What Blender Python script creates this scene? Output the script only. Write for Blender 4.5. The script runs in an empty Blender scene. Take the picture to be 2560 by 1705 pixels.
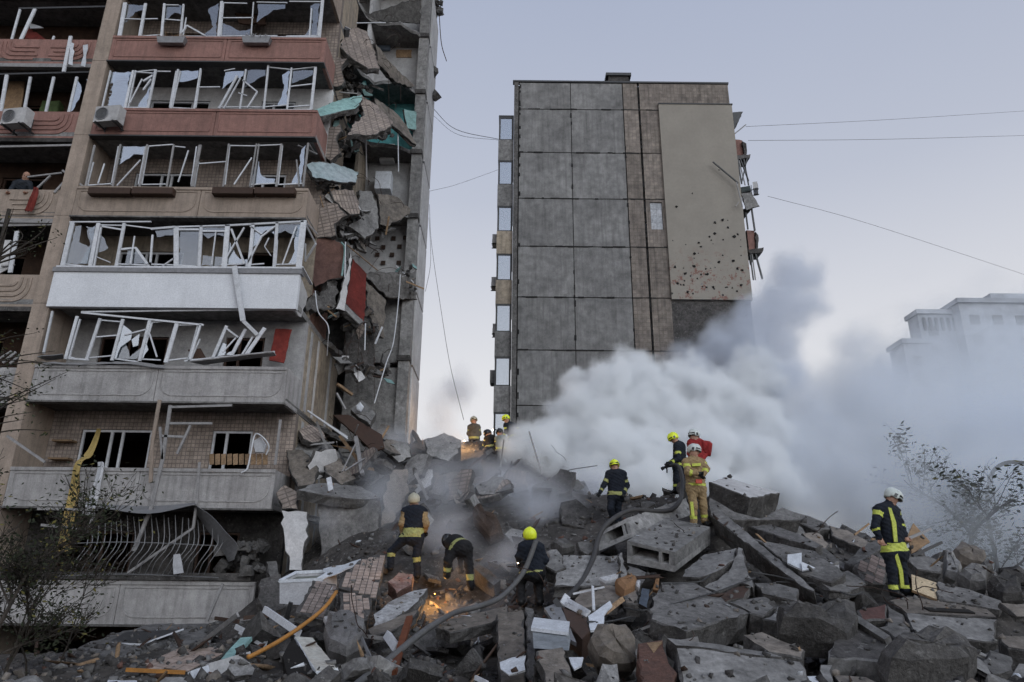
import bpy, bmesh, math, random
import numpy as np
from mathutils import Vector, Matrix, noise as mnoise
from mathutils.geometry import tessellate_polygon
rad = math.radians
random.seed(11); np.random.seed(11)
SC = bpy.context.scene
COL = SC.collection

# ---------------------------------------------------------------- camera
FPX, PITCH, ROLL, CZ = 1807.0, rad(19.2), rad(0.6), 1.7
_fw = Vector((0, math.cos(PITCH), math.sin(PITCH))); _r = Vector((1, 0, 0)); _u = _r.cross(_fw)
CR = math.cos(ROLL)*_r + math.sin(ROLL)*_u
CU = math.cos(ROLL)*_u - math.sin(ROLL)*_r
CAM = Vector((0, 0, CZ))
cd = bpy.data.cameras.new('camera'); cam = bpy.data.objects.new('camera', cd); COL.objects.link(cam)
m = Matrix((CR, CU, -_fw)).transposed().to_4x4(); m.translation = CAM
cam.matrix_world = m
cd.sensor_fit = 'HORIZONTAL'; cd.sensor_width = 36; cd.lens = 36*FPX/2560; cd.clip_end = 3000; cd.clip_start = 0.05
SC.camera = cam

# ---------------------------------------------------------------- sky, sun, exposure
SUN_EL, SUN_AZ = rad(28.0), rad(145.0)         # veiled light from behind the camera, to the right
w = bpy.data.worlds.new('World'); SC.world = w; w.use_nodes = True
nt = w.node_tree; nt.nodes.clear()
out = nt.nodes.new('ShaderNodeOutputWorld'); bg = nt.nodes.new('ShaderNodeBackground')
sky = nt.nodes.new('ShaderNodeTexSky'); sky.sky_type = 'NISHITA'; sky.sun_disc = False
sky.sun_elevation = SUN_EL; sky.sun_rotation = SUN_AZ; sky.air_density = 1.0; sky.dust_density = 0.6; sky.ozone_density = 2.0
hs = nt.nodes.new('ShaderNodeHueSaturation'); hs.inputs['Saturation'].default_value = 0.22
# thin high cloud: evens the clear sky out towards a pale veil
tc = nt.nodes.new('ShaderNodeTexCoord'); sx = nt.nodes.new('ShaderNodeSeparateXYZ')
rampv = nt.nodes.new('ShaderNodeValToRGB')
rampv.color_ramp.elements[0].position = 0.0; rampv.color_ramp.elements[0].color = (9.6, 9.25, 9.1, 1)
e = rampv.color_ramp.elements.new(0.28); e.color = (7.9, 7.95, 8.3, 1)
e = rampv.color_ramp.elements.new(0.5); e.color = (5.3, 5.7, 6.8, 1)
rampv.color_ramp.elements[-1].position = 0.9; rampv.color_ramp.elements[-1].color = (3.3, 4.0, 5.8, 1)
mixs = nt.nodes.new('ShaderNodeMix'); mixs.data_type = 'RGBA'; mixs.inputs[0].default_value = 0.88
nz = nt.nodes.new('ShaderNodeTexNoise'); nz.inputs['Scale'].default_value = 1.6; nz.inputs['Detail'].default_value = 4
nzr = nt.nodes.new('ShaderNodeMapRange'); nzr.inputs[3].default_value = 0.93; nzr.inputs[4].default_value = 1.07
mul = nt.nodes.new('ShaderNodeVectorMath'); mul.operation = 'SCALE'
L = nt.links.new
L(sky.outputs[0], hs.inputs['Color']); L(tc.outputs['Generated'], sx.inputs[0]); L(sx.outputs['Z'], rampv.inputs[0])
L(tc.outputs['Generated'], nz.inputs['Vector']); L(nz.outputs[0], nzr.inputs[0])
L(hs.outputs[0], mixs.inputs[6]); L(rampv.outputs[0], mixs.inputs[7]); L(mixs.outputs[2], mul.inputs[0]); L(nzr.outputs[0], mul.inputs['Scale'])
L(mul.outputs[0], bg.inputs[0]); L(bg.outputs[0], out.inputs[0])
bg.inputs[1].default_value = 0.1
sl = bpy.data.lights.new('sun', 'SUN'); sl.energy = 1.25; sl.angle = rad(50); sl.color = (0.87, 0.945, 1.0)
so = bpy.data.objects.new('sun', sl); COL.objects.link(so)
_sd = Vector((math.sin(SUN_AZ)*math.cos(SUN_EL), math.cos(SUN_AZ)*math.cos(SUN_EL), math.sin(SUN_EL)))
so.rotation_euler = _sd.to_track_quat('Z', 'Y').to_euler(); so.location = (20, -30, 30); w.cycles.sampling_method = 'MANUAL'; w.cycles.sample_map_resolution = 256
vs = SC.view_settings; vs.view_transform = 'Standard'; vs.look = 'None'; vs.exposure = 0.0; vs.gamma = 1.0; vs.use_curve_mapping = False
cy = SC.cycles
cy.use_denoising = True; cy.max_bounces = 7; cy.diffuse_bounces = 2; cy.glossy_bounces = 2; cy.transmission_bounces = 4
cy.transparent_max_bounces = 12; cy.volume_bounces = 6; cy.volume_step_rate = 3.0; cy.volume_max_steps = 256
cy.use_adaptive_sampling = True; cy.adaptive_threshold = 0.03; cy.sample_clamp_indirect = 4.0
cy.caustics_reflective = False; cy.caustics_refractive = False

# ---------------------------------------------------------------- picture measurements -> places
def at(u, v, Y):
    d = CR*(u-1280) - CU*(v-852.5) + _fw*FPX
    return CAM + d*(Y/d.y)
def crop(ox, oy, s):
    return lambda x, y, Y: at(ox + x/s, oy + y/s, Y)
C0 = crop(0, 0, 2354/2560)
C1 = crop(0, 0, 2256/820); C2 = crop(0, 500, 2256/820); C3 = crop(0, 1000, 1824/820)
C4 = crop(680, 0, 2.75); C5 = crop(640, 520, 2.704); C6 = crop(1200, 160, 2207/760)
D1 = crop(1000, 640, 2355/960); D2 = crop(1900, 640, 1458/660); D3 = crop(640, 1000, 2.8); D4 = crop(1380, 1040, 2113/620)
D5 = crop(1940, 1200, 1925/620); D6 = crop(1340, 1300, 2355/680); D7 = crop(640, 1350, 2355/760)

# ---------------------------------------------------------------- scene helpers
WM = {}
def link(o, parent=None, M=None):
    COL.objects.link(o)
    M = M or Matrix.Identity(4)
    if parent is not None:
        o.parent = parent; o.matrix_parent_inverse = WM[parent.name].inverted()
    o.matrix_basis = M; WM[o.name] = M
    return o
def tag(o, label=None, cat=None, group=None, kind=None):
    if label: o['label'] = label
    if cat: o['category'] = cat
    if group: o['group'] = group
    if kind: o['kind'] = kind
    return o
def empty(name, loc, label=None, cat=None, group=None, rz=0.0):
    o = bpy.data.objects.new(name, None); o.empty_display_size = 0.2
    link(o, None, Matrix.Translation(Vector(loc)) @ Matrix.Rotation(rz, 4, 'Z'))
    return tag(o, label, cat, group)
class MB:
    def __init__(s): s.v = []; s.f = []; s.m = []
    def add(s, vs, fs, mi=0):
        b = len(s.v); s.v += [tuple(x) for x in vs]; s.f += [tuple(i+b for i in f) for f in fs]; s.m += [mi]*len(fs); return s
    def box(s, c, d, M=None, mi=0):
        x, y, z = d[0]/2, d[1]/2, d[2]/2
        vs = [Vector((sx*x, sy*y, sz*z)) for sx in (-1, 1) for sy in (-1, 1) for sz in (-1, 1)]
        if M is not None: vs = [M @ p for p in vs]
        vs = [p + Vector(c) for p in vs]
        return s.add(vs, [(0,1,3,2), (4,6,7,5), (0,4,5,1), (2,3,7,6), (0,2,6,4), (1,5,7,3)], mi)
    def rng(s, x0, x1, y0, y1, z0, z1, mi=0):
        return s.box(((x0+x1)/2, (y0+y1)/2, (z0+z1)/2), (x1-x0, y1-y0, z1-z0), None, mi)
    def bar(s, p, q, wd, dp=None, up=(0, 1, 0), mi=0):
        p, q = Vector(p), Vector(q); d = q-p; Ln = d.length
        if Ln < 1e-5: return s
        d.normalize(); n = Vector(up); n = n - d*n.dot(d)
        if n.length < 1e-3: n = d.orthogonal()
        n.normalize(); t = d.cross(n)
        M = Matrix((t, n, d)).transposed()
        return s.box((p+q)/2, (wd, dp or wd, Ln), M, mi)
    def tube(s, pts, r, n=6, mi=0, cap=True):
        pts = [Vector(p) for p in pts]; k = len(pts)
        rs = r if isinstance(r, (list, tuple)) else [r]*k
        ref = Vector((0.13, 0.37, 0.92)); rings = []
        for i, p in enumerate(pts):
            t = (pts[min(i+1, k-1)] - pts[max(i-1, 0)]); t = t.normalized() if t.length > 1e-6 else Vector((0, 0, 1))
            a = ref - t*ref.dot(t)
            if a.length < 0.05: a = t.orthogonal()
            a.normalize(); b = t.cross(a)
            rings.append([p + (a*math.cos(2*math.pi*j/n) + b*math.sin(2*math.pi*j/n))*rs[i] for j in range(n)])
        vs = [q for rr in rings for q in rr]
        fs = [(i*n+j, i*n+(j+1) % n, (i+1)*n+(j+1) % n, (i+1)*n+j) for i in range(k-1) for j in range(n)]
        if cap: fs += [tuple(range(n))[::-1], tuple((k-1)*n+j for j in range(n))]
        return s.add(vs, fs, mi)
    def build(s, name, mats, parent=None, M=None, smooth=False):
        """vertices are in world space unless M (the object's own frame) is given"""
        me = bpy.data.meshes.new(name)
        if M is None and s.v:
            a = np.array(s.v); lo, hi = a.min(0), a.max(0)
            o3 = Vector(((lo[0]+hi[0])/2, (lo[1]+hi[1])/2, lo[2])); M = Matrix.Translation(o3)
            vv = [(x-o3.x, y-o3.y, z-o3.z) for x, y, z in s.v]
        else: vv = s.v
        me.from_pydata(vv, [], s.f)
        for mt in (mats if isinstance(mats, (list, tuple)) else [mats]): me.materials.append(mt)
        if any(s.m): me.polygons.foreach_set('material_index', s.m)
        if smooth: me.polygons.foreach_set('use_smooth', [True]*len(me.polygons))
        me.update()
        return link(bpy.data.objects.new(name, me), parent, M)
def fixn(o):
    bm = bmesh.new(); bm.from_mesh(o.data); bmesh.ops.recalc_face_normals(bm, faces=bm.faces); bm.to_mesh(o.data); bm.free(); return o
def curve_pts(pts, n=8):
    """Catmull-Rom through points"""
    pts = [Vector(p) for p in pts]; P = [2*pts[0]-pts[1]] + pts + [2*pts[-1]-pts[-2]]; o = []
    for i in range(1, len(P)-2):
        for k in range(n):
            t = k/n; a, b, c, d = P[i-1], P[i], P[i+1], P[i+2]
            o.append(0.5*((2*b) + (c-a)*t + (2*a-5*b+4*c-d)*t*t + (3*b-a-3*c+d)*t**3))
    o.append(P[-2]); return o
def plane_frame(pts):
    """best plane of a polygon: frame with z towards the camera side"""
    a = np.array([tuple(p) for p in pts]); c = a.mean(0)
    n = Vector((0, 0, 0))
    for i in range(len(pts)):
        p, q = Vector(pts[i]), Vector(pts[(i+1) % len(pts)]); n += p.cross(q)
    n.normalize(); cv = Vector(c)
    if n.dot(CAM-cv) < 0: n = -n
    best = max(range(len(pts)), key=lambda i: (Vector(pts[(i+1) % len(pts)])-Vector(pts[i])).length)
    x = Vector(pts[(best+1) % len(pts)])-Vector(pts[best]); x = (x - n*x.dot(n)).normalized(); y = n.cross(x)
    M = Matrix((x, y, n)).transposed().to_4x4(); M.translation = cv
    return M
def slab_mesh(poly2, th, jag=0.03, step=0.16, rough=0.03, clean=(), rng=random):
    """a broken plate: outline with jagged edges, rough fractured sides; top at z=0, back at z=-th"""
    n = len(poly2); area = sum(poly2[i][0]*poly2[(i+1) % n][1]-poly2[(i+1) % n][0]*poly2[i][1] for i in range(n))
    if area < 0: poly2 = poly2[::-1]
    ring = []; kinds = []
    for i in range(n):
        p, q = Vector(poly2[i]), Vector(poly2[(i+1) % n]); d = q-p; Ln = d.length
        k = 1 if i in clean else max(1, int(Ln/step)); nn = Vector((d.y, -d.x))/max(Ln, 1e-6)
        for j in range(k):
            o = 0 if j == 0 else rng.uniform(-jag, jag)
            ring.append(p + d*((j + (0 if j == 0 else rng.uniform(-.25, .25)))/k) + nn*o); kinds.append(i in clean)
    m = len(ring); vs = []
    chip = min(.02, th*.1) if th > .06 else 0.0
    for z, sc in ((0, 0), (-chip, 1), (-th*0.5, 1), (-th, 1)):
        for i, p in enumerate(ring):
            a = rng.uniform(-rough, rough*0.7)*sc if not kinds[i] else rng.uniform(-.004, .004)*sc
            if sc == 0: a = -chip*(rng.uniform(.1, 1.6) if not kinds[i] else .35)
            elif z == -chip: a *= .5
            t = (ring[(i+1) % m]-ring[i-1]); t = Vector((t.y, -t.x)); t = t.normalized() if t.length > 1e-6 else t
            vs.append((p.x+t.x*a, p.y+t.y*a, z + (rng.uniform(-.1, .1)*th*.5 if z not in (0, -th, -chip) and not kinds[i] else 0)))
    fs = []
    for l in range(3):
        for i in range(m):
            a, b = l*m+i, l*m+(i+1) % m; fs.append((a+m, b+m, b, a))
    tri = tessellate_polygon([[Vector((p.x, p.y, 0)) for p in ring]])
    for t in tri:
        A, B, C_ = (ring[i] for i in t)
        t = t if (B-A).cross(C_-A) > 0 else (t[0], t[2], t[1])
        fs.append(tuple(t)); fs.append(tuple(i+3*m for i in (t[0], t[2], t[1])))
    return vs, fs
PLACED = []
def px_of(p):
    q = Vector(p)-CAM; z = q.dot(_fw); return 1280+FPX*q.dot(CR)/z, 852.5-FPX*q.dot(CU)/z
def slab(name, pts, th, mats, parent=None, jag=0.03, rough=0.03, step=0.16, clean=(), label=None, cat=None, group=None):
    """broken plate with its visible face through the given points; th is its thickness away from the viewer"""
    M = plane_frame(pts); Mi = M.inverted()
    p2 = [(Mi @ Vector(p)).to_2d() for p in pts]
    vs, fs = slab_mesh(p2, th, jag, step, rough, clean)
    b = MB(); b.add(vs, fs)
    if isinstance(mats, (list, tuple)) and len(mats) > 1:      # second material on the fractured sides and back
        nface = len(fs)
        for i, f in enumerate(b.f):
            if any(abs(b.v[j][2]) > 1e-6 for j in f): b.m[i] = 1
    o = b.build(name, mats, parent, M)
    if parent is None:
        pp = [px_of(p) for p in pts]; PLACED.append((min(p[0] for p in pp), max(p[0] for p in pp), min(p[1] for p in pp), max(p[1] for p in pp), sum(Vector(p).y for p in pts)/len(pts), o))
    return tag(o, label, cat, group)

# ---------------------------------------------------------------- materials
MAT = {}
def newmat(name):
    m = bpy.data.materials.new(name); m.use_nodes = True; t = m.node_tree
    b = t.nodes['Principled BSDF']; MAT[name] = m
    return m, t, b
def nd(t, typ, **kw):
    n = t.nodes.new(typ)
    for k, v in kw.items():
        if k in n.inputs: n.inputs[k].default_value = v
        else: setattr(n, k, v)
    return n
def mixc(t, fac, a, b, mode='MIX'):
    n = t.nodes.new('ShaderNodeMix'); n.data_type = 'RGBA'; n.blend_type = mode
    for s, v in ((0, fac), (6, a), (7, b)):
        if hasattr(v, 'node'): t.links.new(v, n.inputs[s])
        else: n.inputs[s].default_value = v if s == 0 else (*v[:3], 1)
    return n.outputs[2]
def rng_(t, v, a, b, c, d):
    n = nd(t, 'ShaderNodeMapRange'); t.links.new(v, n.inputs[0])
    for i, x in enumerate((a, b, c, d)): n.inputs[i+1].default_value = x
    return n.outputs[0]
def surf(name, c1, c2=None, scale=2.0, rough=0.85, bump=0.35, fine=28.0, dirt=0.5, dirtc=(0.035, 0.032, 0.03), vary=0.25, axes=None, tile=None, spec=0.2, speck=0.0, streak=0.0, grain=.3):
    """weathered mineral or painted surface: two tones, blotchy dirt, grain and fine relief; optional small-tile joints"""
    m, t, b = newmat(name); Lk = t.links.new
    c2 = c2 or tuple(x*0.7 for x in c1)
    co = nd(t, 'ShaderNodeTexCoord'); vec = co.outputs['Object']
    oi = nd(t, 'ShaderNodeObjectInfo')
    ad = nd(t, 'ShaderNodeVectorMath', operation='ADD'); sc = nd(t, 'ShaderNodeVectorMath', operation='SCALE'); cb = nd(t, 'ShaderNodeCombineXYZ')
    for i in range(3): Lk(oi.outputs['Random'], cb.inputs[i])
    Lk(cb.outputs[0], sc.inputs[0]); sc.inputs['Scale'].default_value = 37.0
    Lk(vec, ad.inputs[0]); Lk(sc.outputs[0], ad.inputs[1]); pv = ad.outputs[0]
    n1 = nd(t, 'ShaderNodeTexNoise', Scale=scale, Detail=5.0, Roughness=0.6); Lk(pv, n1.inputs['Vector'])
    n2 = nd(t, 'ShaderNodeTexNoise', Scale=fine, Detail=4.0, Roughness=0.7); Lk(pv, n2.inputs['Vector'])
    col = mixc(t, rng_(t, n1.outputs[0], .35, .65, 0, 1), c1, c2)
    n3 = nd(t, 'ShaderNodeTexNoise', Scale=scale*0.45, Detail=7.0, Roughness=0.7, Distortion=0.6); Lk(pv, n3.inputs['Vector'])
    col = mixc(t, rng_(t, n3.outputs[0], .5, .75, 0, dirt), col, dirtc)
    col = mixc(t, 1.0, col, mixc(t, n2.outputs[0], (.62, .62, .62), (1.38, 1.38, 1.38)), 'MULTIPLY')
    n4 = nd(t, 'ShaderNodeTexNoise', Scale=scale*4.5, Detail=5.0, Roughness=0.65); Lk(pv, n4.inputs['Vector'])
    col = mixc(t, 1.0, col, mixc(t, rng_(t, n4.outputs[0], .3, .7, 0, 1), (1-grain,)*3, (1+grain*.9,)*3), 'MULTIPLY')
    if streak:
        mp = nd(t, 'ShaderNodeMapping'); mp.inputs['Scale'].default_value = (2.6, 2.6, .16); Lk(pv, mp.inputs['Vector'])
        ns = nd(t, 'ShaderNodeTexNoise', Scale=2.2, Detail=6.0, Roughness=0.7); Lk(mp.outputs[0], ns.inputs['Vector'])
        col = mixc(t, rng_(t, ns.outputs[0], .46, .72, 0, streak), col, dirtc)
    if speck:
        vo = nd(t, 'ShaderNodeTexNoise', Scale=9.0, Detail=3.0, Roughness=0.8); Lk(pv, vo.inputs['Vector'])
        col = mixc(t, rng_(t, vo.outputs[0], .6, .68, 0, speck), col, (.3, .29, .28))
    if vary:
        col = mixc(t, 1.0, col, mixc(t, oi.outputs['Random'], (1-vary,)*3, (1+vary*.7,)*3), 'MULTIPLY')
    h = n2.outputs[0]
    bu = nd(t, 'ShaderNodeBump', Strength=bump, Distance=0.035)
    if tile:
        tw, th, jw, jc = tile
        sp = nd(t, 'ShaderNodeSeparateXYZ'); Lk(vec, sp.inputs[0]); cc = nd(t, 'ShaderNodeCombineXYZ')
        ax = axes or 'XY'
        Lk(sp.outputs[ax[0]], cc.inputs[0]); Lk(sp.outputs[ax[1]], cc.inputs[1])
        br = nd(t, 'ShaderNodeTexBrick', offset=0.0, squash=1.0)
        for k, v in (('Scale', 1.0), ('Mortar Size', jw), ('Brick Width', tw), ('Row Height', th), ('Mortar Smooth', 0.1), ('Bias', 0.0)): br.inputs[k].default_value = v
        br.inputs['Color1'].default_value = (.86, .86, .86, 1); br.inputs['Color2'].default_value = (1.12, 1.1, 1.08, 1); br.inputs['Mortar'].default_value = (jc, jc, jc, 1)
        Lk(cc.outputs[0], br.inputs['Vector'])
        col = mixc(t, 1.0, col, br.outputs[0], 'MULTIPLY')
        mu = nd(t, 'ShaderNodeMath', operation='MULTIPLY_ADD'); Lk(br.outputs['Fac'], mu.inputs[0]); mu.inputs[1].default_value = -0.6; Lk(n2.outputs[0], mu.inputs[2]); h = mu.outputs[0]
    Lk(h, bu.inputs['Height']); Lk(bu.outputs[0], b.inputs['Normal'])
    Lk(col, b.inputs['Base Color']); b.inputs['Roughness'].default_value = rough; b.inputs['Specular IOR Level'].default_value = spec
    return m
def plain(name, c, rough=0.6, spec=0.3, metal=0.0, vary=0.12, scale=9.0, dirt=0.3, bump=0.1):
    m = surf(name, c, tuple(x*.82 for x in c), scale=scale, rough=rough, bump=bump, dirt=dirt, vary=vary, spec=spec, fine=40, grain=.1)
    m.node_tree.nodes['Principled BSDF'].inputs['Metallic'].default_value = metal
    return m
def emit(name, c, s):
    m, t, b = newmat(name); b.inputs['Base Color'].default_value = (*c, 1); b.inputs['Emission Color'].default_value = (*c, 1); b.inputs['Emission Strength'].default_value = s; return m

concrete = surf('concrete', (.165, .158, .153), (.105, .1, .097), 1.6, dirt=.6, speck=.3, grain=.42, fine=18, bump=.55)
concrete_d = surf('concrete_dark', (.09, .083, .08), (.055, .052, .05), 1.8, dirt=.6, bump=.7, speck=.35, grain=.45, fine=18)
concrete_l = surf('concrete_light', (.27, .262, .255), (.18, .174, .17), 1.5, dirt=.55, speck=.15, grain=.4, fine=18, bump=.5)
concrete_w = surf('concrete_warm', (.22, .19, .163), (.15, .132, .117), 1.4, dirt=.55, speck=.25, grain=.42, fine=18, bump=.55)
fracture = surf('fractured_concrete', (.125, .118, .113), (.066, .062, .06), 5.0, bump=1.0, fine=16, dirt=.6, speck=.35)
soil = surf('rubble_soil', (.085, .076, .07), (.045, .041, .038), 1.2, bump=1.0, fine=9, dirt=.7, speck=.5, vary=0)
tilewall = surf('tiled_facade', (.33, .275, .24), (.27, .225, .2), 1.0, dirt=.4, tile=(.115, .115, .012, .6), axes='XZ', bump=.25, vary=.1)
tilewall_side = surf('tiled_facade_fragment', (.33, .275, .24), (.25, .21, .19), 1.0, dirt=.45, tile=(.12, .25, .02, .55), axes='XY', bump=.3, vary=.15)
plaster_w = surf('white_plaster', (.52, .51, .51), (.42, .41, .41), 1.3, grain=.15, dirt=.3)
plaster_c = surf('cream_plaster', (.42, .35, .27), (.33, .28, .23), 1.0, streak=.4, dirt=.3)
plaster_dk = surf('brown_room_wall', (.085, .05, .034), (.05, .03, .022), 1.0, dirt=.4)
paint_pink = surf('salmon_paint', (.3, .165, .14), (.25, .14, .118), 1.2, streak=.35, grain=.12, dirt=.3, bump=.2, vary=.06)
paint_tan = surf('tan_paint', (.36, .29, .24), (.31, .25, .205), 1.2, streak=.35, grain=.12, dirt=.3, bump=.2, vary=.06)
paint_grey = surf('bare_grey_parapet', (.4, .385, .38), (.32, .305, .3), 1.1, streak=.4, grain=.15, dirt=.35, bump=.25, vary=.06)
clad_w = surf('white_cladding', (.68, .69, .72), (.62, .63, .66), .8, streak=.06, grain=.04, dirt=.12, bump=.06, vary=.03, rough=.5)
pvc = plain('white_plastic_frame', (.62, .63, .66), .4, .4, dirt=.25)
pvc_d = plain('dusty_frame', (.3, .29, .29), .5, .3, dirt=.4)
dark = plain('dark_fill', (.022, .02, .019), .8, .1)  # near-black, also stands for shade inside slots and openings
darkw = plain('dark_wood', (.06, .035, .025), .6, .25)
teal = surf('teal_paint', (.12, .34, .35), (.09, .28, .29), 1.5, dirt=.35, bump=.2)
palegreen = surf('mint_paint', (.27, .42, .4), (.2, .33, .32), 1.5, dirt=.35, bump=.2)
redp = surf('red_paint', (.2, .035, .028), (.13, .028, .024), 1.5, dirt=.4, bump=.2)
steel = plain('grey_steel', (.25, .25, .26), .45, .5, .3, dirt=.4)
steel_d = plain('dark_steel', (.06, .06, .062), .5, .4, .3, dirt=.4)
rust = plain('rusty_iron', (.16, .055, .028), .8, .2, dirt=.4)
rusty_dk = plain('dark_reinforcing_bar', (.05, .032, .026), .8, .2)
wood = surf('raw_timber', (.33, .22, .13), (.24, .16, .1), 6, dirt=.35, bump=.3)
wood_pale = surf('pale_board', (.5, .4, .27), (.42, .33, .22), 6, dirt=.25, bump=.2)
paper = plain('white_sheet', (.6, .62, .66), .6, .2, dirt=.15)
rubber = plain('hose_rubber', (.11, .108, .108), .6, .3)
orange = plain('orange_conduit', (.42, .19, .045), .5, .3, dirt=.35)
cloth_y = plain('yellow_cloth', (.45, .33, .13), .9, .05, dirt=.3)
cloth_w = plain('white_cloth', (.5, .5, .52), .9, .05, dirt=.3)
cloth_b = plain('blue_cloth', (.05, .07, .11), .9, .05)
cloth_br = plain('brown_cloth', (.26, .15, .085), .9, .05, dirt=.3)
brickm = surf('red_brick', (.14, .075, .058), (.1, .06, .05), 6, dirt=.4, bump=.5)
def glassmat(name, tint, alpha, rough=.05):
    m, t, b = newmat(name); tr = nd(t, 'ShaderNodeBsdfTransparent'); gl = nd(t, 'ShaderNodeBsdfGlossy', Roughness=rough)
    gl.inputs['Color'].default_value = (*tint, 1); tr.inputs['Color'].default_value = (.82, .86, .87, 1)
    mx = nd(t, 'ShaderNodeMixShader'); mx.inputs[0].default_value = alpha
    t.links.new(tr.outputs[0], mx.inputs[1]); t.links.new(gl.outputs[0], mx.inputs[2]); t.links.new(mx.outputs[0], t.nodes['Material Output'].inputs[0])
    return m
glass = glassmat('window_glass', (.9, .93, 1), .22)
glass_sky = glassmat('reflecting_glass', (.8, .85, .92), .6, .12)
# ================================================================ ground and rubble heap
asphalt = surf('dusty_ground', (.11, .105, .1), (.07, .068, .066), .6, dirt=.5, bump=.6, vary=0)
g = MB(); g.add([(-400, -100, 0), (400, -100, 0), (400, 700, 0), (-400, 700, 0)], [(0, 1, 2, 3)])
tag(g.build('ground', asphalt), kind='structure')
CP = [C0(*p) for p in [(0,1568,9), (400,1568,8.5), (800,1568,8), (1200,1568,8), (1600,1568,8), (2000,1568,8), (2354,1568,8.5),
    (100,1505,13), (400,1480,14), (600,1450,16.5), (700,1405,15), (930,1330,16), (898,1303,16.4), (1060,1392,15), (1215,1400,14), (1000,1445,13), (1200,1470,12),
    (1400,1410,13), (1600,1420,12.5), (1400,1300,15.5), (1350,1225,18), (1410,1196,18.5), (1555,1138,19), (1605,1240,16.2), (1720,1180,18), (1900,1215,19.5), (2100,1275,19.5),
    (2250,1310,19), (2354,1345,19), (2065,1385,13), (1850,1340,14.5), (2300,1460,11.5), (1700,1500,10.5), (2100,1510,10.5),
    (1300,1125,21), (1150,1095,23.5), (1050,1070,24.5), (960,1010,26), (1100,1010,26), (1250,1020,26), (880,1040,24), (800,1180,20.5), (700,1330,17.5)]]
CP += [Vector(p) for p in [(0,32,4.5), (8,28,3.2), (16,28,1.2), (24,24,.4), (24,14,.3), (22,9,.2), (-3,31,4), (-8,4,.05), (0,4,.1), (8,4,.1), (15,4,.05), (-15,13,.1), (-20,12,0), (-7.5,22,.6), (-7,26,2.5), (4,24,4.4), (12,23,2.8), (-12,18.5,.3), (-16,18.5,.1)]]
cpx = np.array([(p.x, p.y) for p in CP]); cpz = np.array([p.z for p in CP])
def _phi(d): return np.sqrt(d*d+0.8)
_A = _phi(np.linalg.norm(cpx[:, None]-cpx[None], axis=2)); n_ = len(cpx)
_Pm = np.hstack([np.ones((n_, 1)), cpx]); _S = np.block([[_A+0.02*np.eye(n_), _Pm], [_Pm.T, np.zeros((3, 3))]])
_wt = np.linalg.solve(_S, np.concatenate([cpz, np.zeros(3)]))
HX0, HX1, HY0, HY1 = -22, 30, 3, 36
def heap_arr(X, Y):
    q = np.stack([X, Y], -1)
    z = _phi(np.linalg.norm(q[..., None, :]-cpx, axis=-1)) @ _wt[:n_] + _wt[n_] + X*_wt[n_+1] + Y*_wt[n_+2]
    def sm(a): a = np.clip(a, 0, 1); return a*a*(3-2*a)
    ed = sm((X-HX0)/6)*sm((HX1-X)/8)*sm((Y-HY0)/3)*sm((HY1-Y)/5)
    return np.clip(z-.13*(1-sm((Y-11)/3)), 0, 12)*ed
def heap(x, y): return float(heap_arr(np.array([x], float), np.array([y], float))[0])
xs = np.arange(HX0, HX1+.01, .2); ys = np.arange(HY0, HY1+.01, .2)
GX, GY = np.meshgrid(xs, ys); GZ = heap_arr(GX, GY)
for i in range(GZ.shape[0]):
    for j in range(GZ.shape[1]):
        if GZ[i, j] > .03:
            p = Vector((GX[i, j], GY[i, j], 0)); a = min(1, GZ[i, j]*2)
            GZ[i, j] += a*(.16*mnoise.fractal(p*1.1, 1, 2, 4)+.1*abs(mnoise.noise(p*2.7))-.14)
nx, ny = len(xs), len(ys)
hv = np.stack([GX, GY, np.maximum(GZ, 0)-.03], -1).reshape(-1, 3)
hf = [(i*nx+j, i*nx+j+1, (i+1)*nx+j+1, (i+1)*nx+j) for i in range(ny-1) for j in range(nx-1)]
b = MB(); b.v = [tuple(p) for p in hv.tolist()]; b.f = hf; b.m = [0]*len(hf)
tag(b.build('rubble_ground', soil, None, Matrix.Identity(4)), kind='structure')
def on_heap(x, y): return Vector((x, y, heap(x, y)))

def clod(mb, c, s, n=1):
    vs = [Vector(v)*s for v in ((-.5,-.5,-.4),(.5,-.4,-.5),(.4,.5,-.4),(-.5,.4,-.5),(-.4,-.4,.5),(.5,-.5,.3),(.4,.4,.5),(-.3,.5,.4))]
    R = Matrix.Rotation(random.uniform(0, 6.3), 3, Vector((random.uniform(-1, 1), random.uniform(-1, 1), random.uniform(-1, 1)+.01)).normalized())
    vs = [R @ (v+Vector((random.uniform(-.2, .2), random.uniform(-.2, .2), random.uniform(-.2, .2)))*s)+c for v in vs]
    mb.add(vs, [(0,3,2,1), (4,5,6,7), (0,1,5,4), (1,2,6,5), (2,3,7,6), (3,0,4,7)])
# ================================================================ the torn apartment block on the left
LB = empty('apartment_building', (-13, 20, 0), 'tall apartment block with balconies on the left, its right end torn open', 'building')
ZF = lambda k: 0.9+2.79*k
ZT = lambda k: 1.89+2.785*k
XL, XR, YB, YW = -13.0, -6.12, 19.0, 20.2
NK = 9
def part(mb, name, mat, parent=None, **kw): return mb.build(name, mat, parent or LB, **kw)
def wall_holes(mb, x0, x1, z0, z1, y0, y1, holes):
    """front-facing wall with rectangular openings (holes sorted, side by side)"""
    x = x0
    for (a, c, d, e_) in sorted(holes):
        mb.rng(x, a, y0, y1, z0, z1)
        if d > z0: mb.rng(a, c, y0, y1, z0, d)
        if e_ < z1: mb.rng(a, c, y0, y1, e_, z1)
        x = c
    mb.rng(x, x1, y0, y1, z0, z1)
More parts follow.
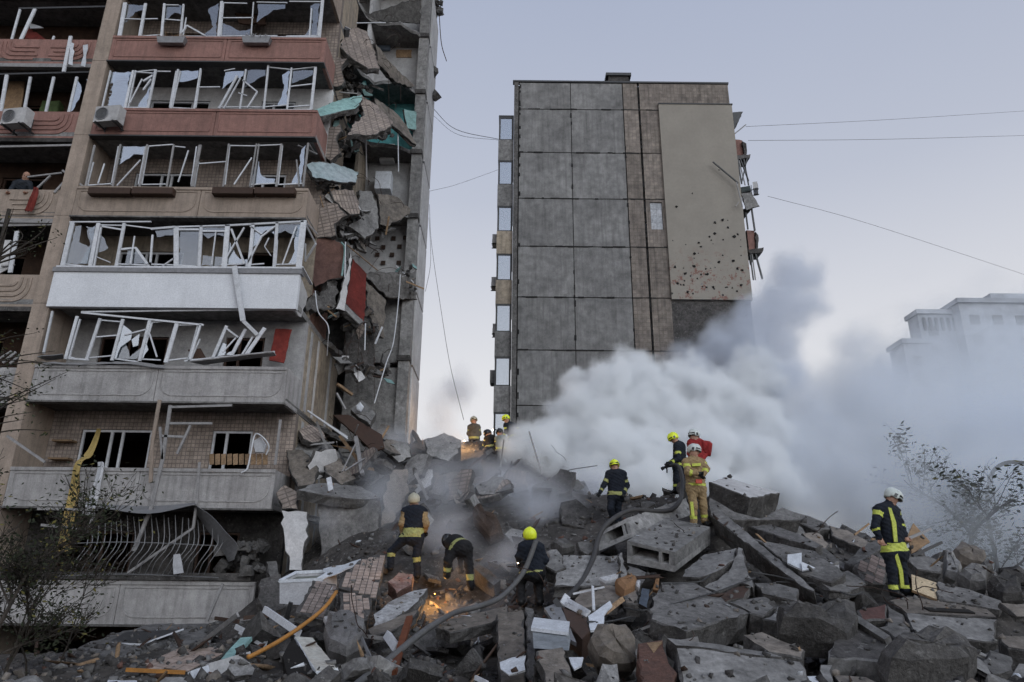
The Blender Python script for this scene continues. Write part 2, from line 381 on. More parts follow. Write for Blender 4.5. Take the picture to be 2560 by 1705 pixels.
# floor slabs: whole behind the balconies, torn on the right
for k in range(NK+1):
    z = ZF(k)
    edge = [(-26, YB+.02), (XR+.0, YB+.02), (XR, 22.2), (-5.9, 22.9)]
    if k >= 4: edge += [(-5.5, 23.3+random.uniform(-.2, .3)), (-4.6, 23.5+random.uniform(-.3, .2)), (-3.6, 24.2)]
    else: edge += [(-5.8, 24.4)]
    edge += [(edge[-1][0], 26.6), (-26, 26.6)]
    vs, fs = slab_mesh(edge, .17, .06, .25, .05, clean=(0, 1, len(edge)-3, len(edge)-2, len(edge)-1))
    b = MB(); b.add([(x, y, zz+.17) for x, y, zz in vs], fs)
    o = b.build('floor_slab', concrete_l if k % 2 else concrete, LB, Matrix.Translation((0, 0, z)))
# shared walls behind
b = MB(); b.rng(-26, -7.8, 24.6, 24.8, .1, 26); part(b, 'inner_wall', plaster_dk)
b = MB(); b.rng(-26, -3.6, 26.6, 26.9, 0, 26.2); part(b, 'rear_wall', concrete_l)
b = MB(); b.rng(-26.2, -26, 19, 26.9, 0, 26.2); part(b, 'end_wall', tilewall)
for k in range(NK):
    for xx in (-19.3, -9.7):
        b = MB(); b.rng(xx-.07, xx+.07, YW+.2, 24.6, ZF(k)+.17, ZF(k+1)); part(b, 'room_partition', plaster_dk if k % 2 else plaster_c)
b = MB(); b.rng(-26.2, XR, 19.5, 26.9, ZF(NK)+.18, ZF(NK)+.5); part(b, 'roof', concrete)
# the fin between the two columns of balconies
b = MB()
for k in range(-1, NK): b.rng(-13.52, -13.03, 18.93, 20.9, max(0, ZF(k)+.012), ZF(k+1))
part(b, 'dividing_pier', paint_tan)
for xx in (-22.6,):
    b = MB(); b.rng(xx-.25, xx+.25, 18.93, 20.9, 0, 26); part(b, 'dividing_pier', paint_tan)
wallm = [concrete_d, tilewall, plaster_w, plaster_c, tilewall, plaster_w, tilewall, tilewall, tilewall]
def window_unit(x0, x1, z0, z1, y, parent, mat, mull=(0.5,), broken=0.0):
    t = .06; f = MB()
    f.rng(x0, x0+t, y, y+t, z0, z1); f.rng(x1-t, x1, y, y+t, z0, z1); f.rng(x0+t, x1-t, y, y+t, z1-t, z1); f.rng(x0+t, x1-t, y, y+t, z0, z0+t)
    for q in mull: xm = x0+(x1-x0)*q; f.rng(xm-t*.6, xm+t*.6, y+.004, y+t-.004, z0+t, z1-t)
    o = f.build('window', mat, parent)
    return o
for k in range(NK):
    z0, z1 = ZF(k)+.17, ZF(k+1)
    # right bay
    b = MB(); h1 = (-12.15, -10.15, z0+.1, z0+2.1); h2 = (-8.45, -7.3, z0+.75, z0+2.1)
    wall_holes(b, XL-.03, XR+.001, z0, z1, YW, YW+.2, [h1, h2]); part(b, 'facade_wall', wallm[k])
    if k < 7:
        window_unit(h1[0]+.01, h1[1]-.01, h1[2]+.01, h1[3]-.01, YW+.05, LB, pvc if k in (1, 4, 3, 5) else darkw, (.42, .58) if k != 5 else (.35, .7))
        window_unit(h2[0]+.01, h2[1]-.01, h2[2]+.01, h2[3]-.01, YW+.05, LB, pvc if k in (1, 4, 5) else darkw, (.35,))
    # left bay
    b = MB(); h3 = (-16.6, -15.2, z0+.2, z0+2.05); h4 = (-21.5, -19.9, z0+.2, z0+2.05)
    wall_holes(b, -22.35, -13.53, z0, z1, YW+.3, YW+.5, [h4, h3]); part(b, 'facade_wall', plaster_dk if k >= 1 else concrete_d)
    window_unit(h3[0]+.01, h3[1]-.01, h3[2]+.01, h3[3]-.01, YW+.36, LB, darkw, (.5,))
    b = MB(); b.rng(-26, -22.85, YB, YB+.2, z0-.17, z1-.17-.004); part(b, 'facade_wall', tilewall)
# balcony parapets
def rrect_line(x0, x1, z0, z1, r, y, top=True, n=5):
    pts = [(x0, y, z1)]
    for i in range(n+1):
        a = math.pi+i*math.pi/2/n; pts.append((x0+r+r*math.cos(a), y, z0+r+r*math.sin(a)))
    for i in range(n+1):
        a = 1.5*math.pi+i*math.pi/2/n; pts.append((x1-r+r*math.cos(a), y, z0+r+r*math.sin(a)))
    pts.append((x1, y, z1))
    if top: pts.append((x0, y, z1))
    return pts
def polyline_bars(mb, pts, w_, d_):
    for p, q in zip(pts[:-1], pts[1:]): mb.bar(p, q, w_, d_, up=(0, 1, 0))
rpm = [paint_grey, paint_grey, paint_grey, None, paint_tan, paint_pink, paint_pink, paint_tan, paint_tan]
lpm = [paint_grey, paint_grey, paint_grey, paint_tan, paint_tan, paint_pink, paint_pink, paint_tan, paint_tan]
PAR = {}
for k in range(NK):
    z0, z1 = ZF(k)-.02, ZT(k); mt = rpm[k]
    jx = -9.62 if k in (0, 1, 2) else -9.3 if k != 5 else -9.25
    if k == 3: pass
    else:
        b = MB(); xr = XR if k else -6.3
        b.rng(XL, jx-.012, YB-.1, YB, z0, z1); b.rng(jx+.012, xr, YB-.1, YB, z0, z1); b.rng(jx-.012, jx+.012, YB-.07, YB-.001, z0, z1)
        b.rng(XL, xr, YB-.13, YB-.101, z1-.09, z1-.004)
        PAR[k] = o = part(b, 'balcony_parapet', mt)
        for a, c in ((XL+.12, jx-.12), (jx+.12, xr-.12)):
            rb = MB()
            r = .34 if k in (0, 1, 2, 4) else .06
            polyline_bars(rb, rrect_line(a, c, z0+.17, z1-.16, r, YB-.106), .03, .022)
            rb.build('relief_moulding', mt, o)
        if k:
            b = MB(); b.rng(XR-.1, XR, YB+.002, YW-.002, z0, z1-.01); part(b, 'parapet_side', mt)
        b = MB(); b.rng(XL-.02, xr+.03, YB-.15, YB+.1, z0-.05, z0-.004); part(b, 'slab_edge', concrete if k < 5 else steel_d)
    # left bay with curved ribs
    b = MB(); b.rng(-22.34, -13.53, YB+.02, YB+.12, z0-.06, z1-.06); o = part(b, 'balcony_parapet', lpm[k])
    if k < 8:
        for xc in (-15.2, -19.6):
            for sgn in (-1, 1):
                for i in range(4):
                    zz = z0+.12+i*.16; xe = xc+sgn*(1.42-i*.13); r = .42-i*.1
                    pts = [(xc+sgn*(.18+.12*((i+1) % 2)), YB+.012, zz)]
                    for q in range(6):
                        a = q/5*math.pi/2; pts.append((xe-sgn*r+sgn*r*math.sin(a), YB+.012, zz+r-r*math.cos(a)))
                    if i < 3: pts.append((xe, YB+.012, z1-.16))
                    rb = MB(); polyline_bars(rb, pts, .06, .04); rb.build('relief_rib', lpm[k], o)
    b = MB(); b.rng(-22.34, -13.53, YB-.02, YB+.14, z0-.2, z0-.064); part(b, 'slab_edge', pvc_d if k in (4, 6) else concrete_d)
# white clad balcony, fourth floor
z0, z1 = ZF(3)-.12, ZT(3)+.12
b = MB(); b.rng(XL-.06, XR+.06, YB-.16, YB, z0, z1-.16); WC = part(b, 'white_parapet', clad_w)
b = MB(); b.rng(XL-.1, XR+.12, YB-.2, YB+.06, z1-.155, z1-.02); b.build('sheet_metal_sill', steel, WC)
slab('torn_cladding', [C5(270,440,18.95), C5(330,500,19.4), C5(340,600,19.9), C5(310,740,19.6), C5(258,690,18.98), C5(280,560,19.1)], .05, plaster_w, LB, .04, .02)
# ---- glazing posts, taken floor by floor
def posts(lst, cf, Y, w_, mat, parent, name='glazing_post'):
    for p in lst:
        ww = p[4] if len(p) > 4 else w_; Yt = p[5] if len(p) > 5 else Y
        b = MB(); b.bar(cf(p[0], p[1], Y), cf(p[2], p[3], Yt), ww*.82, .045, up=(0, 1, 0)); b.build(name, mat, parent)
YG = YB-.03
P6, P5, P4, P2 = PAR[6], PAR[5], PAR[4], PAR[2]
posts([(820,262,862,20,.15), (960,262,1002,25,.11), (1110,262,1132,25,.09), (1243,262,1263,30,.07), (1503,262,1526,10,.11), (2195,262,2220,-8,.12), (2128,262,2143,60,.05)], C1, YG, .08, pvc, P6)
posts([(790,268,2205,258,.09), (1285,175,1410,245,.06), (1285,175,1255,225,.06)], C1, YG, .08, pvc, P6, 'glazing_rail')
posts([(700,752,762,488,.05), (858,752,918,486,.09), (880,752,935,486,.04), (1015,755,1072,480,.09), (1173,755,1226,478,.07), (1335,755,1381,473,.06), (1650,750,1692,478,.06), (1815,750,1846,450,.07), (1975,750,2006,468,.06), (2140,752,2171,462,.1)], C1, YG, .07, pvc, P5)
posts([(700,762,2145,757,.06), (1508,746,1632,522,.08), (1540,746,1655,535,.04), (1670,552,1770,632,.05), (1770,632,1702,742,.05), (1640,640,1700,660,.03), (920,495,1050,505,.04), (985,560,1050,520,.07), (985,620,1040,545,.06)], C1, YG, .07, pvc, P5, 'glazing_rail')
posts([(588,1290,652,1000,.07), (775,1285,830,995,.06), (960,1285,1014,995,.06), (1147,1285,1196,995,.06), (1322,1285,1378,998,.11), (1535,1285,1575,990,.06), (1718,1285,1765,990,.05), (1742,1285,1782,990,.04), (1900,1285,1936,990,.07), (2085,1285,2120,985,.07), (2058,1285,2040,1100,.05)], C1, YG, .06, pvc_d, P4)
posts([(575,1300,2095,1302,.07), (2050,1000,2180,1060,.04,19.6), (2120,985,2170,1060,.04,19.8)], C1, YG, .06, pvc_d, P4, 'glazing_rail')
posts([(430,455,500,150,.16), (622,455,678,160,.13), (648,455,700,170,.05), (800,455,856,160,.11), (1035,430,1050,240,.06), (1213,462,1213,188,.17), (1370,462,1386,178,.1), (1543,460,1566,172,.17), (1713,460,1741,165,.11), (1885,460,1907,155,.1), (2055,462,2090,140,.2)], C2, YG-.08, .1, pvc, WC)
posts([(480,152,1040,150,.05), (1040,200,1205,186,.08), (1205,186,1560,176,.05), (1560,176,2090,148,.07), (390,458,2075,468,.07), (1525,450,1680,190,.05), (1592,200,1682,440,.07), (1690,462,1800,250,.05), (1800,250,1895,180,.05), (1720,180,1800,235,.04), (1230,205,1370,205,.06), (1395,215,1545,215,.06), (690,180,840,205,.06), (660,390,760,430,.03), (1120,455,1190,405,.04), (830,340,935,330,.07), (935,330,1015,440,.08), (1820,320,1865,385,.03), (1820,320,1850,260,.03)], C2, YG-.08, .08, pvc, WC, 'glazing_rail')
posts([(2090,140,2172,300,.06,19.7), (2172,300,2098,420,.06,19.3), (2100,300,2100,420,.05,19.2), (2090,140,2180,230,.05,19.9), (2075,460,2140,580,.1,19.9)], C2, YG-.08, .06, pvc, WC, 'glazing_rail')
posts([(450,1095,532,800,.1), (475,1095,552,820,.04), (595,1100,690,815,.1), (770,1105,846,820,.1), (960,1108,1030,830,.1), (1140,1118,1217,850,.13), (1300,1112,1382,850,.07), (1460,1098,1560,865,.1), (1590,1075,1690,888,.1), (1690,1070,1822,880,.12), (1660,1075,1740,940,.06)], C2, YG, .1, pvc, P2)
posts([(560,775,1400,860,.06), (560,770,2000,752,.05), (300,1055,362,765,.07), (480,1090,610,1100,.06), (1560,885,1640,945,.06), (1270,1108,1890,1045,.06), (855,930,1010,890,.05), (1030,920,1080,1080,.04)], C2, YG, .08, pvc, P2, 'glazing_rail')
def sashes(lst, cf, Y, parent, p_rail=.7, p_glass=.6, seed=1, top=.96):
    R_ = random.Random(seed); lst = sorted(lst, key=lambda q: q[0])
    for a, c in zip(lst[:-1], lst[1:]):
        L_ = lambda t, s: ((a[0]+(a[2]-a[0])*t)*(1-s)+(c[0]+(c[2]-c[0])*t)*s, (a[1]+(a[3]-a[1])*t)*(1-s)+(c[1]+(c[3]-c[1])*t)*s)
        if c[0]-a[0] < 60: continue
        w_ = .035
        for t in (.05, top, .55):
            if R_.random() < (p_rail if t != .55 else .2):
                b = MB(); t2 = t+R_.gauss(0, .03); b.bar(cf(*L_(t, .03), Y+.03), cf(*L_(t2, .97 if R_.random() < .75 else R_.uniform(.4, .8)), Y+.03), w_, .03); b.build('sash_rail', pvc, parent)
        for s in (.06, .94):
            if R_.random() < p_rail:
                b = MB(); b.bar(cf(*L_(.05, s), Y+.03), cf(*L_(R_.choice([top, top, .6]), s+R_.gauss(0, .03)), Y+.03), w_, .03); b.build('sash_rail', pvc, parent)
        if R_.random() < .3:
            b = MB(); b.bar(cf(*L_(R_.uniform(.0, .2), R_.uniform(.1, .5)), Y-.05), cf(*L_(R_.uniform(.5, .95), R_.uniform(.4, .95)), Y-.02), w_, .03); b.build('sash_rail', pvc, parent)
        if R_.random() < p_glass:
            k_ = R_.random(); J = lambda t, s: cf(*L_(t, s), Y+.05)
            if k_ < .35: P_ = [J(.06, .08), J(.06, .9), J(R_.uniform(.15, .4), .92), J(R_.uniform(.1, .25), .6), J(R_.uniform(.25, .5), .4), J(R_.uniform(.4, .8), .08)]
            elif k_ < .7: P_ = [J(top, .08), J(top, .92), J(R_.uniform(.6, .85), .92), J(R_.uniform(.7, .9), .55), J(R_.uniform(.3, .7), .08)]
            else: P_ = [J(.06, .55), J(.06, .92), J(top, .92), J(R_.uniform(.7, .9), R_.uniform(.6, .8)), J(R_.uniform(.3, .5), R_.uniform(.7, .85))]
            slab('glass_shard', P_, .006, glass_sky if R_.random() < .5 else glass, parent, .03, 0, .12)
sashes([(820,262,862,20), (960,262,1002,25), (1110,262,1132,25), (1243,262,1263,30), (1503,262,1526,10), (1740,262,1760,5), (1960,262,1985,0), (2195,262,2220,-8)], C1, YG, P6, .55, .6, 3)
sashes([(700,752,762,488), (858,752,918,486), (1015,755,1072,480), (1173,755,1226,478), (1335,755,1381,473), (1490,752,1540,476), (1650,750,1692,478), (1815,750,1846,450), (1975,750,2006,468), (2140,752,2171,462)], C1, YG, P5, .55, .55, 5)
sashes([(588,1290,652,1000), (775,1285,830,995), (960,1285,1014,995), (1147,1285,1196,995), (1322,1285,1378,998), (1535,1285,1575,990), (1718,1285,1765,990), (1900,1285,1936,990), (2085,1285,2120,985)], C1, YG, P4, .45, .35, 7)
sashes([(450,1095,532,800), (595,1100,690,815), (770,1105,846,820), (960,1108,1030,830), (1140,1118,1217,850), (1300,1112,1382,850), (1460,1098,1560,865), (1590,1075,1690,888)], C2, YG, P2, .5, .5, 9)
sashes([(430,455,500,150), (622,455,678,160), (800,455,856,160), (1035,455,1050,190), (1213,462,1213,188), (1370,462,1386,178), (1543,460,1566,172), (1713,460,1741,165), (1885,460,1907,155), (2055,462,2090,140)], C2, YG-.08, WC, .5, .3, 11)
# left bay frames
LF = {k: o for k, o in zip(range(NK), [c for c in LB.children if c.name.startswith('balcony_parapet') and c.data.vertices[0].co.x < -3])} if False else {}
posts([(130,302,242,60,.13), (728,302,786,60,.13), (355,298,372,250,.07), (70,310,140,60,.08)], C1, YB+.05, .1, pvc, LB)
posts([(120,304,742,300,.08), (130,60,800,45,.08)], C1, YB+.05, .1, steel_d, LB, 'glazing_rail')
posts([(5,770,48,515,.13), (165,772,210,530,.1), (315,775,371,530,.1), (473,775,530,530,.1), (618,778,682,528,.1)], C1, YB+.05, .1, pvc, LB)
posts([(0,785,640,782,.06), (0,512,690,495,.07)], C1, YB+.05, .1, steel_d, LB, 'glazing_rail')
posts([(500,1325,575,1018,.13)], C1, YB+.05, .1, pvc, LB)
posts([(430,1172,582,1290,.07), (250,1300,348,1208,.06), (375,1325,500,1188,.08), (190,1218,425,1190,.06), (0,1010,580,998,.08)], C1, YB, .08, pvc_d, LB, 'glazing_rail')
posts([(70,500,118,215,.14), (345,502,436,218,.14)], C2, YB+.05, .1, pvc, LB)
posts([(0,175,440,165,.1), (100,445,10,455,.05)], C2, YB+.05, .1, pvc_d, LB, 'glazing_rail')
posts([(230,1110,300,800,.1), (20,1120,110,1045,.08), (70,1125,160,1050,.08), (120,1130,235,1050,.07), (0,1090,80,1040,.06)], C2, YB+.03, .08, pvc_d, LB)
slab('curtain_panel', [C2(-20,270,19.1), C2(75,275,19.1), C2(60,470,19.1), C2(-20,515,19.1)], .03, plaster_w, LB, .02, .01)
# glass left in frames
def shard(cf, pts, Y, mat=None, parent=LB, name='glass_shard'):
    return slab(name, [cf(x, y, Y) for x, y in pts], .006, mat or glass, parent, .03, .0, .12)
for pts in ([(480,330),(520,180),(560,175),(545,290),(620,330),(590,440),(455,440)], [(590,180),(655,185),(640,310),(615,210)], [(690,220),(745,330),(680,360)], [(1390,190),(1545,190),(1540,250),(1480,240),(1430,265),(1395,235)], [(1060,200),(1200,195),(1195,240),(1080,255)],
            [(1910,170),(2060,165),(2045,250),(1960,210),(1905,230)], [(880,345),(930,335),(1010,440),(860,440)], [(1240,210),(1365,210),(1360,450),(1230,450)], [(1395,380),(1540,390),(1540,450),(1385,450)]):
    shard(C2, pts, YG-.06, parent=WC)
for pts in ([(850,860),(910,910),(900,960),(830,1010),(800,1090),(780,1090)], [(905,960),(960,920),(950,1000),(915,1010)], [(990,960),(1020,1030),(985,1090),(970,1050)]):
    shard(C2, pts, YG, glass_sky, P2)
for pts in ([(530,545),(560,600),(545,680),(500,760),(480,770)], [(590,545),(660,545),(655,580),(610,560)]): shard(C1, pts, YB+.05, glass_sky)
for pts in ([(790,500),(890,500),(870,745),(745,745)],): shard(C1, pts, YG, glass_sky, P5)
# slatted blind behind the glass
for i in range(9):
    b = MB(); b.bar(C1(775-i*4.5, 520+i*25, 19.15), C1(890-i*3, 516+i*25+random.uniform(-4, 4), 19.15), .03, .02, up=(0, 1, 0)); b.build('blind_slat', paper, P5)
# clutter behind the balconies: board, red panel, shelves
slab('red_door', [C2(1895,885,19.8), C2(2005,890,19.8), C2(1950,1120,19.7), C2(1850,1100,19.7)], .05, redp, LB, .01, .01)
slab('loose_board', [C2(1290,1030,19.3), C2(1380,1020,19.3), C2(1425,1095,19.2), C2(1330,1110,19.2)], .03, darkw, LB, .01, .0)
slab('loose_board', [C2(1300,1118,18.8), C2(1880,1042,18.9), C2(1900,1075,19.3), C2(1400,1130,19.3)], .03, pvc_d, LB, .03, .0)
slab('bent_sill', [C2(255,1075,18.75), C2(430,1065,18.75), C2(440,1085,19), C2(320,1110,19)], .02, steel, LB, .03, .0)
slab('bent_sill', [C2(285,1110,18.8), C2(620,1118,18.8), C2(900,1112,18.8), C2(1135,1135,18.78), C2(1130,1155,18.78), C2(900,1130,18.8), C2(300,1130,18.8)], .02, steel, LB, .02, .0)
slab('yellow_cabinet', [C1(860,90,20.1), C1(945,80,20.1), C1(915,262,20.05), C1(845,262,20.05)], .2, cloth_y, LB, .01, .01)
slab('fallen_ceiling_panel', [C1(1590,20,20), C1(1790,20,20), C1(1830,170,19.7), C1(1640,150,19.6)], .06, darkw, LB, .06, .02)
slab('wooden_screen', [C1(60,560,19.9), C1(170,560,19.9), C1(140,770,19.8), C1(20,770,19.8)], .04, wood, LB, .01, .01)
slab('green_cabinet', [C1(290,690,19.9), C1(410,690,19.9), C1(390,775,19.8), C1(260,775,19.8)], .3, surf('green_paint', (.09, .13, .05)), LB, .01, .01)
slab('fallen_sheet', [C1(210,160,19.9), C1(300,190,19.7), C1(205,195,19.7)], .02, paper, LB, .02, .0)
slab('loose_board', [C1(180,180,20), C1(350,290,19.6), C1(170,290,19.6)], .04, redp, LB, .02, .0)
# first balcony up: shelf, tall frames and the bamboo board
for i in range(10):
    b = MB(); x = 1178+i*33; b.bar(C3(x, 300, 19.25), C3(x, 360, 19.25), .12, .03, up=(0, 1, 0)); b.build('board_slat', wood, LB)
b = MB(); b.rng(-12.75, -12.2, 19.9, 20.18, 5.55, 5.6); b.rng(-12.75, -12.2, 19.9, 20.18, 5.05, 5.1); part(b, 'shelf', wood)
pole = [[(888,0),(848,230),(838,460)], [(948,30),(905,330),(845,590),(745,840)], [(948,40),(1290,30)], [(945,130),(1180,130)], [(1110,345),(1092,590),(1075,712),(712,962)], [(900,200),(1025,205)], [(1060,140),(985,300)], [(890,150),(905,330)], [(1560,110),(1530,360)], [(230,695),(490,718),(525,640)], [(210,605),(540,610)], [(1240,1020),(1150,1230)], [(40,200),(250,345)]]
for i, pl in enumerate(pole):
    b = MB()
    pts = [C3(x, y, 18.62) for x, y in pl]
    for p, q in zip(pts[:-1], pts[1:]): b.bar(p, q, .085 if i < 2 else .06, .05, up=(0, 1, 0))
    b.build('bent_frame_bar', pvc_d if i else paint_tan, LB)
# ground floor: bent awning sheet, window bars, burnt wall
aw = [C3(1095,590,18.4), C3(1180,650,18.35), C3(1260,740,18.3), C3(1320,810,18.35), C3(1300,890,18.5)]
aw2 = [C3(1060,585,18.9), C3(1130,690,18.9), C3(1200,790,18.8), C3(1245,850,18.75), C3(1270,900,18.75)]
def strip(a, c, th, name, mat, parent=LB):
    b = MB(); n = len(a); vs = list(a)+list(c)+[p+Vector((0, th, th*.3)) for p in a]+[p+Vector((0, th, th*.3)) for p in c]
    fs = []
    for i in range(n-1):
        fs += [(i, i+1, n+i+1, n+i), (2*n+i, 3*n+i, 3*n+i+1, 2*n+i+1), (i, 2*n+i, 2*n+i+1, i+1), (n+i, n+i+1, 3*n+i+1, 3*n+i)]
    b.add(vs, fs); return b.build(name, mat, parent)
strip(curve_pts(aw, 4), curve_pts(aw2, 4), .02, 'awning_sheet', steel)
strip(curve_pts([C3(560,600,18.5), C3(830,632,18.3), C3(1090,580,18.4)], 4), curve_pts([C3(560,578,18.9), C3(830,590,18.9), C3(1090,570,18.9)], 4), .02, 'awning_sheet', steel)
for i in range(24):
    x = 420+i*33; b = MB(); j = random.uniform(-10, 10); sag = random.uniform(20, 70)
    top = 700-60*math.sin(i/23*math.pi)+random.uniform(-10, 20)
    b.tube(curve_pts([C3(x+60+j, top, 18.72), C3(x+45+sag*.3, 800, 18.5), C3(x-10+j, 900, 18.5), C3(x-45, 972, 18.75)], 3), .011, 4); b.build('window_bar', steel, LB)
for y_ in (790, 968):
    b = MB(); b.tube(curve_pts([C3(330,y_+10,18.6), C3(700,y_,18.5), C3(1215,y_+20,18.65)], 4), .013, 4); b.build('window_bar', steel, LB)
b = MB(); b.rng(XL, -6.4, YB-.18, YB+.1, ZT(0)+.02, ZT(0)+.2); part(b, 'burnt_sill', concrete_d)
slab('cloth_scrap', [C3(965,860,18.45), C3(1000,855,18.45), C3(1020,960,18.4), C3(965,970,18.4)], .02, cloth_w, LB, .02, .0)
# ---- right-hand end of the block: cream party wall, torn facade strips, rear rooms
for k in range(0, 3):
    b = MB(); b.rng(XR-.16, XR-.004, YW+.201, 24.4, ZF(k)+.171, ZF(k+1)-.002); part(b, 'party_wall', plaster_c)
    for yy in (20.75, 21.6, 23.2):
        b = MB(); b.rng(XR-.01, XR+.012, yy, yy+random.uniform(.14, .3), ZF(k)+.2, ZF(k+1)-.1); part(b, 'plaster_strip', plaster_w)
for k in range(3, NK):
    b = MB(); b.rng(XR-.16, XR-.004, YW+.201, 22.4, ZF(k)+.171, ZF(k+1)-.002); part(b, 'party_wall', plaster_c if k != 3 else surf('brown_plaster', (.2, .11, .085)))
colX0, colX1 = -3.95, -3.57
rearm = {4: plaster_w, 5: plaster_w, 6: teal, 7: plaster_w, 8: plaster_w}
for k in range(NK):
    z0, z1 = ZF(k)+.17, ZF(k+1)
    b = MB(); b.rng(colX0, colX1, 24.0, 24.5, z0+.05, z1+.02); part(b, 'wall_end_column', concrete_l)
    b = MB(); b.rng(colX0-.06, colX1+.02, 23.93, 24.4, z1+.02, z1+.21); part(b, 'column_joint', concrete_d)
    b = MB(); b.rng(colX1-.15, colX1+.05, 24.51, 26.58, z0-.13, z1-.06); part(b, 'end_panel', plaster_w)
    if k >= 4:
        b = MB(); b.rng(-7.6, colX0-.002, 24.6, 24.78, z0+.001, z1-.001); part(b, 'room_wall', rearm[k])
        b = MB(); b.rng(-5.9, -5.78, 23.2, 24.59, z0+.001, z1-.001); part(b, 'room_partition', rearm[k] if k != 5 else plaster_c)
    else:
        b = MB(); b.rng(-5.8, colX0-.002, 24.2, 24.4, z0-.16, z1-.175); part(b, 'room_wall', concrete_d if k == 0 else concrete_l)
for (x, y) in ((620,215),(700,195),(820,205),(930,205),(860,265),(970,260),(820,315),(920,315),(860,370),(965,370),(1010,200)):
    b = MB(); c = C5(x*1.0, y, 24.55); b.box(c, (.16, .03, .16)); part(b, 'patterned_tile', darkw)
for r in ((850,230,905,330,plaster_c), (855,340,960,395,wood), (900,230,960,290,plaster_w)):
    slab('stripped_wall_patch', [C4(r[0],r[1],24.57), C4(r[2],r[1],24.57), C4(r[2],r[3],24.57), C4(r[0],r[3],24.57)], .03, r[4], LB, .03, .01)
b = MB(); b.box(C4(795,1060,24.4), (.55, .3, .75)); b.box(C4(795,1060,24.4)+Vector((-.13, -.16, 0)), (.25, .03, .7)); b.box(C4(795,1060,24.4)+Vector((.14, -.16, 0)), (.25, .03, .7)); part(b, 'kitchen_cabinet', plaster_w)
b = MB(); b.box(C4(770,1260,24.2), (.6, .5, .75)); part(b, 'kitchen_cabinet', paper)
b = MB(); b.box(C4(770,265,24.5), (.6, .1, 1.2)); part(b, 'blue_door', plain('blue_door_paint', (.12, .15, .19)))
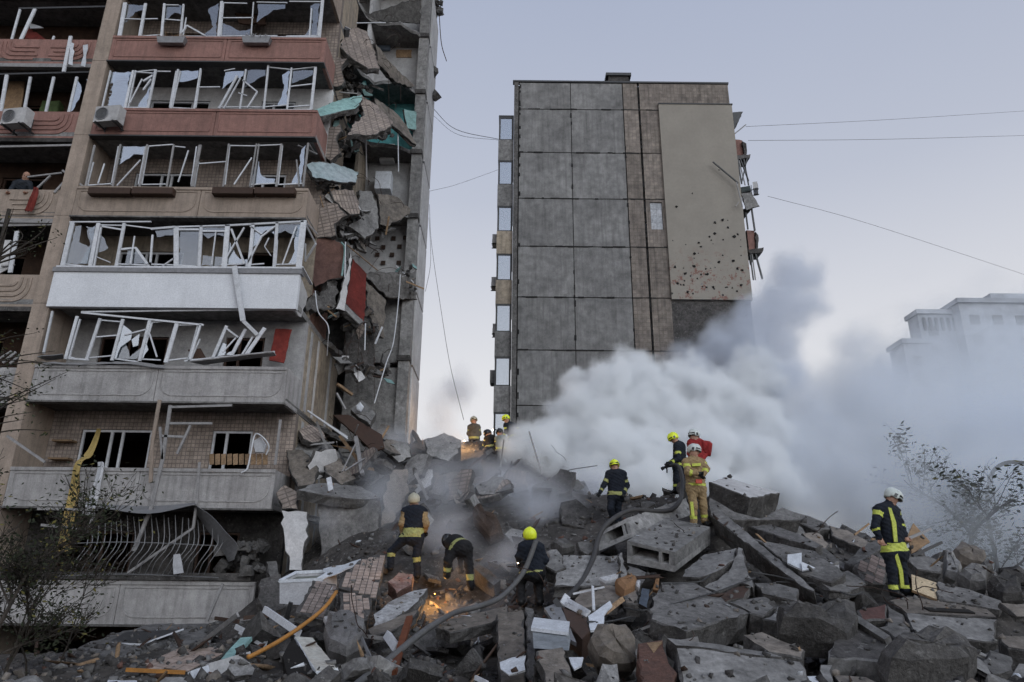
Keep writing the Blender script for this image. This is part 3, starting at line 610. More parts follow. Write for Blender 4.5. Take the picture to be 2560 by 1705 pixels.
# hanging facade pieces and broken floor plates
H = [('torn_facade_panel', C4, [(420,300,20.6),(575,180,21.6),(600,175,21.6),(660,215,21.8),(740,485,20.9),(665,470,20.5),(545,390,20.4)], .22, tilewall_side, .03),
     ('broken_floor_plate', C4, [(690,300,21.4),(830,430,22.2),(985,590,23.6),(940,600,23.4),(850,560,22.6),(740,430,21.6)], .18, concrete_w, .04),
     ('torn_facade_panel', C4, [(370,390,20.25),(520,400,20.25),(480,470,20.25),(500,560,20.25),(450,600,20.25),(380,590,20.25),(345,450,20.25)], .2, tilewall_side, .05),
     ('mint_slab', C4, [(285,755,19.6),(480,675,20.6),(620,650,21.2),(625,690,21),(580,740,20.4),(330,800,19.4)], .2, palegreen, .03),
     ('mint_slab', C4, [(595,580,22),(640,555,22),(690,665,22.3),(640,650,22)], .1, palegreen, .02),
     ('torn_facade_panel', C4, [(600,640,21.2),(720,730,21.4),(840,830,21.2),(800,870,20.7),(690,930,20.3),(510,955,19.8),(560,860,20.2),(640,770,20.6)], .2, tilewall_side, .04),
     ('broken_floor_plate', C4, [(690,680,22),(860,760,22.8),(930,860,23.3),(990,1000,23.6),(960,990,23.4),(850,870,22.6),(740,760,21.9)], .16, concrete_w, .04),
     ('teal_wall_piece', C4, [(905,750,23.6),(995,765,23.9),(990,895,23.9),(930,880,23.6)], .1, palegreen, .02),
     ('torn_facade_panel', C4, [(335,900,20.25),(470,850,20.25),(480,900,20.25),(440,960,20.25),(470,1050,20.25),(400,1110,20.25),(310,1060,20.25)], .2, tilewall_side, .05),
     ('white_ceiling_plate', C4, [(235,1130,19.4),(330,1095,19.8),(440,1130,20.4),(590,1190,21),(585,1250,20.6),(400,1240,19.8),(270,1225,19.4)], .14, surf('blue_white_plaster', (.45, .5, .53), (.36, .45, .47), 1.2, dirt=.2), .04),
     ('torn_facade_panel', C4, [(380,1310,20.3),(575,1290,20.6),(600,1400,20.8),(595,1480,20.8),(540,1470,20.5),(430,1370,20.2)], .2, tilewall_side, .04),
     ('torn_facade_panel', C4, [(250,1380,20.25),(340,1330,20.25),(450,1400,20.25),(520,1480,20.25),(430,1540,20.25),(440,1620,20.25),(300,1640,20.25)], .2, tilewall_side, .05),
     ('hanging_concrete_sheet', C4, [(595,1310,21.5),(690,1310,21.8),(720,1420,21.9),(735,1568,21.7),(640,1640,21.2),(520,1560,20.9),(600,1480,21.2)], .16, concrete_l, .05),
     ('hanging_concrete_sheet', C4, [(725,1330,22.6),(860,1350,23.2),(955,1440,23.5),(950,1470,23.4),(790,1560,22.6),(745,1540,22.4)], .16, concrete_w, .05),
     ('broken_floor_plate', C4, [(560,60,22.5),(700,90,22.8),(850,30,23.4),(1000,-10,23.7),(1040,160,24),(850,150,23.8),(640,140,23)], .16, concrete, .04),
     ('torn_facade_panel', C5, [(370,130,20.3),(520,150,20.3),(540,220,20.4),(600,250,20.6),(590,470,20.6),(520,480,20.5),(400,530,20.3),(375,480,20.25)], .2, surf('reddish_torn_panel', (.19, .105, .085), (.14, .08, .07), 1.2, dirt=.4), .05),
     ('red_wall_panel', C5, [(650,340,21.5),(750,450,21.9),(735,780,21.7),(590,640,21.2),(640,480,21.3)], .12, redp, .03),
     ('broken_floor_plate', C5, [(555,660,20.9),(600,640,21.1),(730,770,21.5),(700,785,21.3)], .2, concrete_l, .03),
     ('hanging_concrete_sheet', C5, [(740,490,22.6),(820,570,22.9),(880,620,23.1),(870,880,23),(790,820,22.8),(765,720,22.6)], .14, concrete_w, .05),
     ('broken_floor_plate', C5, [(730,440,22.4),(960,430,23.4),(1060,490,23.8),(1110,620,23.9),(880,610,23.6),(770,480,22.6)], .2, concrete, .04),
     ('torn_balcony_corner', C5, [(330,640,19.9),(460,560,20.4),(500,480,20.6),(560,500,20.8),(540,660,20.8),(470,690,20.4),(340,700,20)], .3, fracture, .08),
     ('hanging_concrete_sheet', C5, [(600,470,20.9),(640,300,21),(650,350,21),(600,700,20.9),(540,680,20.7)], .1, plaster_w, .04),
     ('dark_wall_panel', C5, [(610,800,22.4),(800,830,22.8),(800,1090,22.8),(700,1080,22.6),(600,1020,22.4)], .12, concrete_d, .04),
     ('broken_floor_plate', C5, [(600,1020,22),(700,1080,22.4),(870,1095,22.8),(860,1120,22.6),(700,1110,22.2),(600,1050,21.8)], .16, concrete, .04)]
for nm, cf, pts, th, mt, jg in H:
    slab(nm, [cf(*p) for p in pts], th, [mt, fracture], LB, jg, .05, .14)
for i in range(26):
    b = MB(); clod(b, C4(1120+random.uniform(-12, 45), random.uniform(0, 100), 26+random.uniform(-.4, .4)), random.uniform(.08, .25)); b.build('edge_clod', fracture, LB)
for (x, y) in ((1110,490), (1120,660)):
    b = MB(); clod(b, C4(x, y, 25.9), .3); b.build('edge_clod', fracture, LB)
# dangling wires, rods and stripped profile
for j, (cf, pts, r, mt) in enumerate([(C5, [(975,450,23),(965,600,23),(930,900,22.6),(880,1050,22.3),(800,1320,22)], .018, pvc), (C5, [(740,780,21.6),(735,960,21.6)], .02, pvc), (C5, [(705,790,21.5),(690,1000,21.5),(690,1250,21.5)], .008, rusty_dk),
        (C5, [(400,560,19.9),(420,700,19.9),(480,780,20.1),(495,850,20.2)], .018, pvc), (C5, [(490,850,20.2),(480,1000,20.2)], .012, pvc_d), (C5, [(615,250,20.9),(820,420,22)], .02, wood), (C4, [(580,158,21.5),(780,155,22.5)], .02, pvc),
        (C4, [(800,520,22.5),(805,780,22.5)], .008, rusty_dk), (C4, [(885,560,23),(885,690,23)], .01, rusty_dk), (C4, [(865,900,23),(870,1180,23)], .02, pvc), (C4, [(645,950,21.6),(650,1240,21.6)], .03, pvc_d), (C4, [(1150,110,25),(1165,300,25),(1200,420,25)], .018, rusty_dk),
        (C5, [(575,230,20.3),(600,280,20.4),(580,460,20.4)], .03, palegreen), (C5, [(605,230,20.4),(600,470,20.4)], .02, pvc), (C4, [(640,960,22),(700,1010,22.4),(790,900,22.6)], .015, concrete_w), (C5, [(550,1190,21),(650,1260,21.4)], .06, wood), (C5, [(545,1250,20.8),(605,1360,21)], .04, pvc_d), (C5, [(350,1370,19.9),(620,1560,20.4)], .03, pvc), (C5, [(800,840,22.9),(800,1300,22.6)], .008, rusty_dk)]):
    b = MB(); b.tube(curve_pts([cf(*p) for p in pts], 5) if len(pts) > 2 else [cf(*p) for p in pts], r, 5); b.build('dangling_wire' if r < .019 else 'loose_rod', mt, LB)
for i in range(70):        # bent reinforcing bars along the torn edge
    k = random.randint(2, 8); z = ZF(k)+.1
    p = Vector((random.uniform(-5.9, -4.2), random.uniform(20.6, 23.6), z+random.uniform(-.3, .1))); pts = [p]
    d = Vector((random.uniform(-.3, .8), random.uniform(-.8, .1), random.uniform(-.4, .2))).normalized()
    for s_ in range(4):
        pts.append(pts[-1]+d*random.uniform(.12, .3)); d = (d+Vector((random.uniform(-.3, .3), random.uniform(-.3, .3), -.35))).normalized()
    b = MB(); b.tube(pts, .009, 4); b.build('reinforcing_bar', rusty_dk, LB)
jm = MB()                  # clods of shattered concrete lodged along the tear
TEAR = [(430,340),(480,420),(520,470),(560,540),(520,590),(600,600),(360,800),(450,820),(540,790),(620,770),(480,940),(460,980),(520,1000),(560,1020),(330,1290),(420,1300),(360,1340),(440,1400),(500,1450),(560,1480),(590,1480),(480,1520),(450,1560),(700,900),(760,900)]
TEAR5 = [(560,30),(620,60),(690,30),(540,110),(520,150),(350,660),(400,640),(450,600),(490,520),(470,660),(510,690),(560,690),(640,760),(660,800),(760,700),(800,820),(700,240),(740,230),(850,130),(1000,420),(1040,520),(620,1040),(680,1080),(760,1110),(860,1100)]
for cf, lst in ((C4, TEAR), (C5, TEAR5)):
    for x, y in lst:
        for q in range(9):
            clod(jm, cf(x+random.gauss(0, 28), y+random.gauss(0, 20), 20.35+max(0, (x-350))/450*2.2+random.uniform(-.15, .25)), random.uniform(.05, .22))
tag(jm.build('shattered_edge', fracture, LB), kind='stuff')
for cf, lst, nn in ((C4, TEAR, 3), (C5, TEAR5, 3)):       # splinters of panel, lath and frame caught in the tear
    for x, y in lst:
        for q in range(nn):
            c = cf(x+random.gauss(0, 35), y+random.gauss(0, 25), 20.3+max(0, (x-350))/450*2.2+random.uniform(-.3, .2)); d = Vector((random.gauss(0, 1), random.gauss(0, .5), random.gauss(0, .8))).normalized(); e_ = d.orthogonal().normalized()
            if random.random() < .45:
                b = MB(); b.bar(c-d*random.uniform(.15, .5), c+d*random.uniform(.15, .5), random.uniform(.02, .06), .025); b.build('splintered_lath', random.choice([pvc, pvc_d, wood, steel_d, rusty_dk, pvc_d]), LB)
            else:
                r1, r2 = random.uniform(.12, .38), random.uniform(.08, .25)
                slab('panel_splinter', [c+d*r1, c+e_*r2+d*random.uniform(-.05, .1), c-d*r1*.9, c-e_*r2], random.uniform(.02, .12), [random.choice([tilewall_side, concrete_l, plaster_w, concrete_w, concrete, palegreen]), fracture], LB, .03, .02)
for i in range(40):        # fallen bits inside the ground floor balcony
    b = MB(); clod(b, C3(random.uniform(1220, 1480), random.uniform(800, 960), random.uniform(18.7, 19.8)), random.uniform(.08, .3)); b.build('fallen_clod', fracture if i % 3 else concrete, LB)
# balconies of floors above continue out of frame; small cornice
# ---------------------------------------------------------------- things on the balconies
def ac_unit(c, label, rz=0.0, tilt=0.0, s=1.0):
    M = Matrix.Translation(c) @ Matrix.Rotation(rz, 4, 'Z') @ Matrix.Rotation(tilt, 4, 'Y') @ Matrix.Scale(s, 4)
    root = bpy.data.objects.new('air_conditioner', None); link(root, None, M); tag(root, label, 'air conditioner', 'air conditioners on the facades')
    b = MB(); b.box((0, 0, 0), (.8, .3, .55)); b.build('casing', plaster_w, root, M)
    n = 20; rr = MB(); c0 = Vector((-.16, -.156, 0))
    ring = [c0+Vector((math.cos(a)*.21, 0, math.sin(a)*.21)) for a in [2*math.pi*i/n for i in range(n+1)]]
    rr.tube(ring, .018, 5)
    for q in (.06, .11, .16): rr.tube([c0+Vector((math.cos(a)*q, 0, math.sin(a)*q)) for a in [2*math.pi*i/n for i in range(n+1)]], .006, 4)
    rr.build('fan_grille', steel, root, M)
    d = MB(); d.add([c0+Vector((0, .002, 0))]+[c0+Vector((math.cos(a)*.2, .002, math.sin(a)*.2)) for a in [2*math.pi*i/n for i in range(n)]], [(0, i+1, (i+1) % n+1) for i in range(n)]); d.build('fan_opening', steel_d, root, M)
    br = MB()
    for x in (-.28, .28): br.box((x, .1, -.3), (.04, .6, .04)); br.box((x, .26, -.12), (.04, .04, .5))
    br.build('bracket', steel_d, root, M)
    return root
ac_unit(C1(120,815,18.6), 'white air conditioner hanging on the left pink parapet with curved ribs', rad(-8), 0)
ac_unit(C1(755,800,18.6), 'white air conditioner hanging beside the tan pier on the pink balcony', rad(-8), 0)
for (x0, x1, lab) in ((615,905,'leftmost of the four dark flower boxes on the tan parapet'), (915,1195,'second from left of the four dark flower boxes on tan parapet'), (1465,1745,'third from left of the four dark flower boxes on tan parapet'), (1755,2030,'rightmost of the four dark flower boxes on the tan parapet')):
    a, c = C1(x0, 1340, 18.78), C1(x1, 1340, 18.78); root = empty('flower_box', (a+c)/2, lab, 'flower box', 'flower boxes on the tan parapet')
    t = MB(); wd = c.x-a.x
    t.box((a+c)/2, (wd, .2, .04)); 
    for sy in (-.1, .1): t.box((a+c)/2+Vector((0, sy, .09)), (wd, .02, .2))
    for sx_ in (-1, 1): t.box((a+c)/2+Vector((sx_*(wd/2-.01), 0, .09)), (.02, .18, .2))
    t.build('trough', darkw, root)
    e_ = MB(); e_.box((a+c)/2+Vector((0, 0, .13)), (wd-.04, .17, .06)); e_.build('soil', dark, root)
    hk = MB()
    for sx_ in (-.3, .3): hk.box((a+c)/2+Vector((sx_*wd, .12, .12)), (.025, .03, .3))
    hk.build('hook', steel_d, root)
for cx, lab, hair in ((1180, 'grey flower box with dried stems on the upper pink balcony', 1), (1765, 'grey flower box full of frosty dry plants on upper pink balcony', 2)):
    c = C1(cx, 285, 18.75); root = empty('flower_box', c, lab, 'flower box', 'flower boxes on the upper pink balcony')
    t = MB(); vs = [(-.46,-.1,.12),(.46,-.1,.12),(.46,.1,.12),(-.46,.1,.12),(-.4,-.07,-.1),(.4,-.07,-.1),(.4,.07,-.1),(-.4,.07,-.1)]
    t.add([Vector(v)+c for v in vs], [(0,1,5,4),(1,2,6,5),(2,3,7,6),(3,0,4,7),(4,5,6,7),(0,3,2,1)]); t.build('trough', steel, root)
    st = MB()
    for i in range(60 if hair == 2 else 30):
        p = c+Vector((random.uniform(-.42, .42), random.uniform(-.08, .08), .1)); q = p+Vector((random.uniform(-.12, .12), random.uniform(-.15, .05), random.uniform(.05, .22) if hair == 1 else random.uniform(-.05, .15)))
        st.tube([p, (p+q)/2+Vector((0, -.03, .03)), q], .008, 3)
    tag(st.build('dried_stems', cloth_w if hair == 2 else wood, root), kind='stuff')
# cloth hanging from the balconies
def ribbon(name, pts, wds, mat, label, cat='cloth'):
    pts = curve_pts(pts, 5); n = len(pts); W = np.interp(np.linspace(0, 1, n), np.linspace(0, 1, len(wds)), wds); K = 7; b = MB(); vs = []
    for i, p in enumerate(pts):
        for j in range(K):
            t = j/(K-1)-.5; vs.append(p+Vector((t*W[i], .06*math.sin(j*2.1+i*.25)+.02*math.sin(i*.9), 0.02*math.sin(j*3+i))))
    m_ = len(vs); vs += [v+Vector((0, .012, 0)) for v in vs]; fs = []
    for i in range(n-1):
        for j in range(K-1):
            a = i*K+j; fs += [(a, a+1, a+K+1, a+K), (m_+a, m_+a+K, m_+a+K+1, m_+a+1)]
    b.add(vs, fs); return tag(b.build(name, mat, smooth=True), label, cat)
ribbon('curtain', [C3(550,160,19.9), C3(490,300,19.3), C3(435,350,18.7), C3(415,500,18.68), C3(385,700,18.66), C3(350,840,18.66)], [.12, .2, .12, .26, .3, .34], cloth_y, 'long yellow curtain hanging over the grey concrete balcony')
ribbon('curtain', [C3(560,345,18.75), C3(540,450,18.68), C3(510,560,18.66), C3(490,640,18.66)], [.16, .16, .24, .36], cloth_w, 'white cloth hanging beside the yellow curtain on the grey balcony')
ribbon('towel', [C1(245,1290,18.85), C1(225,1360,18.8), C1(190,1450,18.8)], [.14, .2, .18], redp, 'red towel hanging over the parapet below the watching man')
wf = empty('window_sash', C1(470,490,18.85), 'broken white window sash hanging over the ribbed pink parapet', 'window sash')
b = MB(); b.bar(C1(438,495,18.9), C1(487,250,18.9), .1, .05); b.build('frame', pvc, wf)
slab('torn_film', [C1(490,290,18.88), C1(510,300,18.88), C1(500,450,18.88), C1(470,440,18.88)], .006, paper, wf, .03, 0)
slab('torn_film', [C1(570,310,18.88), C1(605,305,18.88), C1(585,460,18.88), C1(555,450,18.88), C1(575,380,18.88)], .006, paper, wf, .03, 0)
b = MB(); b.bar(C2(1612,455,18.72), C2(1672,830,18.72), .14, .05); b.bar(C2(1672,830,18.72), C2(1770,925,18.9), .1, .05)
tag(b.build('downpipe', pvc), 'bent white strip hanging across the white clad balcony', 'metal strip')
sf = empty('stroller_frame', C3(1440,300,18.9), 'white curved frame with crumpled cloth hanging over the lower grey balcony', 'frame')
b = MB(); b.tube(curve_pts([C3(1340,405,18.75), C3(1375,380,18.78), C3(1395,290,18.85), C3(1420,190,18.9), C3(1470,215,18.9), C3(1495,260,18.95), C3(1480,305,19)], 5), .02, 6); b.build('tube_frame', pvc, sf)
slab('crumpled_cloth', [C3(1410,225,18.97), C3(1450,205,18.97), C3(1480,250,19), C3(1465,290,19), C3(1420,290,18.97)], .08, cloth_w, sf, .03, .03)
cg = C4(480,215,21); M = Matrix.Translation(cg) @ Matrix.Rotation(rad(28), 4, 'Y') @ Matrix.Rotation(rad(-35), 4, 'X')
root = bpy.data.objects.new('wire_crate', None); link(root, None, M); tag(root, 'dark wire crate caught high up in the torn facade', 'crate')
b = MB(); b.box((0, 0, -.12), (.62, .4, .26)); b.build('crate_body', steel_d, root, M)
for i in range(6):
    b = MB(); b.box((-.27+i*.108, 0, .03), (.02, .4, .02)); b.build('slat', pvc, root, M)
for j in range(4):
    b = MB(); b.box((0, -.19+j*.127, .052), (.62, .02, .02)); b.build('slat', pvc, root, M)
# ================================================================ the second block, its blank gable towards us
FB = empty('apartment_building', (6, 40, 0), 'tall grey panel apartment block with a blank gable end behind the smoke', 'building')
def fpart(mb, name, mat, parent=None, **kw): return mb.build(name, mat, parent or FB, **kw)
YF = 33.7
b = MB(); b.rng(.05, 12, YF+.12, 62, 0, 28.75); fpart(b, 'building_core', concrete_d)
gab = surf('gable_concrete', (.26, .255, .25), (.19, .186, .184), .55, streak=.5, dirt=.5, dirtc=(.075, .072, .07), bump=.4, vary=.12)
zj = [1.8, 4.6, 7.4, 10.18, 12.98, 15.8, 18.64, 21.46, 24.3, 27.1, 28.88]
tile_f = surf('gable_tiles', (.27, .235, .205), (.22, .19, .17), .7, streak=.45, dirt=.4, tile=(.21, .21, .02, .82), axes='XZ', bump=.2, vary=.15)
for a, c in zip([0]+zj[:-1], zj):
    for x0, x1, mt, dy in ((.28, 3.12, gab, 0), (3.16, 6.03, gab, 0), (6.08, 6.88, tile_f, -.02), (7.0, 8.0, tile_f, -.02), (8.0, 12.0, tile_f if c > 27.2 or c < 13 else concrete_d, -.021)):
        if x0 == 8.0 and 15.8 < c < 27.2: continue
        b = MB(); z0, z1 = a+.025, c-.025
        if abs(x0-7) < .01 and abs(c-21.46) < .01:
            b.rng(7.0, 7.22, YF+dy, YF+.1, z0, z1); b.rng(7.86, 8.0, YF+dy, YF+.1, z0, z1); b.rng(7.22, 7.86, YF+dy, YF+.1, z0, 19.68); b.rng(7.22, 7.86, YF+dy, YF+.1, 21.3, z1)
        else: b.rng(x0, x1-(.002 if x0 == 7.0 else 0), YF+dy, YF+.1, z0, z1)
        fpart(b, 'gable_panel', mt)
for z in zj[:-1]:          # weathered sealant lines, uneven
    b = MB(); b.rng(.2, 8.0 if 15 < z < 27 else 11.9, YF+.03, YF+.11, z-.026, z+.026); fpart(b, 'joint_seal', dark)
for x in (3.14, 6.055, 6.94): b = MB(); b.rng(x-.022, x+.022, YF+.03, YF+.11, 0, 28.8); fpart(b, 'joint_seal', dark)
tar = plain('tar', (.018, .017, .017), .7, .2)
for x, zs in ((6.94, np.arange(13.2, 28, .3)), (3.14, np.arange(9, 27, .45)), (6.055, np.arange(9, 28, .5)), (.31, np.arange(9, 28.6, .3))):
    b = MB()
    for z in zs:
        if random.random() < (.75 if x == 6.94 else .3): b.rng(x-random.uniform(.015, .06), x+random.uniform(.015, .06), YF-.03, YF+.02, z, z+random.uniform(.1, .34))
    tag(fpart(b, 'tar_smear', tar), kind='stuff')
for z in zj[4:-1]:
    b = MB(); x = .3
    while x < 8:
        l_ = random.uniform(.1, .6)
        if random.random() < .6: b.rng(x, min(x+l_, 8), YF-.03, YF+.02, z-random.uniform(.015, .05), z+random.uniform(.015, .045))
        x += l_
    tag(fpart(b, 'tar_smear', tar), kind='stuff')
b = MB(); b.rng(-.02, .22, YF-.05, YF+.4, 0, 28.86); fpart(b, 'corner_strip', concrete)
b = MB(); b.rng(-.1, 12.05, YF-.06, YF+.25, 28.9, 29.0); fpart(b, 'roof_coping', steel_d)
b = MB(); b.rng(5.35, 6.5, YF+.3, YF+1.9, 28.8, 29.62); RB = fpart(b, 'roof_vent', concrete_d)
b = MB(); b.rng(5.2, 6.64, YF+.2, YF+2.0, 29.622, 29.8); b.build('vent_cap', steel_d, RB)
for x in np.arange(6.8, 11.8, 1.3):
    b = MB(); b.rng(x, x+.03, YF+.2, YF+.23, 29, 29.18); fpart(b, 'roof_rail_stub', steel_d)
# insulated cladding with shrapnel pocks and flaking paint
m_, t_, b_ = newmat('pocked_cladding'); co = nd(t_, 'ShaderNodeTexCoord'); sp = nd(t_, 'ShaderNodeSeparateXYZ'); t_.links.new(co.outputs['Object'], sp.inputs[0])
na = nd(t_, 'ShaderNodeTexNoise', Scale=.8, Detail=5.0); t_.links.new(co.outputs['Object'], na.inputs['Vector'])
nf = nd(t_, 'ShaderNodeTexNoise', Scale=6., Detail=6.0, Roughness=.75); t_.links.new(co.outputs['Object'], nf.inputs['Vector'])
col = mixc(t_, na.outputs[0], (.36, .33, .285), (.25, .228, .2)); col = mixc(t_, rng_(t_, nf.outputs[0], .3, .8, .0, .35), col, (.18, .165, .15))
vo = nd(t_, 'ShaderNodeTexVoronoi', Scale=1.9, Randomness=1.0); t_.links.new(co.outputs['Object'], vo.inputs['Vector'])
thr = rng_(t_, sp.outputs['Z'], 0, 7, .12, .0); lt = nd(t_, 'ShaderNodeMath', operation='LESS_THAN'); t_.links.new(vo.outputs['Distance'], lt.inputs[0]); t_.links.new(thr, lt.inputs[1])
col = mixc(t_, lt.outputs[0], col, (.055, .05, .05))
nr = nd(t_, 'ShaderNodeTexNoise', Scale=2.6, Detail=6.0, Roughness=.75); t_.links.new(co.outputs['Object'], nr.inputs['Vector'])
low = rng_(t_, sp.outputs['Z'], 1.6, 3.0, 1, 0)
for off, cc, lo in ((0, (.2, .08, .062), .545), (7, (.09, .14, .2), .62)):
    mp = nd(t_, 'ShaderNodeMapping'); mp.inputs['Location'].default_value = (off, off*.3, 0); t_.links.new(co.outputs['Object'], mp.inputs['Vector'])
    nr = nd(t_, 'ShaderNodeTexNoise', Scale=2.2, Detail=8.0, Roughness=.8); t_.links.new(mp.outputs[0], nr.inputs['Vector'])
    mk = nd(t_, 'ShaderNodeMath', operation='MULTIPLY'); t_.links.new(rng_(t_, nr.outputs[0], lo, lo+.04, 0, .8), mk.inputs[0]); t_.links.new(low, mk.inputs[1])
    col = mixc(t_, mk.outputs[0], col, cc)
bu = nd(t_, 'ShaderNodeBump', Strength=.5, Distance=.05); iv = nd(t_, 'ShaderNodeMath', operation='SUBTRACT'); iv.inputs[0].default_value = 1; t_.links.new(lt.outputs[0], iv.inputs[1]); t_.links.new(iv.outputs[0], bu.inputs['Height']); t_.links.new(bu.outputs[0], b_.inputs['Normal'])
t_.links.new(col, b_.inputs['Base Color']); b_.inputs['Roughness'].default_value = .9; b_.inputs['Specular IOR Level'].default_value = .1
b = MB(); b.rng(8.0, 12.06, YF-.16, YF+.115, 15.7, 27.4); CL = fpart(b, 'cladding_sheet', m_)
b = MB(); b.rng(7.98, 12.1, YF-.2, YF-.0, 27.4, 27.46); fpart(b, 'cladding_flashing', steel_d)
for i in range(46):        # deeper pits knocked into the cladding
    z = 15.9+abs(random.gauss(0, 2.6)); x = random.uniform(8.2, 11.9)
    if z > 25: continue
    b = MB(); clod(b, Vector((x, YF-.155, z)), random.uniform(.05, .13)); b.build('shrapnel_pit', tar, CL)
b = MB(); b.rng(7.24, 7.84, YF+.05, YF+.09, 19.7, 21.28); WN = fpart(b, 'window', surf('boarded_pane', (.6, .62, .66), (.54, .56, .6), 2, tile=(.32, .4, .02, .75), axes='XZ', dirt=.2))
# glazed balcony column on the left flank
for i in range(9):
    zt = 26.68-2.8*i
    if zt < 2: break
    b = MB(); b.rng(-.86, -.03, YF+.15, YF+2.4, zt-2.8, zt-1.5); fpart(b, 'balcony_parapet', plaster_c if i in (2, 3) else concrete_l)
    fr = MB(); x0, x1, z0, z1 = -.84, -.05, zt-1.497, zt-.003; t = .09
    fr.rng(x0, x0+t, YF+.16, YF+2.3, z0, z1); fr.rng(x1-t, x1, YF+.16, YF+.24, z0, z1); fr.rng(x0+t, x1-t, YF+.16, YF+.24, z1-t, z1); fr.rng(x0+t, x1-t, YF+.16, YF+.24, z0, z0+.05); fr.rng(x0, x1, YF+.16, YF+2.3, z1+.001, z1+.01)
    o = fpart(fr, 'balcony_window', steel_d)
    g_ = MB(); g_.rng(x0+t, x1-t, YF+.19, YF+.2, z0+.05, z1-t); g_.build('pane', glass_sky, o)
    c_ = MB(); c_.rng(x0+t, x1-t, YF+.5, YF+.52, z0, z1); c_.build('curtain', paper, o)
b = MB(); b.rng(-.86, -.03, YF+.15, YF+2.4, 26.69, 26.78); fpart(b, 'balcony_roof', steel_d)
for n_i, (x, y) in enumerate(((1138,555), (1136,653), (1139,760))):
    c = C0(x, y, YF+1.0); ac_unit(c, ['topmost', 'middle', 'lowest'][n_i]+' air conditioner on the left flank of the far block', rad(-90), 0, .9)
b = MB(); p = C0(1137,868,YF+.8); b.box(p, (.45, .6, .6)); b.box(p+Vector((.1, 0, -.34)), (.6, .66, .05)); fpart(b, 'balcony_ledge', concrete_l)
# wrecked balconies on the right flank
for (pts, Yp, th, mt, nm) in [([(1828,350),(1910,345),(1850,470),(1835,440)], 34.4, .5, steel_d, 'torn_awning'), ([(1850,545),(1905,555),(1915,660),(1862,690)], 34.6, .3, paint_pink, 'balcony_panel'), ([(1905,560),(1935,575),(1940,650),(1918,660)], 34.4, .3, concrete_d, 'balcony_panel'),
        ([(1862,660),(1965,655),(1960,680),(1870,690)], 34.4, .9, concrete, 'balcony_slab'), ([(1885,895),(1960,880),(1970,925),(1900,935)], 34.6, .6, surf('green_grey_panel', (.11, .13, .13)), 'balcony_panel'), ([(1895,940),(1970,930),(2030,1030),(1935,1060)], 34.2, .12, concrete_l, 'hanging_panel'),
        ([(1915,1050),(1975,1040),(1925,1110)], 34.5, .3, concrete_d, 'hanging_panel'), ([(1935,1205),(1995,1210),(2000,1350),(1950,1350)], 34.5, .3, paint_pink, 'balcony_panel'), ([(2000,1215),(2022,1240),(2020,1330),(2003,1345)], 34.4, .3, concrete_d, 'balcony_panel'), ([(1945,1345),(2060,1330),(2050,1370),(1955,1375)], 34.3, .9, concrete_d, 'balcony_slab'), ([(1960,1380),(2000,1375),(1970,1450)], 34.5, .2, concrete_d, 'hanging_panel')]:
    slab(nm, [C6(x, y, Yp) for x, y in pts], th, [mt, concrete_d], FB, .03, .03)
for (x, y, x2, y2, r) in [(1845,510,1930,440,.05), (1870,690,1900,870,.07), (1890,690,1950,850,.06), (1915,690,1950,880,.06), (1940,680,1900,860,.06), (1880,700,1925,880,.05), (1930,1080,1945,1200,.07), (1970,1040,1995,1210,.08), (1690,710,1875,865,.06), (1860,850,1905,1035,.05), (1905,1035,1855,1035,.05), (1855,1035,1880,1000,.04), (1960,1380,1985,1568,.06), (2000,1375,2050,1560,.08), (1975,1380,2000,1568,.05)]:
    b = MB(); Yp = 33.3 if x < 1880 and y > 700 else 34.4; b.bar(C6(x, y, Yp), C6(x2, y2, 34.4 if Yp > 34 else Yp), r, r); b.build('bent_frame_bar', steel_d if r > .055 else pvc_d, FB)
ac_unit(C6(2000,905,34.3), 'air conditioner dangling from the wrecked right flank of the far block', rad(70), .2, .8)
for z in (3.5, 6.3, 9.1):
    b = MB(); b.rng(12.02, 13.3, YF+.4, YF+3.2, z, z+.18); b.rng(13.2, 13.3, YF+.4, YF+3.2, z+.18, z+1.1); fpart(b, 'balcony_slab', concrete)
slab('broken_sheet', [D1(2290,810,33.9), D1(2330,830,33.9), D1(2335,880,33.9), D1(2220,930,33.9), D1(2230,850,33.9)], .3, [concrete, concrete_d], FB)

# ================================================================ hazy tower block far right
TB = empty('apartment_building', (75, 104, 0), 'hazy high-rise with stepped roof far off on the right', 'building')
hazed_t = surf('hazed_tower_wall', (.42, .44, .48), (.36, .38, .42), .15, dirt=.3, bump=.1, vary=.05)  # pale blue tone puts distance haze into the wall colour
blocks = [(C0(2075,785,100).x, C0(2135,785,100).x, C0(2100,790,100).z), (C0(2112,730,101).x, C0(2200,730,101).x, C0(2160,722,101).z), (C0(2195,700,100).x, 96, C0(2270,702,100).z)]
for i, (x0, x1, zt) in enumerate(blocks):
    y0 = 100+i*1.2 if i < 2 else 99.2; b = MB(); b.rng(x0, x1, y0, 104, 0, zt); o = b.build('wall', hazed_t, TB)
    b = MB(); b.rng(x0-.3, x1+.3, y0-.4, 104.3, zt+.01, zt+.7); b.build('roof_edge', hazed_t, TB)
    wx = x0+1.2; me = None
    while wx+1.4 < x1:
        for z in np.arange(zt-3.4, 14, -3.1):
            lit = random.random() < .06
            b = MB(); b.rng(wx, wx+1.5, y0-.06, y0+.02, z, z+1.5)
            w_ = b.build('window', emit('lit_window', (1, .66, .42), .22) if lit and 'lit_window' not in MAT else MAT['lit_window'] if lit else steel_d, TB)
        wx += 3.4
b = MB(); b.rng(blocks[2][0]+6, blocks[2][0]+14, 100.5, 103.5, blocks[2][2]+.7, blocks[2][2]+2.2); b.build('lift_house', hazed_t, TB)
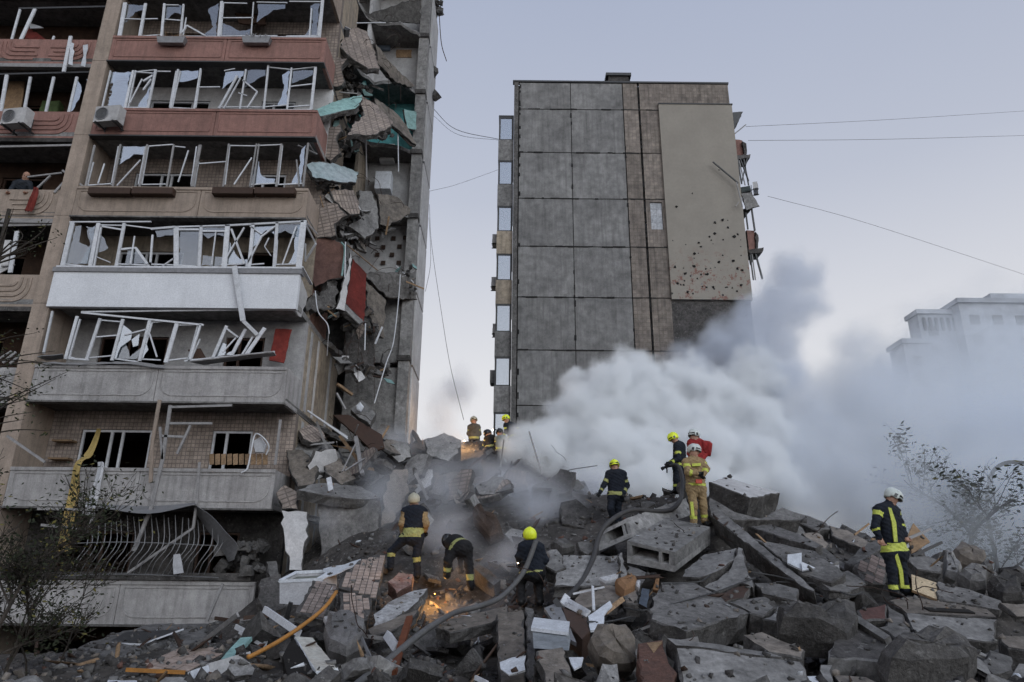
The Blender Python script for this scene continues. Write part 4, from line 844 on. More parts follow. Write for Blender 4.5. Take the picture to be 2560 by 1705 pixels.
for i in range(7):
    b = MB(); b.rng(blocks[1][0]+.5+i*.9, blocks[1][0]+.9+i*.9, 100.9, 101.1, blocks[1][2]-2.6, blocks[1][2]-.6); b.build('gallery_opening', dark, TB)

# ================================================================ lamp post, cables
lp = C0(2268,1180,26.8); root = empty('street_lamp', (lp.x, lp.y, 0), 'tall grey street lamp with a curved arm in the smoke', 'street lamp')
b = MB(); b.tube([(lp.x, lp.y, 0), (lp.x, lp.y, 3), tuple(lp)]+curve_pts([C0(2270,1130,26.8), C0(2282,1085,26.8), C0(2312,1064,26.8), C0(2354,1064,26.8), C0(2385,1068,26.8)], 5), .07, 8); b.build('pole', steel_d, root)
b = MB(); b.box(C0(2400,1070,26.8), (.7, .25, .14)); b.build('lamp_head', steel_d, root)
def cable(pts, r, label, mat=steel_d):
    b = MB(); b.tube(curve_pts(pts, 8), r, 4); return tag(b.build('cable', mat), label, 'cable')
cable([C0(1715,291,36), C0(2040,275,42), C0(2370,254,50)], .014, 'upper of the two near-level overhead cables right of the far block')
cable([C0(1720,323,36), C0(2040,320,42), C0(2370,311,50)], .016, 'lower of the two near-level overhead cables right of the far block')
cable([C0(1765,451,36), C0(2000,515,44), C0(2370,636,56)], .014, 'overhead cable sloping down to the right edge of the picture')
cable([C0(992,246,26.6), C0(1050,298,30), C0(1146,320,35)], .016, 'thicker sagging cable between the two apartment blocks')
cable([C0(992,262,26.6), C0(1055,310,30), C0(1146,322,35)], .010, 'thinner sagging cable just below the thick one between the blocks')
cable([C0(985,440,26.6), C0(1050,424,30), C0(1146,390,35)], .007, 'faint cable rising from the torn block towards the far block')
cable([C0(987,470,26.4), C0(992,560,26.2), C0(1012,700,26), C0(1035,840,25.8), C0(1066,965,25.6)], .012, 'long loose wire hanging down the gap into the smoke')
cable([C0(986,500,26.5), C0(990,600,26.5), C0(978,670,26.5)], .009, 'short curled wire beside the torn edge of the left block')

# ================================================================ smoke
def smoke(name, lo, hi, res, puffs, dens, colr, label, edge=.35, warp=1.6, wscale=.55, nscale=.5, namp=.9, detail=6.0, aniso=0.2, cut=0.0, rough=.55):
    """puffs: (centre, (rx,ry,rz), strength). The density is evaluated once on a voxel grid."""
    t = bpy.data.node_groups.new(name, 'GeometryNodeTree'); t.interface.new_socket('Geometry', in_out='OUTPUT', socket_type='NodeSocketGeometry')
    N = t.nodes.new; K = t.links.new; go = N('NodeGroupOutput'); pos = N('GeometryNodeInputPosition')
    nw = N('ShaderNodeTexNoise'); nw.inputs['Scale'].default_value = wscale; nw.inputs['Detail'].default_value = 3; K(pos.outputs[0], nw.inputs['Vector'])
    sb = N('ShaderNodeVectorMath'); sb.operation = 'SUBTRACT'; K(nw.outputs['Color'], sb.inputs[0]); sb.inputs[1].default_value = (.5, .5, .5)
    ma = N('ShaderNodeVectorMath'); ma.operation = 'MULTIPLY_ADD'; K(sb.outputs[0], ma.inputs[0]); ma.inputs[1].default_value = (warp,)*3; K(pos.outputs[0], ma.inputs[2])
    acc = None
    for c, r, s in puffs:
        a = N('ShaderNodeVectorMath'); a.operation = 'SUBTRACT'; K(ma.outputs[0], a.inputs[0]); a.inputs[1].default_value = tuple(c)
        d = N('ShaderNodeVectorMath'); d.operation = 'DIVIDE'; K(a.outputs[0], d.inputs[0]); d.inputs[1].default_value = tuple(r)
        l = N('ShaderNodeVectorMath'); l.operation = 'LENGTH'; K(d.outputs[0], l.inputs[0])
        v = N('ShaderNodeMath'); v.operation = 'MULTIPLY_ADD'; K(l.outputs['Value'], v.inputs[0]); v.inputs[1].default_value = -s; v.inputs[2].default_value = s
        if acc is None: acc = v.outputs[0]
        else:
            x = N('ShaderNodeMath'); x.operation = 'SMOOTH_MAX'; x.inputs[2].default_value = .15; K(acc, x.inputs[0]); K(v.outputs[0], x.inputs[1]); acc = x.outputs[0]
    n2 = N('ShaderNodeTexNoise'); n2.inputs['Scale'].default_value = nscale; n2.inputs['Detail'].default_value = detail; n2.inputs['Roughness'].default_value = rough; K(pos.outputs[0], n2.inputs['Vector'])
    am = N('ShaderNodeMath'); am.operation = 'MULTIPLY_ADD'; K(n2.outputs[0], am.inputs[0]); am.inputs[1].default_value = namp; am.inputs[2].default_value = -namp*.5-cut
    sm = N('ShaderNodeMath'); sm.operation = 'ADD'; K(acc, sm.inputs[0]); K(am.outputs[0], sm.inputs[1])
    mr = N('ShaderNodeMapRange'); mr.interpolation_type = 'SMOOTHSTEP'; K(sm.outputs[0], mr.inputs[0]); mr.inputs[1].default_value = 0; mr.inputs[2].default_value = edge; mr.inputs[3].default_value = 0; mr.inputs[4].default_value = dens
    vc = N('GeometryNodeVolumeCube'); K(mr.outputs[0], vc.inputs['Density']); vc.inputs['Min'].default_value = lo; vc.inputs['Max'].default_value = hi
    for i, ax in enumerate('XYZ'): vc.inputs['Resolution '+ax].default_value = max(4, int((hi[i]-lo[i])/res))
    mt = bpy.data.materials.new(name); mt.use_nodes = True; q = mt.node_tree; q.nodes.remove(q.nodes['Principled BSDF'])
    pv = q.nodes.new('ShaderNodeVolumePrincipled'); pv.inputs['Color'].default_value = (*colr, 1); pv.inputs['Density'].default_value = 1.0; pv.inputs['Anisotropy'].default_value = aniso
    q.links.new(pv.outputs[0], q.nodes['Material Output'].inputs['Volume'])
    st = N('GeometryNodeSetMaterial'); st.inputs['Material'].default_value = mt; K(vc.outputs[0], st.inputs['Geometry']); K(st.outputs[0], go.inputs[0])
    v = bpy.data.volumes.new(name); v.materials.append(mt)
    o = bpy.data.objects.new(name, v); link(o); md = o.modifiers.new('smoke', 'NODES'); md.node_group = t
    return tag(o, label, 'smoke', kind='stuff')
def puff(x, y, Y, rpx, s=1.0, fy=1.0, fx=1.0, fz=1.0):
    c = C0(x, y, Y); r = rpx*1.0875/FPX*((c-CAM).dot(_fw)); return (c, (r*fx, r*fy, r*fz), s)
white = [puff(1400,920,27,95), puff(1480,900,27.5,80), puff(1350,975,26.5,100), puff(1290,1020,26,80), puff(1225,1040,25.5,70), puff(1190,1060,25,50), puff(1570,905,28,85), puff(1650,960,28,110), puff(1500,1000,27,130), puff(1390,1050,25,100),
         puff(1600,1060,26,130), puff(1730,1000,27.5,95), puff(1320,870,28,30), puff(1250,990,26.5,45), puff(1720,890,28.5,90), puff(1450,850,28,45), puff(1700,1080,26,110), puff(1480,1080,25,100), puff(1250,1090,24.5,75), puff(1350,1120,24,85), puff(1480,1130,23.5,85), puff(1620,1120,24,90), puff(1770,1100,25,85), puff(1700,1140,23,60)]
smoke('smoke_plume', (-1.5, 20.5, 2.5), (17.5, 31.5, 15.5), .125, white, 2.8, (.975, .988, 1.0), 'thick white smoke billowing from the rubble before the far block', edge=.42, warp=1.9, wscale=.7, nscale=1.15, namp=1.6, detail=9, cut=-.02, aniso=-.35, rough=.7)
rising = [puff(1600,850,29,75), puff(1660,800,29,70), puff(1710,820,29,100), puff(1765,765,29,100), puff(1805,695,29,88), puff(1835,640,29,66), puff(1740,880,29,100), puff(1820,860,29,60)]
smoke('smoke_plume', (5, 25.5, 8), (14.5, 33, 22.5), .14, rising, 1.1, (.82, .855, .92), 'darker grey smoke column rising diagonally past the far block', edge=.6, warp=2.0, wscale=.55, nscale=.8, namp=1.6, detail=8, cut=.0, aniso=-.2, rough=.68)  # grey albedo carries the column's shadowed, backlit tone besides its own absorption
grey = [puff(1800,900,29,80), puff(1850,960,29,110), puff(1960,800,32,60), puff(1950,900,32,110), puff(2050,900,34,110), puff(1980,770,32,45), puff(1900,1000,28,120), puff(2080,990,32,130), puff(2230,980,34,120), puff(1850,1060,26,110), puff(1950,1100,26,130), puff(2080,1130,26,140), puff(2220,1150,27,150), puff(2360,1150,28,150), puff(2480,1120,30,150), puff(2350,1030,34,140), puff(1830,1150,23.5,70)]
smoke('smoke_plume', (4, 21.5, 1), (29, 38, 18), .22, grey, .62, (.88, .91, .96), 'thinner blue grey smoke drifting up to the right', edge=.8, warp=2.0, wscale=.4, nscale=.55, namp=1.7, detail=8, cut=-.02, aniso=-.25, rough=.66)
veil = [puff(1700,1100,28,260,.8,1.2), puff(2000,1080,30,260,.8,1.2), puff(2250,1100,33,290,.8,1.2), puff(2450,1080,34,290,.8,1.2), puff(2300,1150,28,220,.8), puff(2100,1180,25,150,.8), puff(2500,1200,28,220,.8), puff(2200,1060,45,330,.9,1.5), puff(2450,1030,55,330,.9,1.5), puff(2000,1050,40,260,.9,1.5), puff(2350,1150,40,260,.9,1.5), puff(1900,980,36,150,.9), puff(2100,980,42,170,.9), puff(2300,960,50,200,.9), puff(2050,1200,24,130,.9), puff(2250,1220,23,140,.9), puff(2400,1250,22,150,.9), puff(1900,1150,24,120,.9), puff(2280,800,62,330,.45), puff(2480,800,62,330,.45)]
smoke('smoke_veil', (1, 19, .2), (62, 70, 26), .7, veil, .4, (.9, .935, .98), 'pale blue smoke haze over the right of the street', edge=1.0, warp=3, wscale=.2, nscale=.28, namp=1.5, detail=7, aniso=-.3, rough=.62)
low = [puff(1010,930,25.5,80,1.1), puff(1040,880,27,65,1.0), puff(1000,1000,24,80,.8), puff(900,1020,23,80,.7), puff(1150,1150,21,150,1), puff(1000,1150,20,130,.9), puff(1250,1180,20,140,1), puff(1350,1130,22,120,1), puff(880,1150,19.5,110,.8), puff(1050,1260,17.5,110,.9), puff(1180,1290,16.5,100,.9), puff(930,1270,17.8,90,.8), puff(1150,1300,14.4,65,1.0), puff(1040,1300,15,60,.9), puff(1120,1390,14.3,70,.7), puff(1010,1400,14.5,60,.6), puff(760,1180,18.3,80,.5)]
smoke('smoke_veil', (-8, 13.2, .8), (5, 29, 13.5), .2, low, 1.25, (.84, .86, .92), 'thin grey smoke seeping over the heap around the firefighters', edge=1.0, warp=2, wscale=.5, nscale=.7, namp=1.3, detail=6, cut=.14, aniso=-.2)
# ================================================================ the heap: hand-placed pieces, each its own thing
def rock_mesh(rx, ry, rz, seed, sub=2, rough=.25, flat=.35):
    bm = bmesh.new(); bmesh.ops.create_icosphere(bm, subdivisions=sub, radius=1); R = random.Random(seed); off = Vector((R.uniform(-50, 50), R.uniform(-50, 50), R.uniform(-50, 50)))
    planes = [(Vector((R.gauss(0, 1), R.gauss(0, 1), R.gauss(0, 1))).normalized(), R.uniform(.55, .85)) for _ in range(9)]
    for v in bm.verts:
        p = v.co.copy()
        for n, d in planes:
            e_ = p.dot(n)-d
            if e_ > 0: p -= n*e_*.92
        p += p.normalized()*(mnoise.fractal(p*2.2+off, 1, 2, 3)*rough*.35)
        v.co = Vector((p.x*rx, p.y*ry, p.z*rz))
    vs = [tuple(v.co) for v in bm.verts]; fs = [tuple(v.index for v in f.verts) for f in bm.faces]; bm.free(); return vs, fs
def rock(c, size, label, mat=None, cat='rubble', name='concrete_boulder', rot=(0, 0, 0), sub=3, group=None):
    vs, fs = rock_mesh(size[0], size[1], size[2], random.randint(0, 99999), sub)
    b = MB(); b.add(vs, fs); M = Matrix.Translation(c) @ Matrix.Rotation(rot[2], 4, 'Z') @ Matrix.Rotation(rot[1], 4, 'Y') @ Matrix.Rotation(rot[0], 4, 'X')
    return tag(b.build(name, mat or fracture, None, M), label, cat, group)
def S(name, cf, pts, th, mats, label, cat='rubble', jag=.03, rough=.03, step=.15, bars=0):
    if name in ('board', 'loose_door', 'mesh_sheet', 'cabinet', 'appliance_door'): jag, rough = .006, .004
    o = slab(name, [cf(*p) for p in pts], th, mats, None, jag, rough, step, label=label, cat=cat)
    if bars:
        M = WM[o.name]; vv = [v.co for v in o.data.vertices if v.co.z < -.01]
        for i in range(bars):
            p = random.choice(vv); d = Vector((p.x, p.y, 0)).normalized(); q = [M @ p]
            for s_ in range(3): d = (d+Vector((random.uniform(-.4, .4), random.uniform(-.4, .4), random.uniform(-.4, .4)))).normalized(); q.append(q[-1]+M.to_3x3() @ d*random.uniform(.08, .2))
            b = MB(); b.tube(q, .007, 4); b.build('reinforcing_bar', rusty_dk, o)
    return o
def hull_px(name, cf, pts, depth, mat, label, cat='rubble', n=2):
    """chunky lump: its outline as seen, given a bulging rounded body of its own depth"""
    P = [cf(*p) for p in pts]; c = sum(P, Vector())/len(P); M = plane_frame(P); Mi = M.inverted(); p2 = [(Mi @ p).to_2d() for p in P]
    K = 26; ang = []
    dens = []
    for i in range(len(p2)):
        a, d = p2[i], p2[(i+1) % len(p2)]
        for j in range(2): dens.append(a.lerp(d, j/2+random.uniform(-.1, .1)*(j > 0)))
    b = MB(); rings = []
    for z, s in ((depth*.5, .0), (depth*.5, .62), (depth*.34, .93), (0, 1.0), (-depth*.45, .85), (-depth*.6, .0)):
        ring = []
        for i, p in enumerate(dens):
            q = p*s; nz_ = mnoise.fractal(Vector((q.x*2.4+c.x, q.y*2.4+c.y, z*2.4)), 1, 2, 4)
            ring.append((q.x*(1+.06*nz_), q.y*(1+.06*nz_), z+depth*(.2*nz_+random.uniform(-.05, .05))*(1 if s < 1 else .3)))
        rings.append(ring)
    m = len(dens); vs = [v for r in rings for v in r]
    fs = [(l*m+i, (l+1)*m+i, (l+1)*m+(i+1) % m, l*m+(i+1) % m) for l in range(5) for i in range(m)]
    b.add(vs, fs); o = b.build(name, mat, None, M); 
    bm = bmesh.new(); bm.from_mesh(o.data); bmesh.ops.remove_doubles(bm, verts=bm.verts, dist=.004); bmesh.ops.recalc_face_normals(bm, faces=bm.faces); bm.to_mesh(o.data); bm.free()
    pp = [px_of(p) for p in P]; PLACED.append((min(p[0] for p in pp), max(p[0] for p in pp), min(p[1] for p in pp), max(p[1] for p in pp), c.y, o))
    return tag(o, label, cat)
def tiles_on(o, pts2d_inset, tw, th, gap, mat, maxn=150):
    """real tiles on the face of a plate, kept where they lie inside its outline"""
    poly = pts2d_inset; xs_ = [p[0] for p in poly]; ys_ = [p[1] for p in poly]
    def inside(x, y):
        c = False
        for i in range(len(poly)):
            x1, y1 = poly[i]; x2, y2 = poly[i-1]
            if (y1 > y) != (y2 > y) and x < (x2-x1)*(y-y1)/(y2-y1)+x1: c = not c
        return c
    me = None; M = WM[o.name]; n = 0; x = min(xs_)
    while x < max(xs_):
        y = min(ys_)
        while y < max(ys_):
            if all(inside(x+dx*tw*.5, y+dy*th*.5) for dx in (-.6, .6) for dy in (-.6, .6)) and random.random() < .97 and n < maxn:
                if me is None:
                    b = MB(); b.box((0, 0, .004), (tw-gap, th-gap, .014)); t = b.build('tile', mat, o, M @ Matrix.Translation((x, y, 0))); me = t.data
                else:
                    t = bpy.data.objects.new('tile', me); link(t, o, M @ Matrix.Translation((x, y, random.uniform(-.002, .003))))
                n += 1
            y += th
        x += tw
def tiled(cf, pts, th, label, tw=.13, thh=.13, mat=None):
    P = [cf(*p) for p in pts]; o = slab('tiled_wall_fragment', P, th, [concrete_d, fracture], None, .02, .03, .14, label=label, cat='rubble')
    Mi = WM[o.name].inverted(); p2 = [tuple((Mi @ Vector(p)).to_2d()) for p in P]; cx = sum(p[0] for p in p2)/len(p2); cy_ = sum(p[1] for p in p2)/len(p2)
    tiles_on(o, [(cx+(x-cx)*1.0, cy_+(y-cy_)*1.0) for x, y in p2], tw, thh, .013, mat or MAT['rubble_tile'], 200)
    return o
surf('rubble_tile', (.36, .285, .245), (.28, .22, .19), 2.0, dirt=.3, bump=.1, vary=.12, rough=.6)
frc = [concrete, fracture]; frl = [concrete_l, fracture]; frw = [concrete_w, fracture]; frd = [concrete_d, fracture]
# -- centre right: the vent block, the hollow beam it carries, the boards round them
def vent_block(P0, P1, P2, P3, depth_vec, label, opening, th=.07, mat=concrete_l):
    """hollow block: front rim P0..P3 (tl,tr,br,bl), body running back along depth_vec; opening split by a web"""
    root = empty('vent_block', (P2+P3)/2, label, 'rubble'); dv = Vector(depth_vec)
    def quadbar(a, c, d, e_, name='wall_plate', mt=mat):
        vs = [a, c, d, e_]+[v+dv for v in (a, c, d, e_)]
        b = MB(); b.add(vs, [(0, 1, 2, 3), (7, 6, 5, 4), (0, 4, 5, 1), (1, 5, 6, 2), (2, 6, 7, 3), (3, 7, 4, 0)]); o = fixn(b.build(name, mt, root))
        return o
    L_ = lambda a, c, t: a+(c-a)*t
    u0, u1, v0, v1, uw = opening
    q = lambda u, v: L_(L_(P0, P1, u), L_(P3, P2, u), v)
    quadbar(q(0, 0), q(1, 0), q(1, v0), q(0, v0)); quadbar(q(0, v1), q(1, v1), q(1, 1), q(0, 1)); quadbar(q(0, v0), q(u0, v0), q(u0, v1), q(0, v1)); quadbar(q(u1, v0), q(1, v0), q(1, v1), q(u1, v1)); quadbar(q(uw-.03, v0), q(uw+.03, v0), q(uw+.03, v1), q(uw-.03, v1), 'web')
    dv0 = dv; back = MB(); a, c, d, e_ = (q(u0, v0)+dv*.9, q(u1, v0)+dv*.9, q(u1, v1)+dv*.9, q(u0, v1)+dv*.9); back.add([a, c, d, e_], [(0, 1, 2, 3)]); back.build('back_plate', concrete_d, root)
    return root
vent_block(D4(640,1062,14.6), D4(1050,1160,14.1), D4(1045,1330,14.1), D4(640,1250,14.6), D4(1350,945,15.7)-D4(1050,1160,14.1), 'hollow concrete vent block with two dark openings under the tan firefighter', (.1, .88, .16, .68, .7))
vent_block(D4(400,990,15.6), D4(640,870,15.4), D4(690,1030,15.1), D4(400,1150,15.3), D4(1140,700,17.3)-D4(640,870,15.4), 'long hollow concrete shaft lying slanted beneath the hose', (.2, .9, .2, .75, .8))
S('panel_fragment', D4, [(1130,1310,13.2),(1300,1190,13.8),(1580,1110,13.8),(1560,1230,13.2),(1400,1340,12.8),(1250,1370,12.7),(1110,1360,12.9)], .18, frl, 'curved grey panel leaning right of the vent block')
S('panel_fragment', D4, [(1585,1110,13.6),(1630,1120,13.5),(1715,1480,12.3),(1670,1440,12.4),(1600,1430,12.5),(1420,1500,12.3),(1290,1440,12.5),(1500,1330,12.9)], .2, frl, 'upright panel with pale right edge below the vent block')
S('dark_panel', D6, [(1560,640,12.2),(1700,590,12.4),(1860,560,12.5),(1800,670,12),(1640,710,11.9)], .1, [darkw, fracture], 'small dark board tucked under the pale edged panel')
S('slab_fragment', D6, [(1080,545,12.6),(1380,540,12.7),(1560,640,12.2),(1650,735,11.8),(1860,770,11.3),(1300,1000,10.4),(1000,850,10.8),(970,760,11.2)], .38, frc, 'large flat grey floor slab in the middle foreground', jag=.05, rough=.06, bars=5)
S('slab_fragment', D6, [(1660,735,11.75),(1830,690,12),(1990,640,12.2),(2060,760,11.7),(1960,850,11.2),(1860,775,11.3)], .35, frc, 'rough grey slab end joined to the right of the big floor slab', jag=.06, rough=.06)
S('slab_fragment', D6, [(1215,1100,8.9),(1520,1110,8.9),(2000,1180,8.8),(2290,1255,8.8),(2400,1460,8.3),(1270,1460,8.3),(1230,1270,8.6)], .5, frl, 'big pale grey slab standing on edge at the bottom of the picture', jag=.03, rough=.05)
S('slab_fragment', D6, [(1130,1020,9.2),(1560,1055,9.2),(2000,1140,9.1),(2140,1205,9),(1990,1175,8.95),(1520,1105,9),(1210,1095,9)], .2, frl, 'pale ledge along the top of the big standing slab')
hull_px('concrete_boulder', D6, [(510,960,9.6),(620,935,9.6),(760,990,9.6),(850,1110,9.5),(875,1250,9.3),(820,1310,9.3),(650,1330,9.3),(530,1240,9.3),(440,1100,9.5)], .5, concrete_w, 'rounded tan and grey boulder in the bottom centre')
S('beam_fragment', D4, [(1335,780,16.2),(1400,770,16.2),(1720,1040,14.4),(2113,1360,12.7),(2230,1470,12.3),(2230,1500,12.2),(2100,1430,12.5),(1700,1120,14.1),(1345,850,15.9)], .45, frl, 'long straight concrete beam sloping down to the right from the tan firefighter', jag=.012, rough=.02)
S('beam_fragment', D4, [(1560,890,16.6),(1760,890,16.7),(2113,1000,15.5),(2300,1100,14.8),(2250,1130,14.6),(1740,960,16)], .4, frc, 'grey beam lying behind and above the long sloping beam', jag=.02)
S('slab_fragment', D4, [(1720,1040,14.6),(2113,1130,14),(2250,1140,13.8),(2500,1340,12.8),(2380,1420,12.5),(2113,1340,12.9)], .25, frc, 'flat slab lying between the two long beams on the right')
# tilted block near the top with a pale upper face
P = {k: D4(*v) for k, v in dict(a=(1345,545,17.2), b=(1470,530,18.2), c=(1945,640,17.6), d=(1690,712,16.4)).items()}
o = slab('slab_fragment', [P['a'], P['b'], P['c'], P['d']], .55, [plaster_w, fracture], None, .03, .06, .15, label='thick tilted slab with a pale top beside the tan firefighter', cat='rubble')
S('slab_fragment', D4, [(1340,700,16.8),(1560,790,16.3),(1780,860,16.2),(1960,790,16.8),(2113,860,16.6),(2113,900,16.4),(1860,880,16.2),(1560,870,16),(1345,790,16.3)], .3, frc, 'shattered slab layer under the thick tilted slab')
hull_px('concrete_boulder', D4, [(1490,510,18.5),(1515,495,18.5),(1535,520,18.5),(1510,545,18.5)], .12, concrete_d, 'tiny dark lump on top of the thick tilted slab')
S('panel_fragment', D4, [(210,1070,15),(330,1065,15),(370,1130,14.8),(300,1190,14.7),(230,1140,14.8)], .25, frc, 'grey lump left of the hollow shaft')
S('panel_fragment', D4, [(0,1180,14.3),(90,1200,14.2),(120,1290,13.9),(30,1330,13.8),(-60,1280,14)], .25, frl, 'rounded pale chunk right of the kneeling yellow helmet')
S('panel_fragment', D4, [(90,1190,14.6),(560,1180,14.4),(590,1400,13.4),(420,1450,13.2),(10,1440,13.3),(40,1340,13.8)], .2, frl, 'wide pale wall panel lying below the hollow shaft', rough=.04)
S('post_fragment', D4, [(575,1165,14),(600,1160,14),(640,1370,13.2),(590,1390,13.1)], .12, frl, 'narrow pale concrete post leaning left of the vent block')
S('panel_fragment', D4, [(640,1270,13.9),(830,1340,13.4),(860,1400,13.1),(740,1430,12.9),(640,1390,13.2)], .15, frc, 'dark grey panel directly below the vent block')
S('panel_fragment', D6, [(370,610,12.4),(650,560,12.5),(760,640,12),(690,720,11.7),(420,760,11.6),(330,690,12)], .18, frw, 'brownish wall piece left of the crumpled brown cloth')
# -- right side
S('panel_fragment', D5, [(60,225,18.6),(250,270,18.3),(390,330,18),(420,390,17.7),(330,390,17.6),(200,330,17.9),(60,290,18.2)], .35, frc, 'upper left of two broken beams on the skyline of the heap')
S('panel_fragment', D5, [(410,350,17.9),(560,390,17.5),(720,480,16.8),(690,530,16.4),(560,490,16.8),(430,430,17.3)], .4, frw, 'lower right of two broken beams on the skyline of the heap')
S('beam_fragment', D5, [(0,365,16),(200,440,15.6),(420,560,14.9),(560,660,14.3),(540,690,14.2),(330,590,14.8),(0,450,15.7)], .3, frc, 'middle grey beam left of the lone firefighter')
S('panel_fragment', D5, [(80,360,16.8),(160,320,17),(230,400,16.6),(250,450,16.4),(130,420,16.5)], .25, frl, 'pale wedge of concrete among the skyline beams')
S('panel_fragment', D5, [(200,420,16.4),(330,400,16.5),(420,500,16),(380,560,15.6),(250,470,16)], .2, frw, 'tan broken piece behind the middle beam on the right')
S('panel_fragment', D5, [(530,640,14.2),(700,500,15.2),(800,450,15.4),(830,530,14.9),(790,550,14.7),(600,660,14)], .2, frc, 'ledge of grey concrete behind the lone firefighter')
tiled(D5, [(600,665,13.9),(790,555,14.5),(885,640,14.3),(845,815,13.5),(690,790,13.4)], .2, 'tiled wall fragment left of the lone firefighter', .15, .15, surf('dark_rubble_tile', (.2, .155, .14), (.15, .12, .11), 2.0, dirt=.3, bump=.1))
S('panel_fragment', D5, [(270,740,12.9),(560,700,13.4),(700,800,12.9),(560,880,12.4),(420,850,12.4)], .15, frc, 'flat slab below the white window pieces on the right')
S('board', D5, [(1050,735,13.4),(1250,795,13.2),(1252,930,12.7),(1060,850,12.9)], .04, [wood_pale, wood], 'pale yellow wooden board right of the lone firefighter', 'board')
S('panel_fragment', D5, [(1256,780,13.2),(1500,850,12.9),(1745,930,12.5),(1740,1010,12.2),(1255,930,12.6)], .15, frc, 'smooth dark grey panel beside the yellow board')
S('board', D5, [(1020,440,14.9),(1070,330,15.2),(1195,485,15),(1060,565,14.6)], .03, [wood, wood], 'brown cardboard sheet right of the lone firefighter', 'board')
b = MB(); b.bar(D5(990,470,14.6), D5(1200,380,14.9), .05); tag(b.build('timber', pvc_d), 'upper timber stick poking out past the cardboard sheet', 'timber')
b = MB(); b.bar(D5(1060,590,14.3), D5(1285,485,14.8), .05); tag(b.build('timber', steel_d), 'lower dark stick poking out right of the cardboard sheet', 'timber')
b = MB(); b.bar(D5(610,425,15.6), D5(720,340,15.9), .035); tag(b.build('timber', wood), 'thin wooden stick left of the lone firefighter', 'timber')
root = S('slab_fragment', D5, [(870,930,12.3),(1060,908,12.6),(1640,1000,12.2),(1725,1065,11.8),(1010,1032,11.7)], .42, frw, 'long beige ribbed slab with a slot under the lone firefighter', jag=.02)
b = MB(); c = D5(1345,1020,11.93); b.box((0, 0, 0), (.72, .16, .05)); b.build('slot', dark, root, Matrix.Translation(c) @ WM[root.name].to_3x3().to_4x4())  # dark box puts the shade of the recess into colour
S('slab_fragment', D5, [(1000,1045,11.6),(1400,1060,11.5),(1722,1075,11.5),(1715,1275,10.9),(1400,1230,10.9),(1060,1185,11)], .3, frl, 'front face of the long ribbed slab, lower tier')
S('brick_block', D5, [(630,1010,11.2),(850,960,11.4),(862,1085,11),(650,1095,10.9)], .25, [surf('dark_red_face', (.1, .05, .045), (.07, .04, .036)), fracture], 'dark red masonry block left of the long ribbed slab')
S('panel_fragment', D5, [(855,965,11.5),(990,1050,11.2),(1075,1230,10.5),(1000,1320,10.2),(930,1230,10.5),(800,1150,10.8),(870,1090,11)], .2, frc, 'jagged grey plate right of the dark red block')
hull_px('concrete_boulder', D5, [(60,1090,10.4),(210,1060,10.5),(420,1060,10.6),(600,1090,10.6),(640,1200,10.2),(560,1280,9.9),(300,1240,10),(20,1200,10.1)], .6, fracture, 'big dark rough boulder at lower right, left of the pale edged slab')
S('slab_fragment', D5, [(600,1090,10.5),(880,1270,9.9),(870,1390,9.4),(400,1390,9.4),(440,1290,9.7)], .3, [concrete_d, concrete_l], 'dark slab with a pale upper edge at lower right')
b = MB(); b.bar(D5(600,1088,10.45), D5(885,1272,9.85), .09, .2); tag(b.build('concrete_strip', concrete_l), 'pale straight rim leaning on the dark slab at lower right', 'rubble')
hull_px('concrete_boulder', D5, [(770,1445,8.8),(960,1350,9),(1160,1305,9.1),(1480,1350,9.1),(1570,1480,8.8),(1500,1545,8.6),(1200,1580,8.5),(860,1580,8.5)], .7, fracture, 'largest dark boulder near the bottom right corner')
hull_px('concrete_boulder', D5, [(1000,1330,9.7),(1080,1260,9.8),(1160,1300,9.7),(1130,1330,9.6)], .2, concrete_l, 'small pale stone above the largest dark boulder')
S('panel_fragment', D5, [(1100,1240,10.2),(1210,1170,10.4),(1400,1250,10.2),(1480,1340,9.8),(1170,1310,9.8)], .25, frc, 'grey slab piece between the ribbed slab and largest boulder')
S('board', D5, [(1450,1270,9.6),(1640,1355,9.5),(1625,1375,9.45),(1440,1290,9.5)], .03, [concrete_l, concrete_l], 'narrow pale strip lying near the right bottom', 'board')
S('panel_fragment', D5, [(1490,1340,9.3),(1600,1400,9.2),(1675,1485,9),(1660,1515,8.9),(1545,1450,9)], .05, frl, 'thin pale shard at the bottom right')
S('slab_fragment', D5, [(1650,1320,9.6),(1830,1370,9.5),(1840,1480,9.1),(1690,1520,8.9),(1600,1400,9.2)], .3, frc, 'square grey lump beside the thin pale shard')
S('slab_fragment', D5, [(1725,1210,10.3),(1990,1195,10.3),(2000,1340,9.8),(1800,1290,9.9)], .3, frw, 'tan slab at the right edge of the picture')
S('panel_fragment', D5, [(1740,950,11.6),(1960,960,11.6),(1980,1060,11.3),(1870,1060,11.3)], .1, frw, 'thin tan plate at the right edge above the tan slab')
hull_px('concrete_boulder', D5, [(1350,580,15.4),(1415,505,15.6),(1520,590,15.5),(1605,655,15.3),(1580,700,15.1),(1500,675,15.1),(1400,620,15.2)], .5, concrete_w, 'pointed pale boulder on the right skyline')
hull_px('concrete_boulder', D5, [(1300,610,14.8),(1350,600,14.9),(1440,720,14.3),(1390,790,14),(1310,740,14.1)], .4, concrete_l, 'tall pale stone right of the yellow board')
hull_px('concrete_boulder', D5, [(1400,790,13.7),(1500,730,14),(1640,750,13.9),(1630,850,13.4),(1500,850,13.4)], .5, concrete, 'broad grey stone above the smooth dark panel')
hull_px('concrete_boulder', D5, [(1580,690,14.8),(1640,660,14.9),(1680,720,14.7),(1620,740,14.6)], .3, concrete, 'small stone just below the right skyline')
